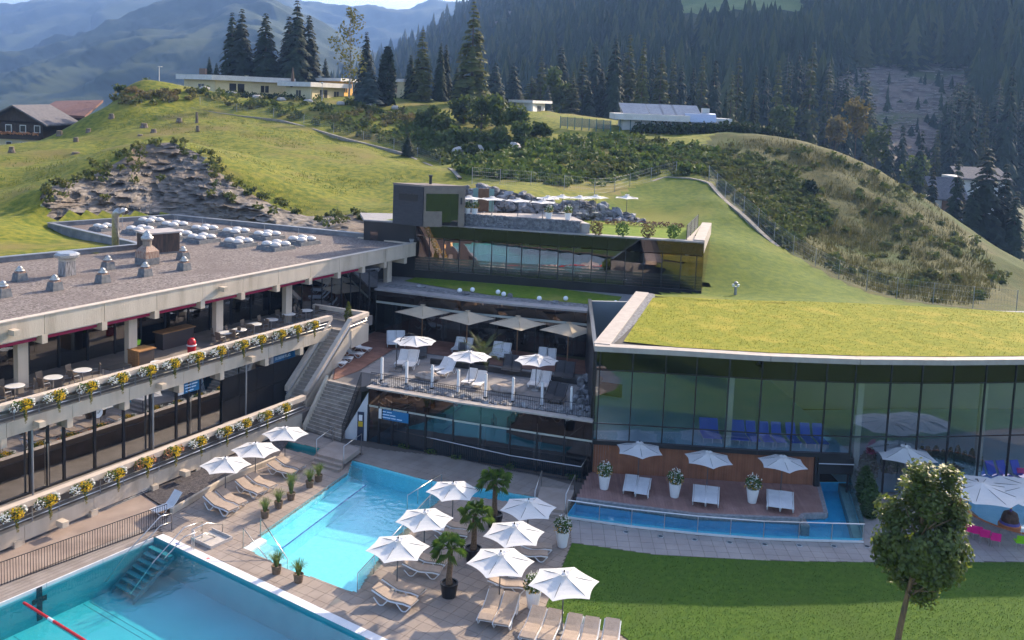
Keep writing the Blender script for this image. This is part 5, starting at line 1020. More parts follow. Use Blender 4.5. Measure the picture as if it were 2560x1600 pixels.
for h,f,lb_ in (((560,237),(538,355),'left white lounger under the left deck umbrella'),((650,250),(620,377),'right white lounger under the left deck umbrella'),((1030,300),(1025,432),'left white lounger under the middle deck umbrella'),((1120,305),(1110,442),'right white lounger under the middle deck umbrella'),((1540,332),(1545,467),'left white lounger under the right deck umbrella'),((1630,342),(1632,477),'right white lounger under the right deck umbrella')):
    put_l('flat',*dk(*h),*dk(*f),ZD,lb_,'white loungers on the timber deck')
put_l('white',438,1232,383,1275,.02,'single grey-white lounger on the gravel behind the black fence','single lounger')
for h,f,lb_ in (((690,330),(695,425),'left white lounger under the leftmost beige umbrella'),((757,330),(762,425),'right white lounger under the leftmost beige umbrella'),((372,432),(480,490),'front white lounger of the pair beside the outer stair'),((410,385),(528,455),'rear white lounger of the pair beside the outer stair'),((250,500),(352,558),'front white lounger half hidden by the stair parapet'),((300,470),(402,522),'rear white lounger half hidden by the stair parapet'),
    ((803,470),(745,572),'left white lounger behind the first white post'),((872,482),(815,592),'right white lounger behind the first white post'),((1125,525),(1008,610),'rear white lounger left of the round white umbrella'),((1168,545),(1060,642),'front white lounger left of the round white umbrella'),((1222,372),(1170,462),'left white lounger under the second beige umbrella'),((1284,382),(1250,466),'right white lounger under the second beige umbrella'),
    ((1312,610),(1250,708),'left white lounger under the central white umbrella'),((1388,622),(1330,728),'right white lounger under the central white umbrella'),((1508,412),(1460,508),'left white lounger under the third beige umbrella'),((1572,424),(1530,522),'right white lounger under the third beige umbrella'),((1798,620),(1750,728),'left white lounger under the right white terrace umbrella'),((1873,632),(1830,742),'right white lounger under the right white terrace umbrella'),((1838,455),(1825,540),'left white lounger behind the right white terrace umbrella'),((1908,463),(1898,550),'right white lounger behind the right white terrace umbrella')):
    put_l('white',*cw(*h),*cw(*f),Z_TER+.02,lb_,'white loungers on the sun terrace')
for h,f,lb_ in (((1592,495),(1560,622),'left dark lounger below the third beige umbrella'),((1652,505),(1625,632),'right dark lounger below the third beige umbrella'),((1988,540),(1955,672),'left dark lounger below the rightmost beige umbrella'),((2052,550),(2020,684),'right dark lounger below the rightmost beige umbrella'),((1950,712),(1860,842),'left dark lounger behind the last white post'),((2003,730),(1920,862),'right dark lounger behind the last white post'),((930,440),(925,505),'dark lounger behind the left cantilever umbrella'),((1225,440),(1220,500),'dark lounger beside the terrace palm')):
    put_l('dark',*cw(*h),*cw(*f),Z_TER+.02,lb_,'dark loungers on the sun terrace')
# ---------------------------------------------------------------- umbrellas
canv=M('white_canvas',(.78,.77,.76),(.74,.73,.72),1.5,.8,trans=.28); canb=M('beige_canvas',(.58,.49,.36),(.53,.44,.32),1.5,.85,trans=.3); polem=M('pole_grey',(.10,.10,.11),rough=.4,metal=.4); poleW=M('pole_wood',(.28,.15,.07),(.22,.11,.05),4,.6)
def canopy(n,Rr,zt,zr,scal=.93,phase=0.,m=5,sq=False):
    mb=MB(); 
    for k in range(n):
        a0,a1=2*math.pi*k/n+phase,2*math.pi*(k+1)/n+phase; e0=np.array([math.cos(a0),math.sin(a0)])*Rr; e1=np.array([math.cos(a1),math.sin(a1)])*Rr; base=len(mb.v)
        for i in range(m+1):
            for j in range(m+1):
                t=j/m; r=i/m; p=(e0*(1-t)+e1*t); s=1-(1-scal)*4*t*(1-t)*r; p=p*s*r; sag=-.06*math.sin(math.pi*r)-(.05*4*t*(1-t))*r*(1-r)*1.5
                mb.v.append((p[0],p[1],zt+(zr-zt)*r+sag+.03*4*t*(1-t)*r*r))
        for i in range(m):
            for j in range(m): q=base+i*(m+1)+j; mb.f.append((q,q+m+1,q+m+2,q+1)); mb.mi.append(0)
    return mb
def umbrella(name,n,Rr,zt,zr,cm,pm,phase=.17,basem=True,scal=.93):
    t=thing(name,'','umbrella',(0,0,0)); obj('pole',MB().tube([(0,0,0),(0,0,zt-.03)],.028 if pm is not poleW else .05,8),pm,t); c=obj('canopy',canopy(n,Rr,zt,zr,scal,phase),cm,t)
    obj('vent',canopy(n,.26,zt+.07,zt-.005,.95,phase,2),cm,c); obj('finial',MB().lathe([(.025,zt+.05),(.04,zt+.09),(.015,zt+.15)],n=8),darkf,t)
    for k in range(n):
        a=2*math.pi*k/n+phase; obj('rib',MB().tube([(.05*math.cos(a),.05*math.sin(a),zt-.08),(Rr*.97*math.cos(a),Rr*.97*math.sin(a),zr-.02)],.012,4),pm,t)
    if basem: obj('base',MB().lathe([(.30,0),(.30,.05),(.06,.08),(.05,.35)],n=14),M('base_grey',(.35,.34,.33),rough=.7),t)
    return Proto(t)
UM=umbrella('market_umbrella',6,1.5,2.5,2.06,canv,polem); UG='white hexagonal umbrellas around the pools'
for (bx,by),lb_,sc in (((563,1247),'white hexagonal umbrella nearest the black fence',.95),((638,1206),'white hexagonal umbrella in the middle of the left row',.95),((712,1162),'white hexagonal umbrella nearest the slab bridge',.95),
   ((1130,1318),'white umbrella at the top end of the leisure pool',.98),((1059,1397),'white umbrella at the pool edge, middle of three',.98),((992,1477),'white umbrella at the pool edge closest to the swimming pool',1.),((1317,1368),'rearmost white umbrella on the lawn side, beside the bridge',1.),((1281,1439),'middle white umbrella on the lawn side above the loungers',1.02),((1247,1519),'white umbrella in front of the potted palms',1.04),((1404,1578),'white umbrella nearest the viewer at the lawn edge',1.06)):
    UM(uz(bx,by),random.uniform(-.08,.08),lb_,scale=sc,group=UG)
for (x,y),lb_ in (((595,300),'left white umbrella on the timber deck'),((1073,370),'middle white umbrella on the timber deck'),((1586,400),'right white umbrella on the timber deck')):
    UM(uz(*dk(x,y),ZD),.35,lb_,scale=(.98,.98,1.0),group='white umbrellas on the timber deck')
UB_=umbrella('beige_umbrella',4,2.25,3.15,2.55,canb,poleW,phase=.0,basem=False,scal=1.); 
for (x,y),lb_ in (((920,418),'leftmost large beige square umbrella'),((1258,468),'second large beige square umbrella from the left'),((1638,512),'third large beige square umbrella from the left'),((2020,566),'rightmost large beige square umbrella')):
    UB_(uz(*cw(x,y),Z_TER),.10,lb_,group='beige umbrellas on the sun terrace')
UW=umbrella('round_umbrella',8,1.55,2.5,2.1,canv,polem,phase=.1)
for (x,y),lb_ in (((1275,745),'round white umbrella on a disc base in the middle of the sun terrace'),((1780,775),'round white umbrella over the white loungers at the right of the sun terrace')):
    UW(uz(*cw(x,y),Z_TER),0,lb_,group='round white umbrellas on the sun terrace')
def cantilever(label,base,to,z0,Rr=1.6,group=None,zt=2.5):
    b=uz(*base,z0); e=uz(*to,z0+zt); d=e-b; t=thing('cantilever_umbrella',label,'umbrella',b,0,group)
    obj('post',MB().tube([(0,0,0),(d[0]*.04,d[1]*.04,2.0)],.035,8),darkf,t); obj('arm',MB().tube([(d[0]*.04,d[1]*.04,1.6),(d[0]*.25,d[1]*.25,2.35),(d[0]*.6,d[1]*.6,2.72),(d[0],d[1],2.62)],.03,7),darkf,t); obj('foot',MB().box((0,0,.04),(.9,.9,.08)),M('foot_slab',(.2,.17,.15),rough=.9),t)
    mb=canopy(8,Rr,zt,zt-.42,.97,.2); mb.v=[(x+d[0],y+d[1],z) for x,y,z in mb.v]; obj('canopy',mb,canv,t)
    for k in range(8): a=2*math.pi*k/8+.2; obj('rib',MB().tube([(d[0],d[1],zt-.05),(d[0]+Rr*.97*math.cos(a),d[1]+Rr*.97*math.sin(a),zt-.44)],.012,4),darkf,t)
cantilever('white cantilever umbrella with dark arm at the left of the sun terrace',cw(725,625),cw(868,362),Z_TER)
c6=lambda x,y:(2050+.3176*x,1120+.3176*y)
cantilever('white cantilever umbrella leaning over the children\'s pool',c6(1155,520),c6(1275,275),0,2.3,zt=2.9)
cantilever('white cantilever umbrella cut by the right picture edge',c6(1700,560),c6(1640,290),0,2.3,zt=2.9)
UM(uz(*c6(640,380)),.3,'white umbrella half hidden behind the leafy tree',scale=1.25,group='white umbrellas behind the tree')
# upper terrace umbrellas
UT=umbrella('terrace_umbrella',6,1.25,2.0,1.72,canv,polem,phase=.1)
for i,(px,pa) in enumerate(((1173,493),(1231,495),(1296,499),(1358,503),(1370,495),(1406,489),(1450,492),(1490,497))):
    z=ZP if px<1440 else ZP-.55; Yd={1173:84,1231:84,1296:83.5,1358:83,1370:86.5,1406:88,1450:88,1490:89}[px]; p=uy(px,pa,Yd); hz_=p[2]-2.1
    UT((p[0],p[1],min(ZP,hz_) if False else ZP),.1*i,'%s small white umbrella from the left on the upper stone terrace'%ORD[i],scale=(1,1,max(.85,(p[2]-ZP)/2.12)),group='small umbrellas on the upper terrace')
p=hit(1565,542) ; p=uy(1565,548,93); p[2]=Z_TOP; UT(p,.3,'lone small white umbrella in front of the grassy mound',scale=(1.05,1.05,1.15))
# ---------------------------------------------------------------- plants in boxes and pots
leafg=M('leaf_green',(.045,.10,.018),(.10,.17,.035),6,.7,trans=.35); fwhite=M('flower_white',(.80,.79,.74),rough=.8,trans=.2); fyel=M('flower_yellow',(.66,.42,.01),(.75,.52,.03),8,.8,trans=.2); forg=M('flower_orange',(.58,.17,.03),(.65,.28,.04),8,.8,trans=.2); fpink=M('flower_salmon',(.60,.22,.10),(.66,.34,.15),8,.8,trans=.2)
def cluster(n,c,r,size,rg,asp=1.2):
    mb=MB()
    for _ in range(n):
        d=Vector((rg.gauss(0,1),rg.gauss(0,1),rg.gauss(0,1))).normalized()*rg.uniform(.55,1.05); mb.leaf((c[0]+d.x*r[0],c[1]+d.y*r[1],c[2]+d.z*r[2]),size*rg.uniform(.7,1.3),rg,asp=asp)
    return mb
def merge(*ms):
    o=MB()
    for q in ms: o.add(q.v,q.f)
    return o
def flowerbox(seed,orange=False):
    rg=random.Random(seed); t=thing('flower_box','','flower box',(0,0,0))
    obj('box',MB().box((0,0,-.08),(1.25,.26,.24)),M('box_brown',(.10,.07,.05),rough=.8),t)
    A,Bm=(fpink,forg) if orange else (fwhite,fyel)
    obj('foliage',merge(cluster(150,(0,-.05,.1),(.68,.30,.26),.11,rg),cluster(60,(.1,-.16,-.35),(.10,.08,.35),.05,rg,2.5)),leafg,t)
    obj('blossom_left',cluster(95,(-.44,-.10,.05),(.30,.28,.28),.08,rg),A,t); obj('blossom_right',cluster(45,(.54,-.06,.14),(.20,.26,.24),.08,rg),A,t); obj('blossom_middle',cluster(210,(.10,-.13,.05),(.36,.32,.32),.08,rg),fyel,t)
    obj('trailing_stems',cluster(45,(.12,-.18,-.55),(.07,.05,.38),.045,rg,3.),M('dry_stem',(.30,.22,.06),(.22,.2,.05),6,.8,trans=.3),t)
    return Proto(t)
FB=[flowerbox(1),flowerbox(2)]; FO=flowerbox(3,True)
for i,(px,py) in enumerate(((55,1024),(139,1003),(219,979),(298,956),(369,939),(430,918),(490,899),(547,880),(603,864),(648,851),(698,834),(739,820),(781,807))):
    s=s_at(px,py,DU+.38); FB[i%2](LP(s,DU+.34,ZC-.22),ANG,'%s white and yellow flower box from the left on the upper balcony'%ORD[i],group='flower boxes on the upper balcony')
for i,(px,py) in enumerate(((33,1284),(117,1262),(206,1231),(288,1198),(361,1169),(432,1137),(496,1115),(561,1085),(610,1064),(662,1039),(709,1017))):
    d=DL-.55*(i/10); s=s_at(px,py,d+.38); orange=i in (4,5)
    (FO if orange else FB[(i+1)%2])(LP(s,d+.34,ZLC-.25),ANG,('left' if i==4 else 'right')+' one of the two orange flower boxes on the lower balcony' if orange else '%s flower box from the left on the lower balcony, white and yellow'%ORD[i],group='flower boxes on the lower balcony')
def potflowers(seed):
    rg=random.Random(seed); t=thing('flower_pot','','flower pot',(0,0,0)); obj('pot',MB().lathe([(.22,0),(.24,.02),(.36,.80),(.36,.84),(.30,.84),(.28,.74)],n=18),whitep,t,smooth=False)
    obj('foliage',cluster(230,(0,0,1.15),(.46,.46,.42),.12,rg),leafg,t); obj('white_blossom',cluster(130,(0,0,1.25),(.48,.48,.46),.075,rg),fwhite,t); obj('orange_blossom',merge(cluster(90,(0,0,.98),(.50,.50,.20),.075,rg)),M('flower_amber',(.60,.30,.03),(.66,.42,.06),8,.8,trans=.2),t); return Proto(t)
PF=potflowers(5)
for (px,py),z0,lb_ in ((dk(362,335),ZD,'tall white flower pot at the left end of the timber deck'),(dk(853,395),ZD,'tall white flower pot between the left and middle deck umbrellas'),(dk(1392,435),ZD,'tall white flower pot between the middle and right deck umbrellas')) if False else (((1510,1222),ZD,'tall white flower pot at the left end of the timber deck'),((1686,1242),ZD,'tall white flower pot between the left and middle deck umbrellas'),((1880,1256),ZD,'tall white flower pot between the middle and right deck umbrellas'),((1405,1366),0,'tall white flower pot at the corner of the lawn'),((1332,1519),0,'tall flower pot with orange and white blossom beside the front umbrella')):
    PF(uz(px,py,z0),random.uniform(0,6),lb_,group='tall white flower pots')
for i,(px,Yd) in enumerate(((1168,83),(1186,83),(1420,82.2),(1372,82))): PF((uy(px,540,Yd)[0],Yd,ZP),i,'%s flower pot from the left on the upper stone terrace'%ORD[i],group='flower pots on the upper terrace',scale=.85)
def blades(n,L,spread,rg,w_=.012,z0=.3):
    mb=MB()
    for _ in range(n):
        a=rg.uniform(0,6.28); s=rg.uniform(.2,1)*spread; l=L*rg.uniform(.7,1.1); dx,dy=math.cos(a),math.sin(a); px,py=-dy*w_,dx*w_; p=[(dx*.05,dy*.05,z0),(dx*(.05+s*.3),dy*(.05+s*.3),z0+l*.6),(dx*(.05+s*.75),dy*(.05+s*.75),z0+l*.92),(dx*(.05+s*1.1),dy*(.05+s*1.1),z0+l*(.85 if s>.2 else 1.1))]
        k=len(mb.v)
        for i,q in enumerate(p): f=1-i*.28; mb.v+=[(q[0]-px*f,q[1]-py*f,q[2]),(q[0]+px*f,q[1]+py*f,q[2])]
        for i in range(3): mb.f.append((k+2*i,k+2*i+1,k+2*i+3,k+2*i+2)); mb.mi.append(0)
    return mb
def grasspot(seed,L):
    rg=random.Random(seed); t=thing('grass_pot','','potted grass',(0,0,0)); obj('pot',MB().lathe([(.17,0),(.22,.36),(.19,.36),(.17,.3)],n=12),M('basket_brown',(.12,.085,.055),(.20,.14,.09),9,.9,bump=.5,bs=20),t); obj('grass',blades(170,L,.42,rg),M('grass_blade',(.10,.17,.035),(.20,.25,.08),5,.7,trans=.35),t); return Proto(t)
GP=grasspot(1,.62); GPb=grasspot(2,1.05)
for (x,y),lb_,b_ in (((1120,578),'potted grass nearest the slab bridge',0),((1036,635),'second potted grass from the slab bridge',0),((860,752),'tallest potted grass, in the middle of the pool-side row',1),((742,832),'potted grass just left of the tallest one',0),((615,922),'potted grass closest to the pool steps',0),((722,1450),'left one of the two grass pots at the front pool edge',0),((930,1530),'right one of the two grass pots at the front pool edge',0)):
    (GPb if b_ else GP)(uz(*c3_(x,y)),random.uniform(0,6),lb_,group='potted grasses along the leisure pool',scale=1.12)
# palms
def fan(mb,o,a,el,L,rg,n=11):
    d=Vector((math.cos(a)*math.cos(el),math.sin(a)*math.cos(el),math.sin(el))); side=Vector((-math.sin(a),math.cos(a),0)); upv=d.cross(side); c=Vector(o)+d*L*.55
    for k in range(n):
        b=-1.25+2.5*k/(n-1); e=(d*math.cos(b)+side*math.sin(b)); tip=c+e*L*.60+Vector((0,0,-.20*L*(1+abs(b)))); m_=c+e*L*.36; w_=e.cross(Vector((0,0,1)))
        w_=w_.normalized()*.017 if w_.length>1e-3 else side*.017; mb.add([c,m_+w_,tip,m_-w_],[(0,1,2),(0,2,3)])
def palm(seed,h):
    rg=random.Random(seed); t=thing('fan_palm','','palm',(0,0,0)); obj('pot',MB().lathe([(.32,0),(.42,.62),(.42,.68),(.36,.68),(.35,.6)],n=18),M('black_pot',(.012,.012,.014),rough=.35),t); obj('soil',MB().lathe([(.35,.58),(.35,.6)],n=14),M('pot_stones',(.3,.3,.31),(.12,.12,.12),14,.9),t)
    obj('trunk',MB().tube([(0,0,.55),(.03,0,1.),(.0,.04,1.5),(.02,.02,h)],[.17,.14,.13,.12],9),M('palm_trunk',(.10,.06,.035),(.19,.12,.07),14,.95,bump=1.,bs=25),t)
    mb=MB(); st2=MB()
    for k in range(19):
        a=k*2.4; el=1.35-1.9*(k/19)+rg.uniform(-.15,.15); L=rg.uniform(.70,.98); fan(mb,(.02,.02,h),a,el,L,rg); d=Vector((math.cos(a)*math.cos(el),math.sin(a)*math.cos(el),math.sin(el))); st2.tube([(.02,.02,h),Vector((.02,.02,h))+d*L*.55],.012,3)
    obj('fronds',mb,M('palm_leaf',(.06,.13,.02),(.16,.23,.04),3,.55,trans=.3),t); obj('stalks',st2,leafg,t); return Proto(t)
PM=palm(4,2.35)
for (px,py),lb_,sc in (((1122,1490),'potted fan palm nearest the viewer in a black pot',1.0),((1182,1402),'middle potted fan palm among the white umbrellas',1.02),((1236,1315),'potted fan palm farthest back beside the canal',1.05)): PM(uz(px,py),random.uniform(0,6),lb_,scale=sc,group='potted fan palms')
rg=random.Random(8); t=thing('feather_palm','feathery date palm in a dark pot on the sun terrace','palm',uz(*cw(1372,605),Z_TER)); obj('pot',MB().lathe([(.5,0),(.62,.55),(.55,.55),(.5,.45)],n=16),M('black_pot',(.012,.012,.014),rough=.35),t); obj('trunk',MB().tube([(0,0,.4),(0,0,1.0)],[.2,.22],8),M('palm_trunk',(.1,.06,.035)),t); mb=MB()
for k in range(26):
    a=k*2.4; el=1.2-1.0*k/26; pts=[Vector((0,0,.95))]; d=Vector((math.cos(a)*math.cos(el),math.sin(a)*math.cos(el),math.sin(el)))
    for i in range(9): d=(d+Vector((0,0,-.11))).normalized(); pts.append(pts[-1]+d*.25)
    for i in range(1,9):
        s=pts[i]; tdir=(pts[i+1]-pts[i]).normalized() if i<9 else d; sd_=tdir.cross(Vector((0,0,1))).normalized()
        for q in (-1,1):
            for f in (0,.5): b0_=s+tdir*.25*f; e_=b0_+sd_*q*.34*math.sin(.5+i*.3)+tdir*.2-Vector((0,0,.06)); mb.add([b0_,b0_+tdir*.05,e_],[(0,1,2)])
obj('fronds',mb,M('date_leaf',(.11,.15,.025),(.18,.20,.045),3,.6,trans=.3),t)
# white posts, boulders on the terrace
for i,(x,y) in enumerate(((618,700),(805,728),(998,762),(1195,798),(1402,832),(1608,862),(1828,895),(2048,938))):
    t=thing('white_post','%s white square post from the left behind the terrace railing'%ORD[i],'post',uz(*cw(x,y),Z_TER+.42),-.35,'white posts along the sun terrace'); obj('shaft',MB().box((0,0,.85),(.15,.15,1.5)),whitep,t); obj('foot',MB().box((0,0,.05),(.19,.19,.1)),darkf,t); obj('lamp_head',MB().box((0,0,1.62),(.13,.13,.05)),M('lamp_glass',(.5,.5,.5),rough=.2),t)
bl=M('pale_boulder',(.32,.25,.20),(.45,.38,.33),2.5,.85,bump=.8,bs=5)
for (x,y),r_,lb_ in (((968,695),(1.0,.45,.38),'pale boulder on the sun terrace behind the third white post'),((1535,785),(1.0,.5,.32),'flat pale boulder on the sun terrace beside the sixth white post')):
    o=solo('boulder',MB().ball((0,0,r_[2]*.6),r_,9,6,.14),bl,lb_,'boulder',uz(*cw(x,y),Z_TER),AW)
# ---------------------------------------------------------------- upper balcony: tables, chairs, bar, bin
tp=thing('bistro_table','','table',(0,0,0)); obj('top',MB().lathe([(.50,.72),(.52,.735),(.50,.755)],n=22),M('table_white',(.66,.65,.64),rough=.35),tp); obj('column',MB().tube([(0,0,.03),(0,0,.72)],.035,8),steel,tp)
for k in range(4): a=k*math.pi/2+.4; obj('foot',MB().tube([(0,0,.06),(.33*math.cos(a),.33*math.sin(a),.02)],.025,5),steel,tp)
TPr=Proto(tp)
ch=thing('wicker_chair','','chair',(0,0,0)); wick=M('wicker',(.13,.095,.07),(.20,.15,.11),18,.8)
obj('seat',MB().box((0,0,.43),(.46,.46,.04)),wick,ch); obj('backrest',MB().box((-.24,0,.72),(.04,.46,.52),0,tilt=('Y',-.18)),wick,ch)
for x in (-.2,.2):
    for y in (-.21,.21): obj('leg',MB().tube([(x,y,0),(x*.95,y,.43)],.014,5),galv,ch)
for y in (-.24,.24): obj('armrest',MB().tube([(-.22,y,.64),(.15,y,.64),(.2,y,.43)],.016,5),galv,ch)
CHr=Proto(ch)
tabs=[(37,964),(133,943),(206,925),(392,905),(564,831),(598,824),(636,810),(678,799),(722,785),(765,776)]
tl=['bistro table at the far left of the upper balcony','second bistro table from the left on the upper balcony','bistro table left of the glass wind table','small round table below the timber counter','bistro table right of the red bin','bistro table behind the eighth flower box','slim bistro table at the third column','fourth bistro table from the landing','second last bistro table towards the landing','last bistro table, nearest the landing corner']
for i,(px,py) in enumerate(tabs):
    p=uz(px,py,ZF+.74); TPr((p[0],p[1],ZF),0,tl[i],scale=(.75,.75,1.) if i==3 else 1.,group='bistro tables on the upper balcony')
    if i==3: continue
    for k,(da,nm_) in enumerate(((0.4,'right of'),(2.6,'left of'),(4.2,'in front of'))):
        if i>6 and k==2: continue
        a=da+ANG*.3; CHr((p[0]+.72*math.cos(a),p[1]+.72*math.sin(a),ZF),a+math.pi+random.uniform(-.3,.3),'wicker chair %s the %s table from the left'%(nm_,ORD[i if i<3 else i-1]),group='wicker chairs on the upper balcony')
wd_=M('counter_timber',(.30,.14,.05),(.40,.21,.08),2.5,.6,stretch=(1,1,8)); 
t=thing('timber_bar','timber bar counter with slatted front under the roof edge','bar counter',uz(357,912,ZF),ANG); obj('body',MB().box((0,.1,.5),(1.1,1.0,1.0)),M('bar_dark',(.06,.045,.04),rough=.7),t); obj('top',MB().box((0,.1,1.03),(1.3,1.15,.06)),wd_,t)
for k in range(7): obj('slat',MB().box((-.62,-.35+k*.15,.5),(.04,.13,1.0)),wd_,t)
t=thing('timber_bar','second timber counter standing behind the red bin','bar counter',uz(440,878,ZF)+np.array([-.6,1.4,0]),ANG); obj('body',MB().box((0,0,.55),(2.6,.8,1.1)),M('bar_dark',(.06,.045,.04),rough=.7),t); obj('top',MB().box((0,0,1.13),(2.8,1.0,.06)),wd_,t)
p=uz(340,862,ZF+1.1); solo('green_crate',MB().lathe([(.24,0),(.30,.32),(.26,.32),(.22,.05)],n=4,phase=.78),M('crate_green',(.25,.55,.02),rough=.5),'bright green plastic crate on the timber bar','crate',p,ANG)
t=thing('litter_bin','red dome-topped litter bin with white ring beside the counter','bin',uz(479,888,ZF)); rd=M('bin_red',(.50,.01,.02),rough=.35); obj('body',MB().lathe([(.24,0),(.26,.06),(.28,.62),(.28,.64)],n=16),rd,t,smooth=False); obj('ring',MB().lathe([(.31,.64),(.33,.68),(.31,.73)],n=16),white,t); obj('dome',MB().lathe([(.27,.73),(.28,.9),(.20,1.08),(.08,1.16),(.01,1.17)],n=16),rd,t,smooth=True)
t=thing('glass_table','black glass topped table with steel legs between tables and bar','table',uz(293,948,ZF),ANG); obj('top',MB().box((0,0,.78),(1.5,.8,.03)),blackm,t)
for x in (-.7,.7):
    for y in (-.35,.35): obj('leg',MB().tube([(x,y,0),(x,y,.78)],.025,6),steel,t)
t=thing('small_conifer','small potted conifer at the head of the outer stair','conifer',uz(870,806,ZF)); obj('pot',MB().lathe([(.2,0),(.26,.35)],n=12),M('basket_brown',(.12,.085,.055)),t); rg=random.Random(3); mb=MB()
for k in range(420): h=rg.random(); a=rg.uniform(0,6.28); r=.34*(1-h)**.7*rg.uniform(.7,1.05); mb.leaf((r*math.cos(a),r*math.sin(a),.35+1.25*h),.11,rg,upb=1.)
obj('foliage',mb,M('conifer_gold',(.13,.15,.02),(.20,.21,.03),5,.7,trans=.3),t)
# blue loungers and plants inside the hall
bls=M('blue_sling',(.03,.09,.62),rough=.6); bt=thing('blue_lounger','','sun lounger',(0,0,0)); obj('sling',MB().box((.35,0,.36),(1.2,.6,.04)).box((-.45,0,.72),(.06,.6,.85),0,tilt=('Y',-.5)),bls,bt); obj('seat_frame',MB().tube([(-.6,-.3,.33),(.95,-.3,.33)],.02,5).tube([(-.6,.3,.33),(.95,.3,.33)],.02,5),whitep,bt)
for x in (-.5,.85):
    for y in (-.28,.28): obj('leg',MB().tube([(x,y,0),(x,y,.34)],.02,5),whitep,bt)
BT=Proto(bt); L1=offs(KR,1.5)
for i,px in enumerate((1762,1788,1830,1852,1880,1915,1945,1980,2015,2048)): p=xat(L1,px,3.); BT((p[0],p[1],2.52),-1.57,'%s blue lounger from the left behind the hall windows'%ORD[i],group='blue loungers inside the hall')
L2=offs(KR,1.2)
for i,px in enumerate((2462,2488,2515,2548)): p=xat(L2,px,.8); BT((p[0],p[1],.14),-1.3,'%s blue lounger from the left behind the ground-level hall glass'%ORD[i],group='blue loungers at ground level')
# children's corner
t=thing('play_fountain','brown and orange play fountain with striped post in the children\'s pool','fountain',uz(2523,1318)); obj('ring',MB().lathe([(.58,-.05),(.60,.18),(.55,.24)],n=18),M('rim_orange',(.5,.16,.05)),t); obj('collar',MB().lathe([(.54,.241),(.52,.36)],n=18),M('collar_blue',(.10,.08,.30),rough=.5),t); obj('rock',MB().lathe([(.46,.36),(.44,.6),(.36,.85),(.18,.95)],n=12),M('fountain_brown',(.06,.03,.02),(.10,.05,.03),6,.7,bump=.6),t)
for k in range(4): obj('post_band',MB().lathe([(.07,.95+.16*k),(.07,1.10+.16*k)],n=8),M('band_yellow',(.6,.4,.03),rough=.5) if k%2 else collar if False else M('collar_blue',(.10,.08,.30)),t)
def shell(name,label,px,py,rz,cm):
    t=thing(name,label,'chair',uz(px,py),rz); obj('seat',MB().box((0,0,.40),(.48,.48,.05)),cm,t); obj('backrest',MB().box((-.24,0,.62),(.05,.48,.42),0,tilt=('Y',-.25)),cm,t)
    for x in (-.2,.2):
        for y in (-.2,.2): obj('leg',MB().tube([(x,y,.38),(x*1.1,y*1.1,0)],.016,5),steel,t)
pk=M('chair_pink',(.70,.015,.22),rough=.45); gn=M('chair_green',(.22,.55,.01),rough=.45)
for i,(x,y) in enumerate(((1170,700),(1230,715),(1290,742),(1375,770))): shell('pink_chair','%s pink plastic chair from the left at the children\'s pool rim'%ORD[i],*c6(x,y),1.2,pk)
shell('green_chair','lime green plastic chair at the children\'s pool rim',*c6(1565,790),1.4,gn); shell('pink_chair','pink chair at the right picture edge before the hall glass',*c6(1590,270),-1.5,pk)
t=thing('thuja_planter','pale planter with a painted yellow fish and clipped thujas','planter',uz(*c6(1088,300)),-.03); obj('box',MB().box((0,0,.4),(2.7,.7,.8)),M('planter_pale',(.45,.42,.45),rough=.7),t)
fish=MB().add([(-.75+.38*math.cos(a),-.36,.38+.20*math.sin(a)) for a in np.linspace(0,2*math.pi,14,endpoint=False)]+[(-.40,-.36,.38),(-.18,-.36,.52),(-.18,-.36,.24)],[tuple(range(14))[::-1],(14,16,15)]); obj('painted_fish',fish,M('fish_yellow',(.55,.40,.04),rough=.7),t); obj('painted_fin',MB().add([(-.70,-.361,.56),(-.42,-.361,.72),(-.52,-.361,.52)],[(0,2,1)]),M('mark_blue',(.03,.07,.30)),t)
thj=M('thuja_green',(.03,.065,.015),(.06,.11,.025),5,.8,trans=.2)
def thuja(h,r,seed,n=500):
    rg=random.Random(seed); mb=MB()
    for k in range(n): u=rg.random(); a=rg.uniform(0,6.28); rr2=r*min(1,(1-u)*2.2)**.6*(.6+.4*min(1,u*6))*rg.uniform(.75,1.05); mb.leaf((rr2*math.cos(a),rr2*math.sin(a),h*u*.98+.05),.16,rg,upb=1.2)
    mb.tube([(0,0,0),(0,0,h*.85)],[r*.45,.03],6); return mb.mesh('thuja',thj)
th1=thuja(2.2,.36,1); th2=thuja(1.9,.30,2)
for k in range(6): o=obj('thuja',None,None,t,data=th2); o.location=(-1.1+k*.44,0,.75); o.scale=(.75,.75,.8+.08*(k%3))
for i,(x,y) in enumerate(((375,265),(328,330),(345,430),(385,545))): solo('thuja_bush',None,None,'%s clipped thuja from the back beside the canal glass'%ORD[i],'thuja',uz(*c6(x,y)),i,'thujas beside the canal glass',data=th1).scale=(1.35,1.35,1.0)
for i,(x,y) in enumerate(((500,190),(545,195),(590,195),(770,205),(815,205),(880,200))): solo('thuja_bush',None,None,'%s thuja from the left against the hall glass behind the tree'%ORD[i],'thuja',uz(*c6(x,y))+np.array([0,-.3,0]),i,'thujas against the hall glass',data=th2)
solo('low_shrub',cluster(160,(0,0,.35),(.7,.4,.35),.14,random.Random(5)),leafg,'low green shrub beside the fish planter','shrub',uz(*c6(1225,250)))
t=thing('manhole_cover','round turquoise cover in the lawn beside the tree','cover',uz(*c6(1020,982))); obj('lid',MB().lathe([(.42,.02),(.42,.07),(.36,.09)],n=20),M('cover_teal',(.10,.30,.32),rough=.6),t); obj('ring',MB().lathe([(.46,.0),(.46,.05)],n=20),galv,t)
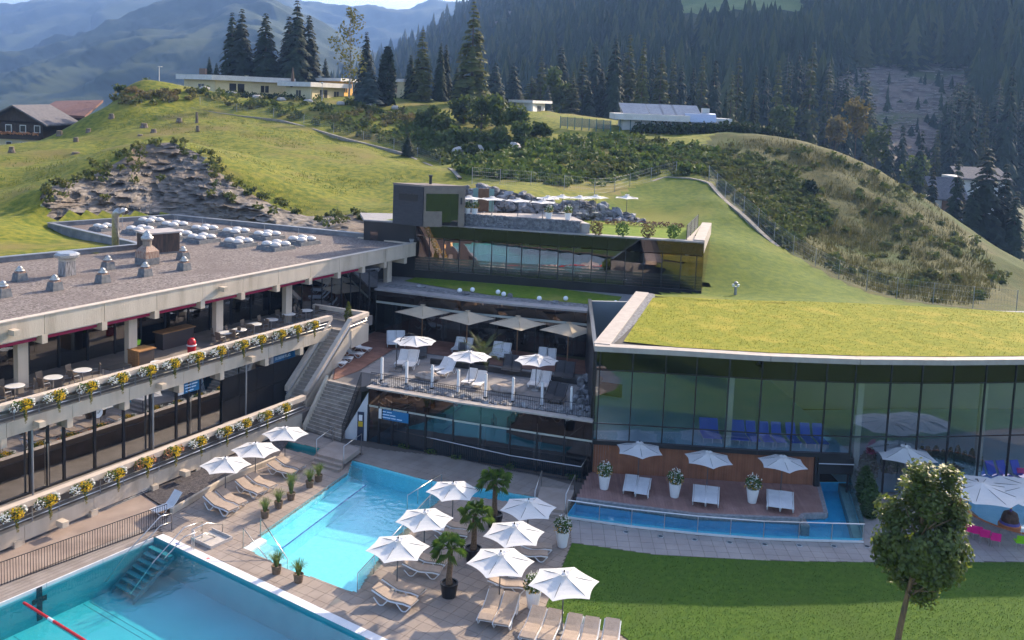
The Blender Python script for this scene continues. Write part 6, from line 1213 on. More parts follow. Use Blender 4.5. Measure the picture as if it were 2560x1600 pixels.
# plants growing at the foot of the railing
for i,(px,py) in enumerate(((1010,1120),(1078,1134),(1140,1148),(1275,1172),(1430,1198))): solo('weed_tuft',cluster(70,(0,0,.14),(.45,.22,.16),.10,random.Random(i)),leafg,'%s leafy tuft from the left at the foot of the glass front railing'%ORD[i],'plant',uz(px,py),-.3,'tufts at the railing foot')
# ================================================================ VEGETATION
def cards_mesh(name,P,S,mat,rg,asp=1.6,upb=0.,nrm=None):
    """many small leaf faces, one bent diamond each, as a single mesh"""
    N=len(P); d=rg.normal(size=(N,3)); d[:,2]+=upb
    if nrm is not None: d=d*.55+nrm
    d/=np.linalg.norm(d,axis=1)[:,None]+1e-9; r=rg.normal(size=(N,3)); e=np.cross(d,r); e/=np.linalg.norm(e,axis=1)[:,None]+1e-9; g=np.cross(d,e); S=np.asarray(S)[:,None]
    V=np.stack([P-e*S*asp/2,P+g*S/2+d*S*.15,P+e*S*asp/2,P-g*S/2+d*S*.15],1).reshape(-1,3)
    me=bpy.data.meshes.new(name); me.vertices.add(N*4); me.vertices.foreach_set('co',V.ravel().astype(np.float32)); idx=(np.arange(N)[:,None]*4+np.array([0,1,2,0,2,3])).ravel()
    me.loops.add(N*6); me.loops.foreach_set('vertex_index',idx.astype(np.int32)); me.polygons.add(N*2); me.polygons.foreach_set('loop_start',(np.arange(N*2)*3).astype(np.int32)); me.polygons.foreach_set('loop_total',np.full(N*2,3,np.int32)); me.materials.append(mat); me.update(); me.validate(); return me
def onball(n,rg): d=rg.normal(size=(n,3)); return d/np.linalg.norm(d,axis=1)[:,None]
bark=M('bark',(.07,.05,.035),(.12,.09,.065),6,.95,bump=.8,bs=12,stretch=(1,1,.3)); 
spruce=M('spruce_needles',(.010,.022,.010),(.028,.045,.018),1.5,.85,trans=.12,rnd=.3); larchm=M('larch_needles',(.045,.060,.012),(.09,.095,.022),1.5,.85,trans=.3,rnd=.25); blues=M('blue_spruce',(.025,.045,.038),(.05,.07,.06),1.5,.85,trans=.1); decid=M('broadleaf',(.04,.07,.014),(.10,.125,.028),1.2,.75,trans=.35,rnd=.25); birchm=M('birch_leaf',(.07,.085,.018),(.14,.13,.03),2,.75,trans=.4)
def conifer_mesh(seed,h,w,tiers,per,droop,mat,gap=.0):
    rg=np.random.default_rng(seed); mb=MB()
    for k in range(tiers):
        u=(k+rg.uniform(-.3,.3))/tiers; u=min(max(u,0),.985); z=h*(.06+.94*u); L0=w*(1-u)**.82*(1 if u>.06 else .7)+.30
        for j in range(max(5,int(per*(1-.5*u)))):
            if rg.random()<gap: continue
            a=rg.uniform(0,6.283); L=L0*rg.uniform(.65,1.12); dx,dy=math.cos(a),math.sin(a); sx,sy=-dy,dx; wd=L*rg.uniform(.20,.32)+.08
            p0=(0,0,z); p1=(dx*L*.5,dy*L*.5,z-droop*L*.15+.05*L); p2=(dx*L,dy*L,z-droop*L*.55); q=[(p1[0]+sx*wd,p1[1]+sy*wd,p1[2]-.12*L),(p1[0]-sx*wd,p1[1]-sy*wd,p1[2]-.12*L)]
            mb.add([p0,q[0],p1,q[1],p2],[(0,1,2),(0,2,3),(1,4,2),(2,4,3)])
            for f in (.45,.75):   # hanging side twigs make the outline ragged
                c=(dx*L*f,dy*L*f,z-droop*L*.5*f*f); s=wd*.9; mb.add([c,(c[0]+sx*s+dx*s*.5,c[1]+sy*s+dy*s*.5,c[2]-s*1.0),(c[0]-sx*s+dx*s*.5,c[1]-sy*s+dy*s*.5,c[2]-s*1.0)],[(0,1,2)])
    return mb.mesh('crown',mat)
def trunk_mesh(h,r,mat): return MB().tube([(0,0,-.6),(0,0,h*.5),(0,0,h*.97)],[r,r*.6,.03],7).mesh('trunk',mat)
SPR=[conifer_mesh(i,18,3.9,34,14,.9,spruce) for i in range(3)]; LAR=[conifer_mesh(10+i,18,3.9,30,13,.35,larchm,.2) for i in range(2)]; BLU=conifer_mesh(20,9,3.0,22,12,.5,blues); TRK=trunk_mesh(18,.30,bark); TRKs=trunk_mesh(9,.22,bark)
def tree(name,label,crown,trunk,p,h,h0,group=None,wf=1.):
    t=thing(name,label,'tree',p,random.uniform(0,6.28),group); s=h/h0; t.scale=(s*wf,s*wf,s); obj('trunk',None,None,t,data=trunk); obj('crown',None,None,t,data=crown); return t
def con(kind,ax,ay,by,Y,label,wpx=None,i=0,group=None):
    a=uy(ax,ay,Y); g=np.array([a[0],a[1],tz(a[0],a[1])[0] if Y<258 else uy(ax,by,Y)[2]]); h=max(2,a[2]-g[2]); crown={'s':SPR[i%3],'l':LAR[i%2],'b':BLU}[kind]; h0=9 if kind=='b' else 18; base=6.6 if kind!='b' else 6.0
    wf=1. if not wpx else (1.15*wpx*Y/F)/(base*h/h0); tree({'s':'spruce_tree','l':'larch_tree','b':'blue_spruce'}[kind],label,crown,TRKs if kind=='b' else TRK,g,h,h0,group,min(1.8,max(.5,wf)))
for i,a in enumerate((('s',581,25,190,207,'leftmost tall dark spruce of the group behind the left villa',60),('s',605,16,190,204,'second tall dark spruce of the group behind the left villa',70),('s',665,26,190,205,'third tall dark spruce, standing free in the middle of the group',78),('s',723,35,190,208,'fourth tall dark spruce from the left behind the villas',70),('s',744,-6,190,204,'tallest dark spruce behind the villas, touching the top edge',80),('s',773,31,190,207,'rightmost tall dark spruce of the group behind the villas',70),
    ('s',523,140,185,205,'smaller of two young spruces left of the tall spruce group',24),('s',541,155,185,203,'shorter young spruce just beside the villa roof',24),('s',814,143,195,212,'young spruce between the tall group and the birch',32),('s',917,74,230,192,'dark spruce right behind the birch',50),('b',925,161,262,172,'broad blue-green spruce beside the dark column tree',80),
    ('l',1058,69,245,186,'tall ragged larch left of the pair of spruces',58),('s',1028,134,245,188,'short spruce at the left of the ragged larch',40),('s',1103,102,235,188,'left one of the pair of spruces beside the big larch',34),('s',1116,106,235,190,'right one of the pair of spruces beside the big larch',36),('l',1186,-4,225,184,'biggest olive larch, reaching the top edge left of centre',84),('s',1143,165,230,192,'small spruce at the foot of the biggest larch',34),
    ('b',1369,212,290,205,'small blue spruce left of the light broadleaf tree',36),('l',1433,175,300,214,'larch just right of the light broadleaf tree',44),('s',1541,89,295,215,'dark tall spruce above the solar roof house',62),('l',1577,78,295,222,'larch directly right of the dark tall spruce',58),('l',1612,89,295,215,'slender larch above the solar panels',46),('l',1657,108,295,218,'wide larch right of the slender one above the solar panels',58),('s',1472,205,300,208,'small spruce left of the solar roof house',40),('s',1506,164,300,218,'spruce between the larch and the dark tall spruce',46),
    ('l',2036,92,310,240,'tall pale larch standing alone before the right forest',66),('l',1949,140,295,236,'larch left of the tall pale larch',44),('l',1833,169,295,232,'larch above the left end of the dark hedge',46),('l',1892,178,295,232,'second larch above the dark hedge',40),('s',1735,160,290,236,'spruce behind the solar house chimney',46),('s',1817,217,312,182,'left one of three slim spruces behind the dark hedge',26),('s',1863,215,312,182,'middle one of three slim spruces behind the dark hedge',26),('s',1886,227,312,184,'right one of three slim spruces behind the dark hedge',24),
    ('s',2226,302,440,205,'dark spruce at the left foot of the felled slope',58),('s',2308,318,470,205,'dark spruce at the middle of the felled slope foot',56),('s',2432,203,420,240,'tall spruce right of the felled slope',70),('s',2535,153,420,245,'tall spruce at the upper right edge',76),('s',2400,385,600,165,'dark spruce left in front of the far right house',70),('s',2475,360,640,160,'big dark spruce in front of the far right house',130),('s',2520,400,640,162,'dark spruce right of the big one before the far right house',90),('s',2335,420,560,168,'dark spruce at the left corner of the far right house',56),('s',2438,440,640,158,'dense spruce between the two big ones before the far right house',80),('s',2545,470,700,158,'dark spruce at the right picture edge below the house',80),('s',2100,240,330,238,'small spruce beside the pale larch',46),('s',1300,300,330,190,'young spruce beside the small flat-roofed house',22))):
    con(*a[:6],wpx=a[6],i=i,group=None)
mid_t=[]
rq=np.random.default_rng(21); names={'s':'spruce','l':'larch'}
spots=[(1285,150),(1330,185),(1405,120),(1460,140),(1490,110),(1525,150),(1560,130),(1595,165),(1632,140),(1685,130),(1705,165),(1760,120),(1790,150),(1850,135),(1915,150),(1975,165),(2000,130),(2075,150),(2120,190),(2180,260),(2260,300),(2345,330),(1240,150),(1355,140),(2385,300),(2470,250)]
for i,(x,y) in enumerate(spots):
    k='l' if i%2 else 's'; Yd=float(rq.uniform(238,257)); con(k,x,y+float(rq.uniform(-12,12)),330,Yd,'%s in the mixed tree belt, number %s from the left by its tip'%(names[k],ORD[min(15,i)]) if False else '%s %s in the tree belt before the forest, %s'%(('tall','slender','broad','ragged')[i%4],names[k],('above the small flat house','left of the round broadleaf tree','over the knoll bushes','above the glass windbreak','left over the solar house','over the solar panels','right over the solar house','above the dark hedge','above the hedge right end','left of the pale larch','right of the pale larch','at the felled slope edge','below the felled slope')[i//2]),float(rq.uniform(44,66)),i)
for i,(px,py,w_,h,lb_) in enumerate(((2144,290,60,90,'flare-tinted green broadleaf tree left of the felled slope'),(2190,360,60,90,'broadleaf tree on the right slope brow below the felled slope'),(2090,330,56,70,'yellowish broadleaf tree beside the pale larch'),(1960,300,56,60,'low broadleaf tree behind the hedge right end'),(1730,300,50,50,'yellow-green bushy tree behind the solar house chimney'),(2290,430,60,80,'dark broadleaf tree above the right slope edge'))):
    mid_t.append((px,py,w_,h,lb_,i))
# dark column tree and the small spruce on the meadow
rg=np.random.default_rng(31); n=900; u=rg.random(n); th=rg.uniform(0,6.283,n); r=1.55*np.minimum(1,(1-u)*1.9)**.6*rg.uniform(.7,1.02,n); P_=np.stack([r*np.cos(th),r*np.sin(th),10.3*u],1); colm=cards_mesh('crown',P_,rg.uniform(.5,.8,n),spruce,rg,1.8,1.); tree('column_cypress','dark pointed column tree right of the blue-green spruce',colm,TRKs,at(966,262,174),10.3,10.3)
con('s',1021,335,385,140,'small spruce growing beside the hillside path',34,i=1)
# broadleaf crowns
def crown_pts(n,r,rg,lob=9,fill=.55):
    C=onball(lob,rg)*rg.uniform(.35,.75,lob)[:,None]; k=rg.integers(0,lob,n); P_=C[k]+onball(n,rg)*(rg.random(n)**.45*fill)[:,None]; return P_*np.array(r)
def broad(name,label,p,r,zc,mat,n,size,seed,group=None,cat='tree',trunk=True,lob=11,fill=.5):
    rg=np.random.default_rng(seed); P_=crown_pts(n,r,rg,lob,fill)+np.array([0,0,zc]); t=thing(name,label,cat,p,0,group); obj('crown' if trunk else 'foliage',None,None,t,data=cards_mesh('crown',P_,rg.uniform(.7,1.3,n)*size,mat,rg,1.5,.3))
    tb=MB().tube([(0,0,-.3),(.05,0,zc*.6),(0,.05,zc+.2*r[2])],[.06+r[0]*.05,.05+r[0]*.03,.03],7)
    for k in range(6): d=onball(1,rg)[0]; d[2]=abs(d[2])*.6+.2; tb.tube([(0,0,zc*.75),(d[0]*r[0]*.6,d[1]*r[1]*.6,zc+d[2]*r[2]*.6)],[.04+r[0]*.012,.015],5)
    obj('trunk' if trunk else 'stems',tb,bark,t); return t
broad('broadleaf_tree','light green round-headed tree in front of the central forest',at(1387,290,222),(3.6,3.6,5.6),6.5,decid,900,.75,3); 
for px,py,w_,h,lb_,i in mid_t:
    Yd=205 if px>2100 else 225; a_=uy(px,py,Yd); g_=np.array([a_[0],a_[1],min(tz(a_[0],a_[1])[0],a_[2]-3)]); zc=a_[2]-g_[2]; broad('slope_tree',lb_,g_,(w_*Yd/F*.6,w_*Yd/F*.6,h*Yd/F*.6),zc,[decid,M('flare_tinted_leaf',(.09,.075,.018),(.15,.115,.03),1.2,.75,trans=.35)][i in (0,2)],620,.6,200+i)  # orange of the lens flare is put into this leaf colour
rgb=np.random.default_rng(9); t=thing('birch_tree','slender sparse birch rising beside the right villa','tree',at(872,254,178)); nb_=1000; u=rgb.random(nb_)**.85; th=rgb.uniform(0,6.283,nb_); rr3=(1.2+2.1*np.sin(np.pi*np.minimum(1,u*.95+.08)))*rgb.random(nb_)**.6; hb=uy(872,14,178)[2]-t.location.z
P_=np.stack([rr3*np.cos(th)+.8*np.sin(u*9),rr3*np.sin(th),hb*(.18+.80*u)],1); keep=np.sin(P_[:,0]*2.1+P_[:,2]*1.3)+np.cos(P_[:,1]*2.3+P_[:,2]*.9)>-.35; P_=P_[keep]; obj('crown',None,None,t,data=cards_mesh('crown',P_,rgb.uniform(.28,.5,len(P_)),birchm,rgb,1.5)); tb=MB().tube([(0,0,-.3),(.2,0,hb*.4),(-.1,0,hb*.75),(.2,0,hb*.97)],[.2,.15,.09,.03],7)
for k in range(22): z=hb*(.2+.7*k/22); a=k*2.4; tb.tube([(.1,0,z),(1.6*math.cos(a),1.6*math.sin(a),z+1.2)],[.05,.015],4)
obj('trunk',tb,M('birch_bark',(.42,.38,.34),(.15,.12,.1),3,.9),t)
# leafy tree on the lawn
rgm=np.random.default_rng(12); TP=uz(2236,1642); t=thing('lawn_tree','dense round maple tree on the lawn in the right foreground','tree',TP); nm=17000; cx=np.array([.75,0,5.3]); 
LOB=onball(46,rgm)*np.array([1.5,1.5,2.3])*rgm.uniform(.70,1.,46)[:,None]; LOB=np.vstack([LOB,[[-.3,0,2.75],[.9,.1,2.55],[-1.5,0,-.6],[1.2,0,1.6],[.2,0,-2.4],[.1,0,.3]]]); k=rgm.integers(0,len(LOB),nm); P_=cx+LOB[k]+onball(nm,rgm)*(rgm.random(nm)**.5*.70)[:,None]
sp_n=700; P_[:sp_n]=np.stack([rgm.normal(0,.18,sp_n)+np.where(rgm.random(sp_n)<.5,.45,1.65),rgm.normal(0,.18,sp_n),7.5+rgm.random(sp_n)*.8],1)
out=onball(nm,rgm)*.3+(P_-cx)/np.linalg.norm(P_-cx,axis=1)[:,None]+np.array([0,0,.5]); obj('crown',None,None,t,data=cards_mesh('crown',P_,rgm.uniform(.12,.19,nm),M('maple_leaf',(.085,.125,.018),(.18,.21,.035),1.8,.5,trans=.5,spec=.6),rgm,1.35,0,out))
tb=MB().tube([(0,0,-.2),(.12,0,1.2),(.3,0,2.6),(.6,0,4.5),(.75,0,6.8)],[.16,.13,.11,.08,.03],9)
for q in range(26): d=onball(1,rgm)[0]; d[2]=abs(d[2]); z=2.7+q*.14; tb.tube([(.35+.08*(z-2.6),0,z),(.6+d[0]*1.5,d[1]*1.5,z+.5+d[2]*1.2)],[.05,.012],5)
obj('trunk',tb,M('maple_bark',(.13,.085,.05),(.26,.15,.07),5,.9,bump=.8,bs=14,stretch=(1,1,.4)),t)
# round bushes on the knoll above the roof terrace
bl_=['leftmost big bush on the knoll','second big bush from the left on the knoll','tall bush in the back row of the knoll','broad bush at the top middle of the knoll','sunlit bush at the top right of the knoll','yellow-green bush at the right end of the knoll','low bush below the right end of the knoll','dark bush at the left foot of the knoll','dark bush at the middle foot of the knoll','dark bush at the right foot of the knoll','bush hanging over the rocks below the knoll','lone bush right of the knoll']
for i,(px,py,Y,w_,h) in enumerate(((1072,280,158,70,62),(1118,300,152,82,76),(1160,262,162,80,80),(1205,268,158,88,88),(1252,276,156,78,86),(1288,300,152,74,84),(1300,335,144,66,64),(1130,338,146,70,56),(1195,342,146,80,64),(1250,350,143,66,60),(1175,375,139,48,36),(1350,335,150,56,40))):
    p=at(px,py,Y); r=w_*Y/F*.5; hh=h*Y/F*.55; broad('knoll_bush',bl_[i],p,(r*1.05,r*1.0,hh),hh*.75,decid,520,.55,50+i,'bushes on the knoll','bush',False,12,.45)
# ---- scattered undergrowth (nobody could count it)
def scatter(polys,n,rg):
    out=[]
    for poly,wt in polys:
        xs=[p[0] for p in poly]; ys=[p[1] for p in poly]; k=0
        while k<n*wt:
            x,y=rg.uniform(min(xs),max(xs)),rg.uniform(min(ys),max(ys))
            if inpoly(x,y,poly):
                k+=1; q=hit(x,y,70,255,1.2)
                if q is not None and not inpoly(q[0],q[1],SITE2): out.append(q)
    return np.array(out)
rg=np.random.default_rng(77)
def clumps(C,per,rad,size,rg,flatz=.7):
    n=len(C)*per; k=np.repeat(np.arange(len(C)),per); rr=rng.uniform(.6,1.35,len(C))[k]*rad; P_=C[k]+onball(n,rg)*np.array([1,1,flatz])*(rr*rg.random(n)**.4)[:,None]; P_[:,2]+=rr*.45; return P_,rg.uniform(.6,1.4,n)*size
CEN=[(1000,345),(1080,400),(1160,440),(1300,455),(1420,478),(1500,470),(1580,455),(1640,425),(1700,430),(1770,440),(1800,380),(1560,345),(1420,345),(1330,360),(1250,355),(1100,335),(1000,300)]
C1=scatter([(CEN,1.)],420,rg); P_,S_=clumps(C1,42,1.0,.42,rg); o=obj('scrub',None,None,data=cards_mesh('scrub',P_,S_,M('scrub_leaf',(.045,.085,.014),(.12,.155,.03),.8,.8,trans=.3,space='World',c3=(.09,.10,.025),s3=.12),rg)); tag(o,'tangled green scrub covering the bank above the roof terrace','scrub',None,'stuff')
RS=[(1790,400),(1800,450),(1870,540),(1960,620),(2110,700),(2250,748),(2420,770),(2520,700),(2430,600),(2330,510),(2210,440),(2110,390),(1960,350),(1800,350)]
C2=scatter([(RS,.25),([(1600,440),(1780,445),(1960,615),(2100,560),(1980,420),(1800,370),(1640,370)],1.0)],420,rg); P_,S_=clumps(C2,30,.75,.34,rg,.6); o=obj('slope_shrubs',None,None,data=cards_mesh('slope_shrubs',P_,S_,M('slope_leaf',(.045,.072,.016),(.115,.130,.034),.7,.85,trans=.3,space='World',c3=(.085,.09,.028),s3=.10),rg)); tag(o,'pale green shrubs and tall weeds on the right-hand slope','shrubs',None,'stuff')
HB=[(260,232),(480,225),(700,245),(900,258),(1010,275),(1060,300),(1090,400),(1000,372),(880,335),(700,292),(500,258),(260,268)]
C3=scatter([(HB,1.)],230,rg); P_,S_=clumps(C3,34,.85,.36,rg,.7); o=obj('bank_shrubs',None,None,data=cards_mesh('bank_shrubs',P_,S_,M('bank_leaf',(.05,.085,.018),(.14,.15,.035),.8,.85,trans=.3,space='World',c3=(.18,.13,.05),s3=.12),rg)); tag(o,'mixed shrubs and weeds on the bank below the villas','shrubs',None,'stuff')
rv=[]
for k in range(70): u=rg.random(); q=along(rim3,u)+np.array([rg.normal(0,.6),rg.normal(-.6,.6),rg.normal(0,.25)]); rv.append(q)
for k in range(26): u=rg.random(); q=lerp(along(base3,u),along(rim3,u),rg.uniform(.35,.9))+np.array([0,-1.2,.3]); rv.append(q)
P_,S_=clumps(np.array(rv),30,.55,.26,rg,.7); o=obj('rock_weeds',None,None,data=cards_mesh('rock_weeds',P_,S_,M('rock_weed_leaf',(.06,.085,.02),(.15,.15,.04),.8,.85,trans=.3,space='World'),rg)); tag(o,'weeds and small shrubs hanging over the rock face','weeds',None,'stuff')
# tall grass: thin blades over slopes and meadow
def tufts(name,polys,n,hmin,hmax,mat,label,w_=.05,per=4):
    C=scatter(polys,n,rg); k=np.repeat(np.arange(len(C)),per); B=C[k]+np.column_stack([rg.normal(0,.35,len(k)),rg.normal(0,.35,len(k)),np.zeros(len(k))]); N=len(B); B[:,2]=tz(B[:,0],B[:,1])-.05; a=rg.uniform(0,6.283,N); h=rg.uniform(hmin,hmax,N); D=np.stack([np.cos(a)*w_,np.sin(a)*w_,0*a],1); T=B+np.stack([rg.normal(0,.12,N),rg.normal(0,.12,N),h],1); V=np.stack([B-D,B+D,T],1).reshape(-1,3)
    me=bpy.data.meshes.new(name); me.from_pydata(V.tolist(),[],np.arange(N*3).reshape(-1,3).tolist()); me.materials.append(mat); o=obj(name,None,None,data=me); tag(o,label,'grass',None,'stuff')
tufts('slope_grass',[(RS,1.)],3200,.25,.85,M('dry_grass',(.055,.062,.02),(.115,.105,.036),.5,.9,trans=.3,space='World'),'tall dry grass on the right-hand slope',.05,6)
LH=[(0,400),(150,350),(280,280),(480,270),(700,305),(1000,390),(1090,430),(900,470),(760,540),(620,470),(540,420),(430,345),(330,355),(240,430),(110,460),(0,500)]
tufts('meadow_grass',[(LH,1.)],1500,.12,.35,M('meadow_blade',(.10,.14,.025),(.21,.21,.05),.4,.9,trans=.35,space='World'),'short rough grass tufts on the left meadow hill',.05,6)
# dark clipped hedge behind the slope
hg=thing('long_hedge','long dark hedge in front of the solar roof house','hedge',at(1780,345,158)); P_=[]
for k in range(260): px=rg.uniform(1590,1990); q=at(px,338,157+rg.uniform(-1.2,1.2)); P_.append(q)
Pn,S_=clumps(np.array(P_),16,1.1,.4,rg,.9); Pn-=np.array(hg.location); obj('foliage',None,None,hg,data=cards_mesh('hedge',Pn,S_,M('hedge_leaf',(.018,.035,.012),(.045,.065,.02),1,.8,trans=.15,space='World'),rg)); st_=MB()
for k in range(30): q=P_[k*8]-np.array(hg.location); st_.tube([q,q+np.array([0,0,1.5])],[.06,.02],4)
obj('stems',st_,bark,hg)
vh=thing('villa_hedge','clipped green hedge in front of the villas','hedge',at(640,238,174)); P_=[at(rg.uniform(565,760),240,174+rg.uniform(-.6,.6)) for k in range(90)]; Pn,S_=clumps(np.array(P_),18,.6,.3,rg,.9); Pn-=np.array(vh.location); obj('foliage',None,None,vh,data=cards_mesh('hedge',Pn,S_,MATS['hedge_leaf'],rg))
for i,(px,py,Y,r) in enumerate(((280,255,164,1.6),(330,250,166,1.4),(370,246,168,1.7),(300,262,160,1.3))): broad('hilltop_bush','%s round bush from the left on the hill crest by the chalets'%ORD[i],at(px,py,Y),(r,r,r*.8),r*.6,decid,260,.4,90+i,'bushes on the hill crest','bush',False)
solo('dark_bush',None,None,'single dark round bush on the right-hand slope','bush',at(2032,470,126),data=cards_mesh('bush',crown_pts(300,(1.1,1.1,1.3),rg)+np.array([0,0,1.]),rg.uniform(.25,.45,300),spruce,rg))
broad('maroon_bush','small dark red tree at the left end of the left villa','%s'%'' and None or at(434,232,176),(1.0,1.0,1.3),1.7,M('maroon_leaf',(.09,.03,.02),(.15,.06,.03),2,.8,trans=.2),200,.35,7)
# ---- forest on the far hill
vC=np.array(mC.v[:(NUC+1)*(NVC+1)]).reshape(NVC+1,NUC+1,3); px_=np.array([proj(p) for p in vC.reshape(-1,3)]).reshape(NVC+1,NUC+1,2)
FELL=[(2085,170),(2190,150),(2330,160),(2430,150),(2440,230),(2420,330),(2330,420),(2230,420),(2150,330),(2080,260)]; MEAD=[(1690,-60),(2010,-60),(2005,30),(1900,34),(1830,28),(1760,44),(1700,38)]; STRIP=[(1120,92),(1170,70),(1260,40),(1290,28),(1290,45),(1200,85),(1140,105)]
def patch(name,polys,off,mat):
    mb=MB(); idx={}
    for j in range(NVC):
        for i in range(NUC):
            sub=4
            c=px_[j:j+2,i:i+2].reshape(-1,2).mean(0)
            if not any(min(p[0] for p in q)-60<c[0]<max(p[0] for p in q)+60 and min(p[1] for p in q)-40<c[1]<max(p[1] for p in q)+40 for q in polys): continue
            for a in range(sub):
                for b in range(sub):
                    def pt(x,y): u,v_=(i*sub+x)/sub-i,(j*sub+y)/sub-j; return vC[j,i]*(1-u)*(1-v_)+vC[j,i+1]*u*(1-v_)+vC[j+1,i]*(1-u)*v_+vC[j+1,i+1]*u*v_
                    cc=proj(pt(a+.5,b+.5)); wob=6*math.sin(cc[0]*.11)+5*math.sin(cc[1]*.17+1)
                    if any(inpoly(cc[0]+wob,cc[1]+wob*.6,q) for q in polys):
                        mb.add([tuple(pt(x,y)+np.array(off)) for x,y in ((a,b),(a+1,b),(a+1,b+1),(a,b+1))],[(0,1,2,3)])
    return struct(name,mb,mat)
patch('felled_slope',[FELL,STRIP],(0,-.5,.8),M('felled',(.085,.065,.055),(.20,.155,.13),.30,.95,bump=1.,bs=.7,c3=(.07,.09,.03),s3=.06,space='World')); patch('mown_clearing',[MEAD],(0,-.5,.8),M('clearing',(.10,.15,.04),(.15,.19,.05),.08,.95,space='World'))
lg_=MB(); rf=np.random.default_rng(5); cnt=0
wts=np.abs((px_[1:,:-1,1]-px_[:-1,:-1,1])*(px_[:-1,1:,0]-px_[:-1,:-1,0])); inn=(px_[:-1,:-1,0]>-60)&(px_[:-1,:-1,0]<2620)&(px_[:-1,:-1,1]>-170)&(px_[:-1,:-1,1]<600); wts=np.where(inn,wts,0); wts=wts*(.35+np.clip(vC[:-1,:-1,1]/700,0,1.6)); pr_=(wts/wts.sum()).ravel()
def fpos(): 
    k=rf.choice(len(pr_),p=pr_); j,i=divmod(k,NUC); u,v_=rf.random(),rf.random(); return vC[j,i]*(1-u)*(1-v_)+vC[j,i+1]*u*(1-v_)+vC[j+1,i]*(1-u)*v_+vC[j+1,i+1]*u*v_
def minicone(mb,p,h,w,rg,tiers=6,n=6):
    k=len(mb.v); z0=p[2]-.5; vs=[]; fs=[]
    for t_ in range(tiers):
        u=t_/tiers; zt=z0+h*(u+1.9/tiers) if t_<tiers-1 else z0+h; zb=z0+h*(.10+u*.88); r=w*(1-u)**.9; a0=rg.uniform(0,6.28); b=len(vs); vs.append((p[0],p[1],min(zt,z0+h)))
        for q in range(n*2): a=a0+math.pi*q/n; rr=r*(1.1 if q%2 else .55)*rg.uniform(.8,1.2); vs.append((p[0]+rr*math.cos(a),p[1]+rr*math.sin(a),zb-(.03*h if q%2 else -.02*h)))
        for q in range(n*2): fs.append((b,b+1+q,b+1+(q+1)%(n*2)))
    mb.add(vs,fs)
cand=[fpos() for _ in range(5600)]; MEADX=[(1680,-80),(2030,-80),(2015,90),(1900,75),(1760,100),(1700,105)]
cand=[p for p in cand if not any(inpoly(*proj(p+np.array([0,0,4.])),q) for q in (FELL,MEADX,STRIP)) and (mn.noise(Vector((p[0]*.03,p[1]*.02,0)))>-.18 or rf.random()<.35)]; cand.sort(key=lambda p:p[1])
near_=cand[:110]; FM=[MB(),MB()]
FS=[conifer_mesh(40+i,22,4.2,24,11,.8,M('forest_needles',(.014,.028,.011),(.034,.052,.018),.8,.9,trans=.1,rnd=.4)) for i in range(3)]; TRF=trunk_mesh(22,.28,M('grey_trunk',(.16,.13,.11),rough=.9))
for i,p in enumerate(near_): tree('forest_spruce','tall spruce at the near edge of the dense right-hand forest',FS[i%3],TRF,p-np.array([0,0,.5]),float(rf.uniform(15,28)),22,'spruces at the forest edge')
for p in cand[110:]: minicone(FM[0 if rf.random()<.72 else 1],p,float(rf.uniform(9,27)),float(rf.uniform(3.2,6.2)),rf,7 if p[1]<600 else 4,6 if p[1]<600 else 4)
tag(obj('forest_mass',FM[0],M('forest_dark',(.016,.032,.012),(.040,.060,.020),.04,.9,trans=.08,space='World')),'dense dark spruce forest covering the hill behind','forest',None,'stuff'); tag(obj('forest_larches',FM[1],M('forest_light',(.05,.066,.016),(.085,.095,.028),.05,.9,trans=.2,space='World')),'lighter larches mixed into the forest on the hill','forest',None,'stuff')
rgw=MB(); kk=0
while kk<70:
    p=fpos()
    if inpoly(*proj(p),FELL): minicone(rgw,p,float(rf.uniform(2,8)),float(rf.uniform(.8,2.4)),rf,4,4); kk+=1
tag(obj('regrowth',rgw,MATS['forest_dark']),'young conifers growing up again on the felled slope','young trees',None,'stuff')
fb_idx=[]; dl=MB()
for k in range(520):   # felled wood lying about
    for _ in range(60):
        p=fpos()
        if inpoly(*proj(p),FELL): break
    else: continue
    L=float(rf.uniform(1.,5.)); dl.box(p+np.array([0,-.8,1.1]),(L,.25,.25),float(rf.uniform(0,3.14)))
tag(obj('felled_wood',dl,M('dead_wood',(.30,.25,.22),(.42,.37,.34),1,.9)),'pale logs and brushwood scattered over the felled slope','logs',None,'stuff')
# stumps, posts and boulders on the meadow hill
stm_=M('stump_wood',(.10,.075,.055),(.19,.15,.115),4,.95,bump=.8,bs=8,stretch=(1,1,.4)); cutm=M('stump_top',(.30,.23,.16),rough=.9)
sl=['tree stump at the brow left of the white post','tree stump in the middle of the left meadow','big tree stump at the edge of the chalet slope','tree stump below the big one on the left meadow','fallen stump piece above the rock face','tall leaning dead trunk on the meadow crest','short stump below the leaning dead trunk','flat stump left of the leaning dead trunk','mossy stump on the middle of the meadow','small dark stump right of the mossy one','small stump just above the rock face','tiny stump at the far left meadow edge']
for i,(px,py,h,r) in enumerate(((279,296,.7,.42),(221,332,.65,.36),(149,343,.95,.46),(190,356,.7,.36),(190,386,.3,.5),(492,305,1.5,.20),(494,326,.7,.24),(448,303,.5,.4),(360,318,.6,.5),(384,332,.55,.4),(351,343,.4,.4),(29,378,.6,.35))):
    q=hit(px,py); q=q if q is not None else at(px,py,130); t=thing('tree_stump',sl[i],'stump',q,random.random()*6,'stumps on the meadow'); obj('stem',MB().lathe([(r*1.5,-.2),(r*1.15,.12),(r,.4*h),(r*.92,h)],n=9),stm_,t); obj('cut_face',MB().lathe([(r*.88,h),(r*.85,h+.02)],n=9),cutm,t)
bom=M('crest_boulder',(.34,.32,.30),(.44,.41,.39),2,.9,bump=.5,bs=4)
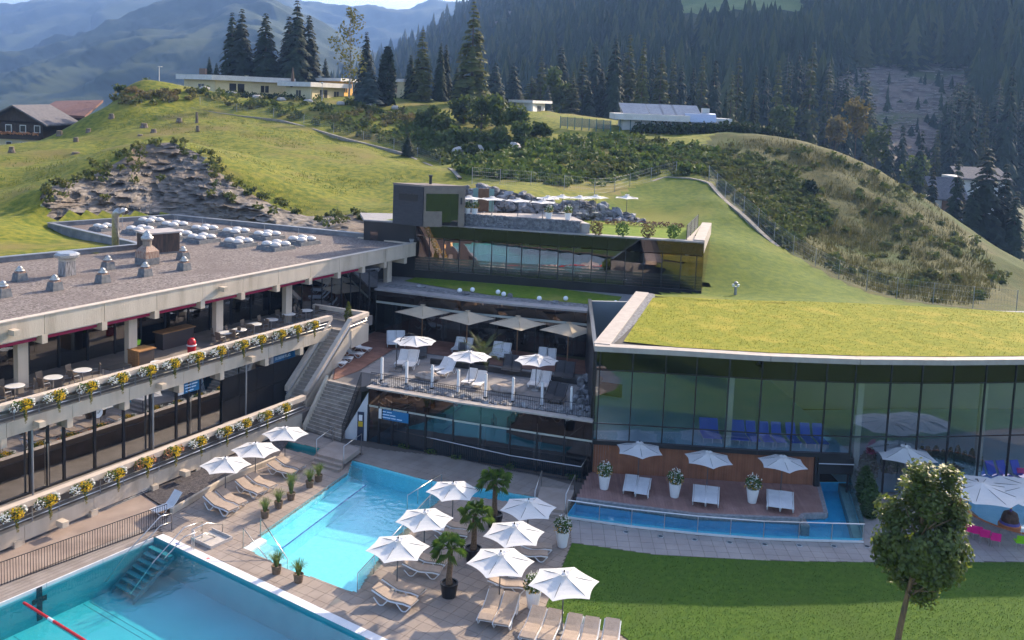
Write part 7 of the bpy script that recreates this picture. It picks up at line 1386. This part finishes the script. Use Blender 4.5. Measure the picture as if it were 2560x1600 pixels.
for i,(px,py) in enumerate(((446,236),(511,238),(581,242),(642,243),(704,249),(770,252),(851,260),(925,266),(988,270))): solo('crest_boulder',MB().ball((0,0,.3),(.95,.6,.42),9,6,.12),bom,'%s pale boulder from the left along the villa hedge'%ORD[i],'boulder',at(px,py,170),random.random(),'pale boulders along the crest')
for i,(px,py) in enumerate(((1155,362),(1195,366),(1287,358))): solo('grey_rock',MB().ball((0,0,.5),(1.3,.9,.7),8,6,.2),bom,'%s grey rock from the left below the knoll bushes'%ORD[i],'rock',at(px,py,141),i,'grey rocks below the knoll')
# paths
def ribbon(name,pts,w_,mat,lift=.12):
    Q_=[hit(*p,y0=88) if len(p)==2 else at(*p) for p in pts]; Q_=[q for q in Q_ if q is not None]; mb=MB(); n=70; prev=None
    for k in range(n+1):
        c=along(Q_,k/n); d=along(Q_,min(1,k/n+.01))-along(Q_,max(0,k/n-.01)); d=d[:2]/np.linalg.norm(d[:2]); s=np.array([-d[1],d[0]])*w_/2; a=c[:2]+s; b=c[:2]-s; za=max(tz(a[0],a[1])[0],tz(b[0],b[1])[0])+lift+.04; mb.v+=[(a[0],a[1],za),(b[0],b[1],za),(a[0],a[1],za-.5),(b[0],b[1],za-.5)]
        if k: o_=4*(k-1); mb.f+=[(o_,o_+1,o_+5,o_+4),(o_+2,o_,o_+4,o_+6),(o_+1,o_+3,o_+7,o_+5)]; mb.mi+=[0,0,0]
    return struct(name,mb,mat),Q_
pth=M('path_stone',(.20,.175,.15),(.28,.25,.21),2,.9,space='World')
_,PT1=ribbon('hillside_path',((480,270,156),(600,283,155),(700,300,155),(860,345,148),(1000,380,142),(1100,420,133),(1150,445,120)),.5,pth,.0); _,PT2=ribbon('mound_path',((1560,485,113),(1600,462,119),(1660,443,122),(1720,446,120),(1775,455,117),(1815,495,110),(1860,540,104),(1905,585,100),(1945,618,97)),.5,pth,.0)
# fences: posts and wires following the ground
def wirefence(label,pts,h,step,nw=5,mat=galv):
    Q_=[at(*p) for p in pts]; L=sum(np.linalg.norm(Q_[i+1][:2]-Q_[i][:2]) for i in range(len(Q_)-1)); n=max(3,int(L/step)); t=thing('wire_fence',label,'fence',Q_[0]); PP=[]
    for k in range(n+1): q=along(Q_,k/n); q[2]=tz(q[0],q[1])[0]; PP.append(q); obj('post',MB().tube([q-np.array([0,0,.3]),q+np.array([0,0,h])],.04,5),mat,t,world=True)
    wm=MB()
    for a,b in zip(PP[:-1],PP[1:]):
        for i in range(nw): z=.15+(h-.2)*i/(nw-1); wm.tube([a+np.array([0,0,z]),b+np.array([0,0,z])],.008,3,cap=False)
        for i in range(14): q=lerp(a,b,i/14); wm.tube([q+np.array([0,0,.1]),q+np.array([0,0,h])],.006,3,cap=False)
    obj('wire_mesh',wm,mat,t,world=True)
wirefence('tall wire mesh fence running down the edge of the right-hand slope',((1772,448,118),(1862,538,104.5),(1952,616,97.5),(2102,702,89.5),(2250,748,83.6),(2400,768,79.6),(2540,780,76.6)),2.0,3.2)
wirefence('wire fence with slim posts behind the stone wall of the roof terrace',((1180,458,105),(1260,466,108),(1350,480,110),(1440,492,110),(1510,480,112),(1590,462,119),(1690,440,122)),1.9,4.)
wirefence('slim post fence along the hillside path below the villas',((500,262,158),(700,292,157),(870,336,150),(1000,372,144),(1100,412,135)),1.4,6.)
t=thing('sprinkler_post','small metal post with twin spotlights on the grass slope','spotlight',hit(1838,738) if hit(1838,738) is not None else at(1838,738,80)); obj('post',MB().lathe([(.13,-.2),(.12,.75)],n=8),galv,t); obj('head',MB().lathe([(.16,.95),(.18,1.1),(.05,1.2)],n=8),galv,t)
for s_ in (-.2,.2): obj('spotlight',MB().lathe([(.1,.75),(.13,.95)],(s_,0,0),n=8),white,t)
# shrubs on the roof terrace lawn
for i,(px,py,c) in enumerate(((1490,588,0),(1555,592,1),(1620,595,0),(1683,598,1))): solo('terrace_shrub',cluster(200,(0,0,.65),(.6,.5,.65),.17,random.Random(i)),MATS['leaf_green'] if c else M('olive_shrub',(.14,.11,.045),(.20,.16,.07),4,.8,trans=.3),'%s shrub from the left along the roof terrace edge'%ORD[i],'shrub',uz(px,py,Z_TOP),0,'shrubs along the roof terrace edge')
for i in range(12): px=1520+i*16.5; solo('heath_shrub',cluster(70,(0,0,.25),(.36,.3,.26),.11,random.Random(40+i)),M('heath',(.12,.06,.05),(.18,.09,.07),5,.8,trans=.2),'%s low reddish shrub from the left in the bed on the terrace lawn'%ORD[i],'shrub',uz(px,561+i*.9,Z_TOP),0,'reddish shrubs on the terrace lawn')
# rough stone wall behind the roof terrace: stones piled one by one
sw=thing('boulder_wall','rough wall of big grey boulders behind the roof terrace','wall',uz(1300,545,Z_TOP)); smats=M('wall_boulder',(.10,.10,.11),(.26,.26,.275),2.2,.85,bump=.7,bs=5,rnd=.45); wst=[MB().ball((0,0,0),(.5,.36,.36),7,5,.25).mesh('stone',smats) for _ in range(8)]
prof=[(1162,464,548,88.5),(1260,468,550,90),(1330,488,552,91),(1400,503,555,91),(1450,505,556,91),(1530,520,562,92),(1580,545,570,93),(1640,572,582,93),(1700,588,592,93)]; kst=0
for k in range(255):
    x=rg.uniform(1162,1690); 
    for a,b in zip(prof[:-1],prof[1:]):
        if a[0]<=x<=b[0]: f=(x-a[0])/(b[0]-a[0]); top=a[1]+(b[1]-a[1])*f; bot=a[2]+(b[2]-a[2])*f; Y=a[3]+(b[3]-a[3])*f
    y=rg.uniform(top+2,bot); Y-=(y-top)/(bot-top+1)*1.6; q=uy(x,y,Y); o=obj('stone',None,None,sw,data=wst[k%8]); o.location=tuple(q-np.array(sw.location)); s=rg.uniform(.7,1.5); o.scale=(s*1.1,s,s*rg.uniform(.6,1.)); o.rotation_euler=(rg.uniform(-.4,.4),rg.uniform(-.4,.4),rg.uniform(0,6))
bkw=MB(); 
for a,b in zip(prof[:-1],prof[1:]): bkw.add([uy(a[0],a[2]+8,a[3]+.5),uy(b[0],b[2]+8,b[3]+.5),uy(b[0],b[1]+6,b[3]+.5),uy(a[0],a[1]+6,a[3]+.5)],[(0,1,2,3)])
obj('earth_core',bkw,darkrock,sw,world=True)
dm=uplane(1208,535,(0,87.6,0),(0,1,0)); obj('cellar_door',MB().box((dm[0],87.0,ZP+1.05),(1.0,.2,2.1)),M('door_brown',(.10,.055,.03),(.15,.085,.05),3,.7),sw,world=True)
for s_ in (-.75,.75): obj('door_leaf',MB().box((dm[0]+s_,86.9,ZP+1.05),(.45,.1,2.1)),M('door_teal',(.13,.24,.24),rough=.6),sw,world=True)
# ================================================================ HOUSES ON THE HILL
cream=M('cream_render',(.62,.53,.33),(.56,.47,.29),.5,.9,space='World'); ochre=M('ochre_render',(.55,.30,.06),rough=.9); fasc=M('white_fascia',(.62,.60,.58),(.55,.53,.51),1,.8,space='World'); wpane=GLASS('house_glass',(.05,.06,.07),.25); brownw=M('dark_timber',(.035,.022,.016),(.06,.04,.028),2,.8,space='World',stretch=(3,3,1)); redroof=M('brown_tile_roof',(.15,.075,.06),(.21,.11,.09),2,.8,space='World',stretch=(1,1,3)); greyroof=M('grey_sheet_roof',(.09,.085,.095),(.13,.125,.135),2,.95,space='World')
def win(t,a,b,u0,u1,z0,z1,off=.08,nm='window'):
    """window on wall a-b between fractions u0..u1: frame, pane, sill"""
    a=np.array(a[:2]);b=np.array(b[:2]);d=b-a;n=np.array([d[1],-d[0]])/np.linalg.norm(d)*off
    f=obj(nm,MB().wall(a+d*u0+n,a+d*u1+n,.10,z0,z1),fasc,t,world=True); e=(u1-u0)*.12; obj('pane',MB().wall(a+d*(u0+e)+n*1.9,a+d*((u0+u1)/2-e*.3)+n*1.9,.04,z0+.12,z1-.12),blackm,f,world=True); obj('pane',MB().wall(a+d*((u0+u1)/2+e*.3)+n*1.9,a+d*(u1-e)+n*1.9,.04,z0+.12,z1-.12),blackm,f,world=True)
def flat_house(name,label,cs,zt,wallm,wins,over=.9,th=.75,zb=None):
    P3=[np.array(c[:2]) for c in cs]; P3.append(P3[0]+P3[2]-P3[1]); zb=min(tz(p[0],p[1])[0] for p in P3)-.8 if zb is None else zb; t=thing(name,label,'house',(P3[1][0],P3[1][1],zb)); 
    for i,(p,q) in enumerate(zip(P3,P3[1:]+P3[:1])): obj('wall',MB().wall(p,q,.3,zb,zt),wallm,t,world=True)
    c=sum(P3)/4; R_=[p+(p-c)/np.linalg.norm(p-c)*over*1.6 for p in P3]; r=obj('roof',MB().prism(R_,zt,zt+th),fasc,t,world=True); obj('roof_deck',MB().prism([c+(p-c)*.97 for p in R_],zt+th,zt+th+.04),greyroof,r,world=True)
    for w_ in wins: win(t,P3[w_[0]],P3[w_[0]+1],*w_[1:])
    return t,P3
A_,B_,C_=at(462,230,190),at(538,232,180),at(716,237,192); zt=uy(538,200,180)[2]
t,_=flat_house('white_villa','long cream villa with white flat roof on the hilltop left of centre',(A_,B_,C_),zt,cream,((0,.45,.7,zt-2.2,zt-.7),(1,.15,.42,zt-2.6,zt-.4),(1,.6,.75,zt-2.2,zt-.6)),1.1,.95)
obj('chimney',MB().box((A_[0]+3,A_[1]+2,zt+1.5),(1.2,1.2,1.6)),M('chimney_brown',(.20,.13,.09),rough=.9),t,world=True); obj('satellite_dish',MB().lathe([(.02,0),(.45,.14),(.47,.15)],(B_[0]+5.8,B_[1]+.5,zt+.9),n=14),white,t,world=True)
A_,B_,C_=at(716,238,184),at(778,242,176),at(858,245,188); zt2=uy(778,217,176)[2]
t,_=flat_house('white_villa','smaller cream villa with white flat roof right of the long villa',(A_,B_,C_),zt2,cream,((0,.4,.65,zt2-2.0,zt2-.6),(1,.2,.5,zt2-2.2,zt2-.4),(1,.65,.85,zt2-2.,zt2-.6)),1.1,.85)
A_,B_,C_=at(800,225,205),at(850,225,197),at(880,225,205); z_=uy(850,203,197)[2]; flat_house('ochre_house','orange walled house half hidden behind the smaller villa',(A_,B_,C_),z_,ochre,((1,.2,.6,z_-2.4,z_-.7),),.8,.6)
A_,B_,C_=at(975,260,196),at(1008,268,187),at(1050,268,196); z_=uy(1008,205,187)[2]; flat_house('pale_block','two-storey pale house between the column tree and the larch',(A_,B_,C_),z_,cream,((0,.3,.6,z_-2.3,z_-.6),(1,.2,.5,z_-2.3,z_-.6),(1,.2,.5,z_-5.2,z_-3.6)),.8,.6)
A_,B_,C_=at(1290,275,190),at(1330,278,178),at(1360,278,190); z_=uy(1330,258,178)[2]; flat_house('flat_house','small pale flat-roofed house right of the knoll bushes',(A_,B_,C_),z_,fasc,((1,.3,.7,z_-1.8,z_-.4),),1.0,.5)
t=thing('closed_umbrella','closed brown garden umbrella beside the villas','umbrella',at(731,240,182)); obj('pole',MB().tube([(0,0,0),(0,0,2.2)],.05,6),polem,t); obj('cloth',MB().lathe([(.42,1.9),(.36,3.4),(.1,5.4),(.03,5.7)],n=8),M('brown_cloth',(.12,.08,.06),rough=.9),t)
t=thing('lamp_mast','slim white lamp mast on the hill crest left of the villa','lamp post',at(398,238,170)); obj('mast',MB().tube([(0,0,0),(0,0,4.6)],[.09,.06],6),fasc,t); obj('lamp_head',MB().box((.15,0,4.7),(.7,.25,.15)),fasc,t)
t=thing('lamp_mast','slim lamp post in front of the smaller villa','lamp post',at(805,250,170)); obj('mast',MB().tube([(0,0,0),(0,0,3.6)],[.07,.05],6),fasc,t); obj('lamp_head',MB().ball((0,0,3.75),.2,8,6),fasc,t)
def chalet(name,label,cx,Y,wpx,ye,ya,yb,roofm,deep,ridge_x=True):
    """gabled house, gable to the viewer if ridge runs away"""
    w_=wpx*Y/F; l=uy(cx-wpx/2,ye,Y); r=uy(cx+wpx/2,ye,Y); zt=(l[2]+r[2])/2; za=uy(cx,ya,Y)[2]; zb=uy(cx,yb,Y)[2]-3; x0,x1=l[0],r[0]; t=thing(name,label,'house',((x0+x1)/2,Y,zb)); xm=(x0+x1)/2
    return t,x0,x1,xm,zt,za,zb
t,x0,x1,xm,zt,za,zb=chalet('timber_chalet','dark timber chalet with flower balconies at the left picture edge',40,150,170,306,262,385,greyroof,10); Y=150
obj('lower_wall',MB().box((xm,Y+5,(zb+zt-2.6)/2),(x1-x0-2.4,10,zt-2.6-zb)),cream,t,world=True); obj('upper_wall',MB().box((xm,Y+5,zt-1.2),(x1-x0-2.3,10.1,2.75)),brownw,t,world=True)
obj('gable',MB().add([(x0+1.2,Y-.05,zt),(x1-1.2,Y-.05,zt),(xm,Y-.05,za-.3)],[(0,1,2)]),brownw,t,world=True)
for s_ in (0,1):
    xe=x0 if s_==0 else x1; rf_=MB().add([(xe,Y-1.2,zt-.15),(xm,Y-1.2,za),(xm,Y+11,za),(xe,Y+11,zt-.15),(xe,Y-1.2,zt-.4),(xm,Y-1.2,za-.25),(xm,Y+11,za-.25),(xe,Y+11,zt-.4)],[(0,1,2,3),(4,7,6,5),(0,4,5,1),(0,3,7,4)]); obj('roof',rf_,greyroof,t,world=True)
for z,lab in ((zt-2.7,0),(zt-5.2,1)):
    b=obj('balcony',MB().box((xm,Y-.6,z+.45),(x1-x0-2.3,.12,.8)),brownw,t,world=True); rg4=random.Random(2); fl_=MB()
    for k in range(150): fl_.leaf((rg4.uniform(x0+1.3,x1-1.3),Y-.8,z+.95+rg4.uniform(-.1,.25)),.28,rg4)
    obj('balcony_flowers',fl_,fpink,b,world=True)
    for k in range(4): xx=x0+2.0+(x1-x0-4)*k/3; w=obj('window',MB().box((xx,Y-.08,z+1.75 if z==zt-2.7 else z+1.6),(1.0,.12,1.2)),fasc,t,world=True); obj('pane',MB().box((xx,Y-.15,z+1.75 if z==zt-2.7 else z+1.6),(.75,.05,.95)),blackm,w,world=True)
Y=168; t=thing('brown_roof_house','house with wide brown tiled roof beside the timber chalet','house',(uy(170,330,Y)[0],Y,uy(170,340,Y)[2]-3)); 
e0_,e1_,r0_,r1_=uy(80,283,Y-4),uy(212,290,Y-4),uy(140,252,Y+5),uy(258,250,Y+5)
obj('roof',MB().add([e0_,e1_,r1_,r0_,e0_-[0,0,.4],e1_-[0,0,.4],r1_-[0,0,.4],r0_-[0,0,.4]],[(0,1,2,3),(4,7,6,5),(0,4,5,1),(1,5,6,2)]),redroof,t,world=True); zb=uy(150,345,Y)[2]-4
obj('timber_storey',MB().add([e0_+[1,.6,-.3],e1_+[-.8,.6,-.3],(e1_[0]-.8,e1_[1]+.6,e1_[2]-3.0),(e0_[0]+1,e0_[1]+.6,e0_[2]-3.0)],[(0,3,2,1)]),brownw,t,world=True); obj('wall',MB().box(((e0_[0]+e1_[0])/2,Y+1,(zb+e0_[2]-2.7)/2),(e1_[0]-e0_[0]-2,9,e0_[2]-2.7-zb)),cream,t,world=True)
mid_=(e0_+e1_)/2
for k in range(2): p=lerp(e0_,e1_,.3+.5*k); w=obj('window',MB().box((p[0],Y-3.6,p[2]-4.2),(1.0,.2,1.2)),fasc,t,world=True); obj('pane',MB().box((p[0],Y-3.72,p[2]-4.2),(.75,.05,.95)),blackm,w,world=True)
for k,f in enumerate((.25,.45,.62,.8)): p=lerp(r0_,r1_,f)-[0,1.6,.9]; obj('skylight' if k<2 else 'roof_vent',MB().box(p,(.9,.9,.35 if k<2 else .9)),fasc if k<2 else redroof,t,world=True)
# solar house
Y=158; a=uy(1535,297,Y); b=uy(1728,301,Y-2); zt=a[2]; t=thing('solar_house','low white building with tilted solar panels behind the dark hedge','house',(a[0],Y,tz(a[0],Y)[0])); zg=tz(a[0]+6,Y)[0]-1.5
obj('wall',MB().box(((a[0]+b[0])/2+.5,Y+4,(zg+zt)/2),(b[0]-a[0]-2,7,zt-zg)),M('white_wall2',(.55,.55,.56),rough=.8),t,world=True); obj('fascia',MB().box(((a[0]+b[0])/2,Y+3.5,zt+.45),(b[0]-a[0],9,1.0)),fasc,t,world=True)
for k in range(7): xx=a[0]+1.+(b[0]-a[0]-2)*k/6; obj('post',MB().box((xx,Y-.4,(zg+zt)/2),(.14,.14,zt-zg)),M('post_teal',(.04,.12,.14),rough=.6),t,world=True)
panm=M('solar_panel',(.36,.33,.33),(.42,.38,.37),2,.25,spec=.8)
for k,(px0,px1) in enumerate(((1556,1580),(1578,1622),(1623,1658),(1655,1690),(1687,1752))):
    p,q=uy(px0,292,Y+2),uy(px1,296,Y+2); pn=obj('solar_panel',MB().add([(p[0],Y+1,zt+1.0),(q[0],Y+1,zt+1.0),(q[0]-.6,Y+3.2,zt+2.7),(p[0]-.6,Y+3.2,zt+2.7),(p[0],Y+1.05,zt+.92),(q[0],Y+1.05,zt+.92),(q[0]-.6,Y+3.25,zt+2.62),(p[0]-.6,Y+3.25,zt+2.62)],[(0,1,2,3),(4,7,6,5),(0,4,5,1),(1,5,6,2),(2,6,7,3),(3,7,4,0)]),panm,t,world=True); obj('panel_strut',MB().tube([(p[0],Y+3.2,zt+.9),(p[0]-.6,Y+3.2,zt+2.7)],.05,4),galv,pn,world=True)
q=uy(1775,300,Y); obj('barrel_roof',MB().tube([(b[0]-.5,Y+2,zt+.0),(q[0]+1.2,Y+2,zt+.0)],1.5,12),M('sheet_blue',(.42,.46,.55),rough=.3,metal=.5),t,world=True); q2=uy(1800,305,Y); obj('annex',MB().box((q2[0],Y+4,zt-.3),(4.5,6,2.0)),fasc,t,world=True); q3=uy(1772,282,Y); obj('chimney',MB().box((q3[0],Y+3,zt+1.4),(1.2,1.2,1.8)),fasc,t,world=True); obj('cowl',MB().tube([(q3[0]+.7*math.cos(x),Y+3,zt+2.3+.7*math.sin(x)) for x in np.linspace(0,math.pi,8)],.06,5),brownw,t,world=True)
wf=thing('glass_windbreak','glass panel fence with dark posts left of the solar house','fence',at(1440,330,157))
for k in range(8):
    p=at(1400+k*18,330,157); p2=at(1400+(k+1)*18,330,157); zz=uy(1400,318,157)[2]; obj('post',MB().box((p[0],157,p[2]+.7),(.15,.15,2.2)),M('post_teal',(.04,.12,.14)),wf,world=True)
    if k<7: obj('panel',MB().wall(p[:2]+np.array([.1,0]),p2[:2]-np.array([.1,0]),.05,p[2]+.2,p[2]+1.7),GLASS('wind_glass',(.55,.58,.6),.1),wf,world=True)
# house at the far right
Y=185; def_=lambda x,y:uy(x,y,Y); t=thing('grey_roof_house','white house with grey corrugated roofs among the trees at the far right','house',(def_(2440,520)[0],Y,def_(2440,560)[2]-6)); zb=def_(2440,560)[2]-6
p,q=def_(2340,496),def_(2378,446); x0=def_(2336,496)[0]; x1=def_(2420,496)[0]; obj('wall',MB().box(((x0+x1)/2+.6,Y+4,(zb+p[2])/2),(x1-x0-1,8,p[2]-zb)),M('white_wall2',(.55,.55,.56)),t,world=True); obj('roof',MB().add([(x0-.6,Y-.8,p[2]),(x1,Y-.8,p[2]),(x1,Y+4,q[2]),(x0-.6,Y+4,q[2]),(x0-.6,Y-.8,p[2]-.3),(x1,Y-.8,p[2]-.3)],[(0,1,2,3),(0,4,5,1)]),greyroof,t,world=True); obj('timber_front',MB().box(((x0+x1)/2+.5,Y-.15,p[2]-1.2),(x1-x0-2,.2,2.2)),M('timber_brown',(.14,.07,.035),rough=.8),t,world=True)
x2,x3=def_(2425,450)[0],def_(2552,450)[0]; z2=def_(2500,452)[2]; obj('main_wall',MB().box(((x2+x3)/2,Y+9,(zb+z2)/2),(x3-x2-1,9,z2-zb)),M('white_wall2',(.55,.55,.56)),t,world=True); z3=def_(2480,425)[2]; obj('main_roof',MB().add([(x2-.6,Y+3.5,z2),(x3+.3,Y+3.5,z2),(x3,Y+9,z3),(x2,Y+9,z3),(x2-.6,Y+3.5,z2-.35),(x3+.3,Y+3.5,z2-.35)],[(0,1,2,3),(0,4,5,1)]),greyroof,t,world=True)
for k in range(3):
    for z in (z2-2.2,z2-4.8): xx=lerp(np.array([x2]),np.array([x3]),.5+.17*k)[0]; w=obj('window',MB().box((xx,Y+4.42,z),(1.1,.15,1.5)),fasc,t,world=True); obj('pane',MB().box((xx,Y+4.32,z),(.85,.05,1.2)),blackm,w,world=True)
# ================================================================ HAZE
hz=MB().box((0,4500,297),(19000,10400,646)); hm=bpy.data.materials.new('haze_air'); hm.use_nodes=True; ht=hm.node_tree; ht.nodes.remove(ht.nodes['Principled BSDF']); pv=ht.nodes.new('ShaderNodeVolumePrincipled'); pv.inputs['Color'].default_value=(.24,.42,.84,1); pv.inputs['Density'].default_value=.00025; pv.inputs['Anisotropy'].default_value=.2; ht.links.new(pv.outputs[0],ht.nodes['Material Output'].inputs['Volume'])
o=obj('haze',hz,hm); o['kind']='stuff'
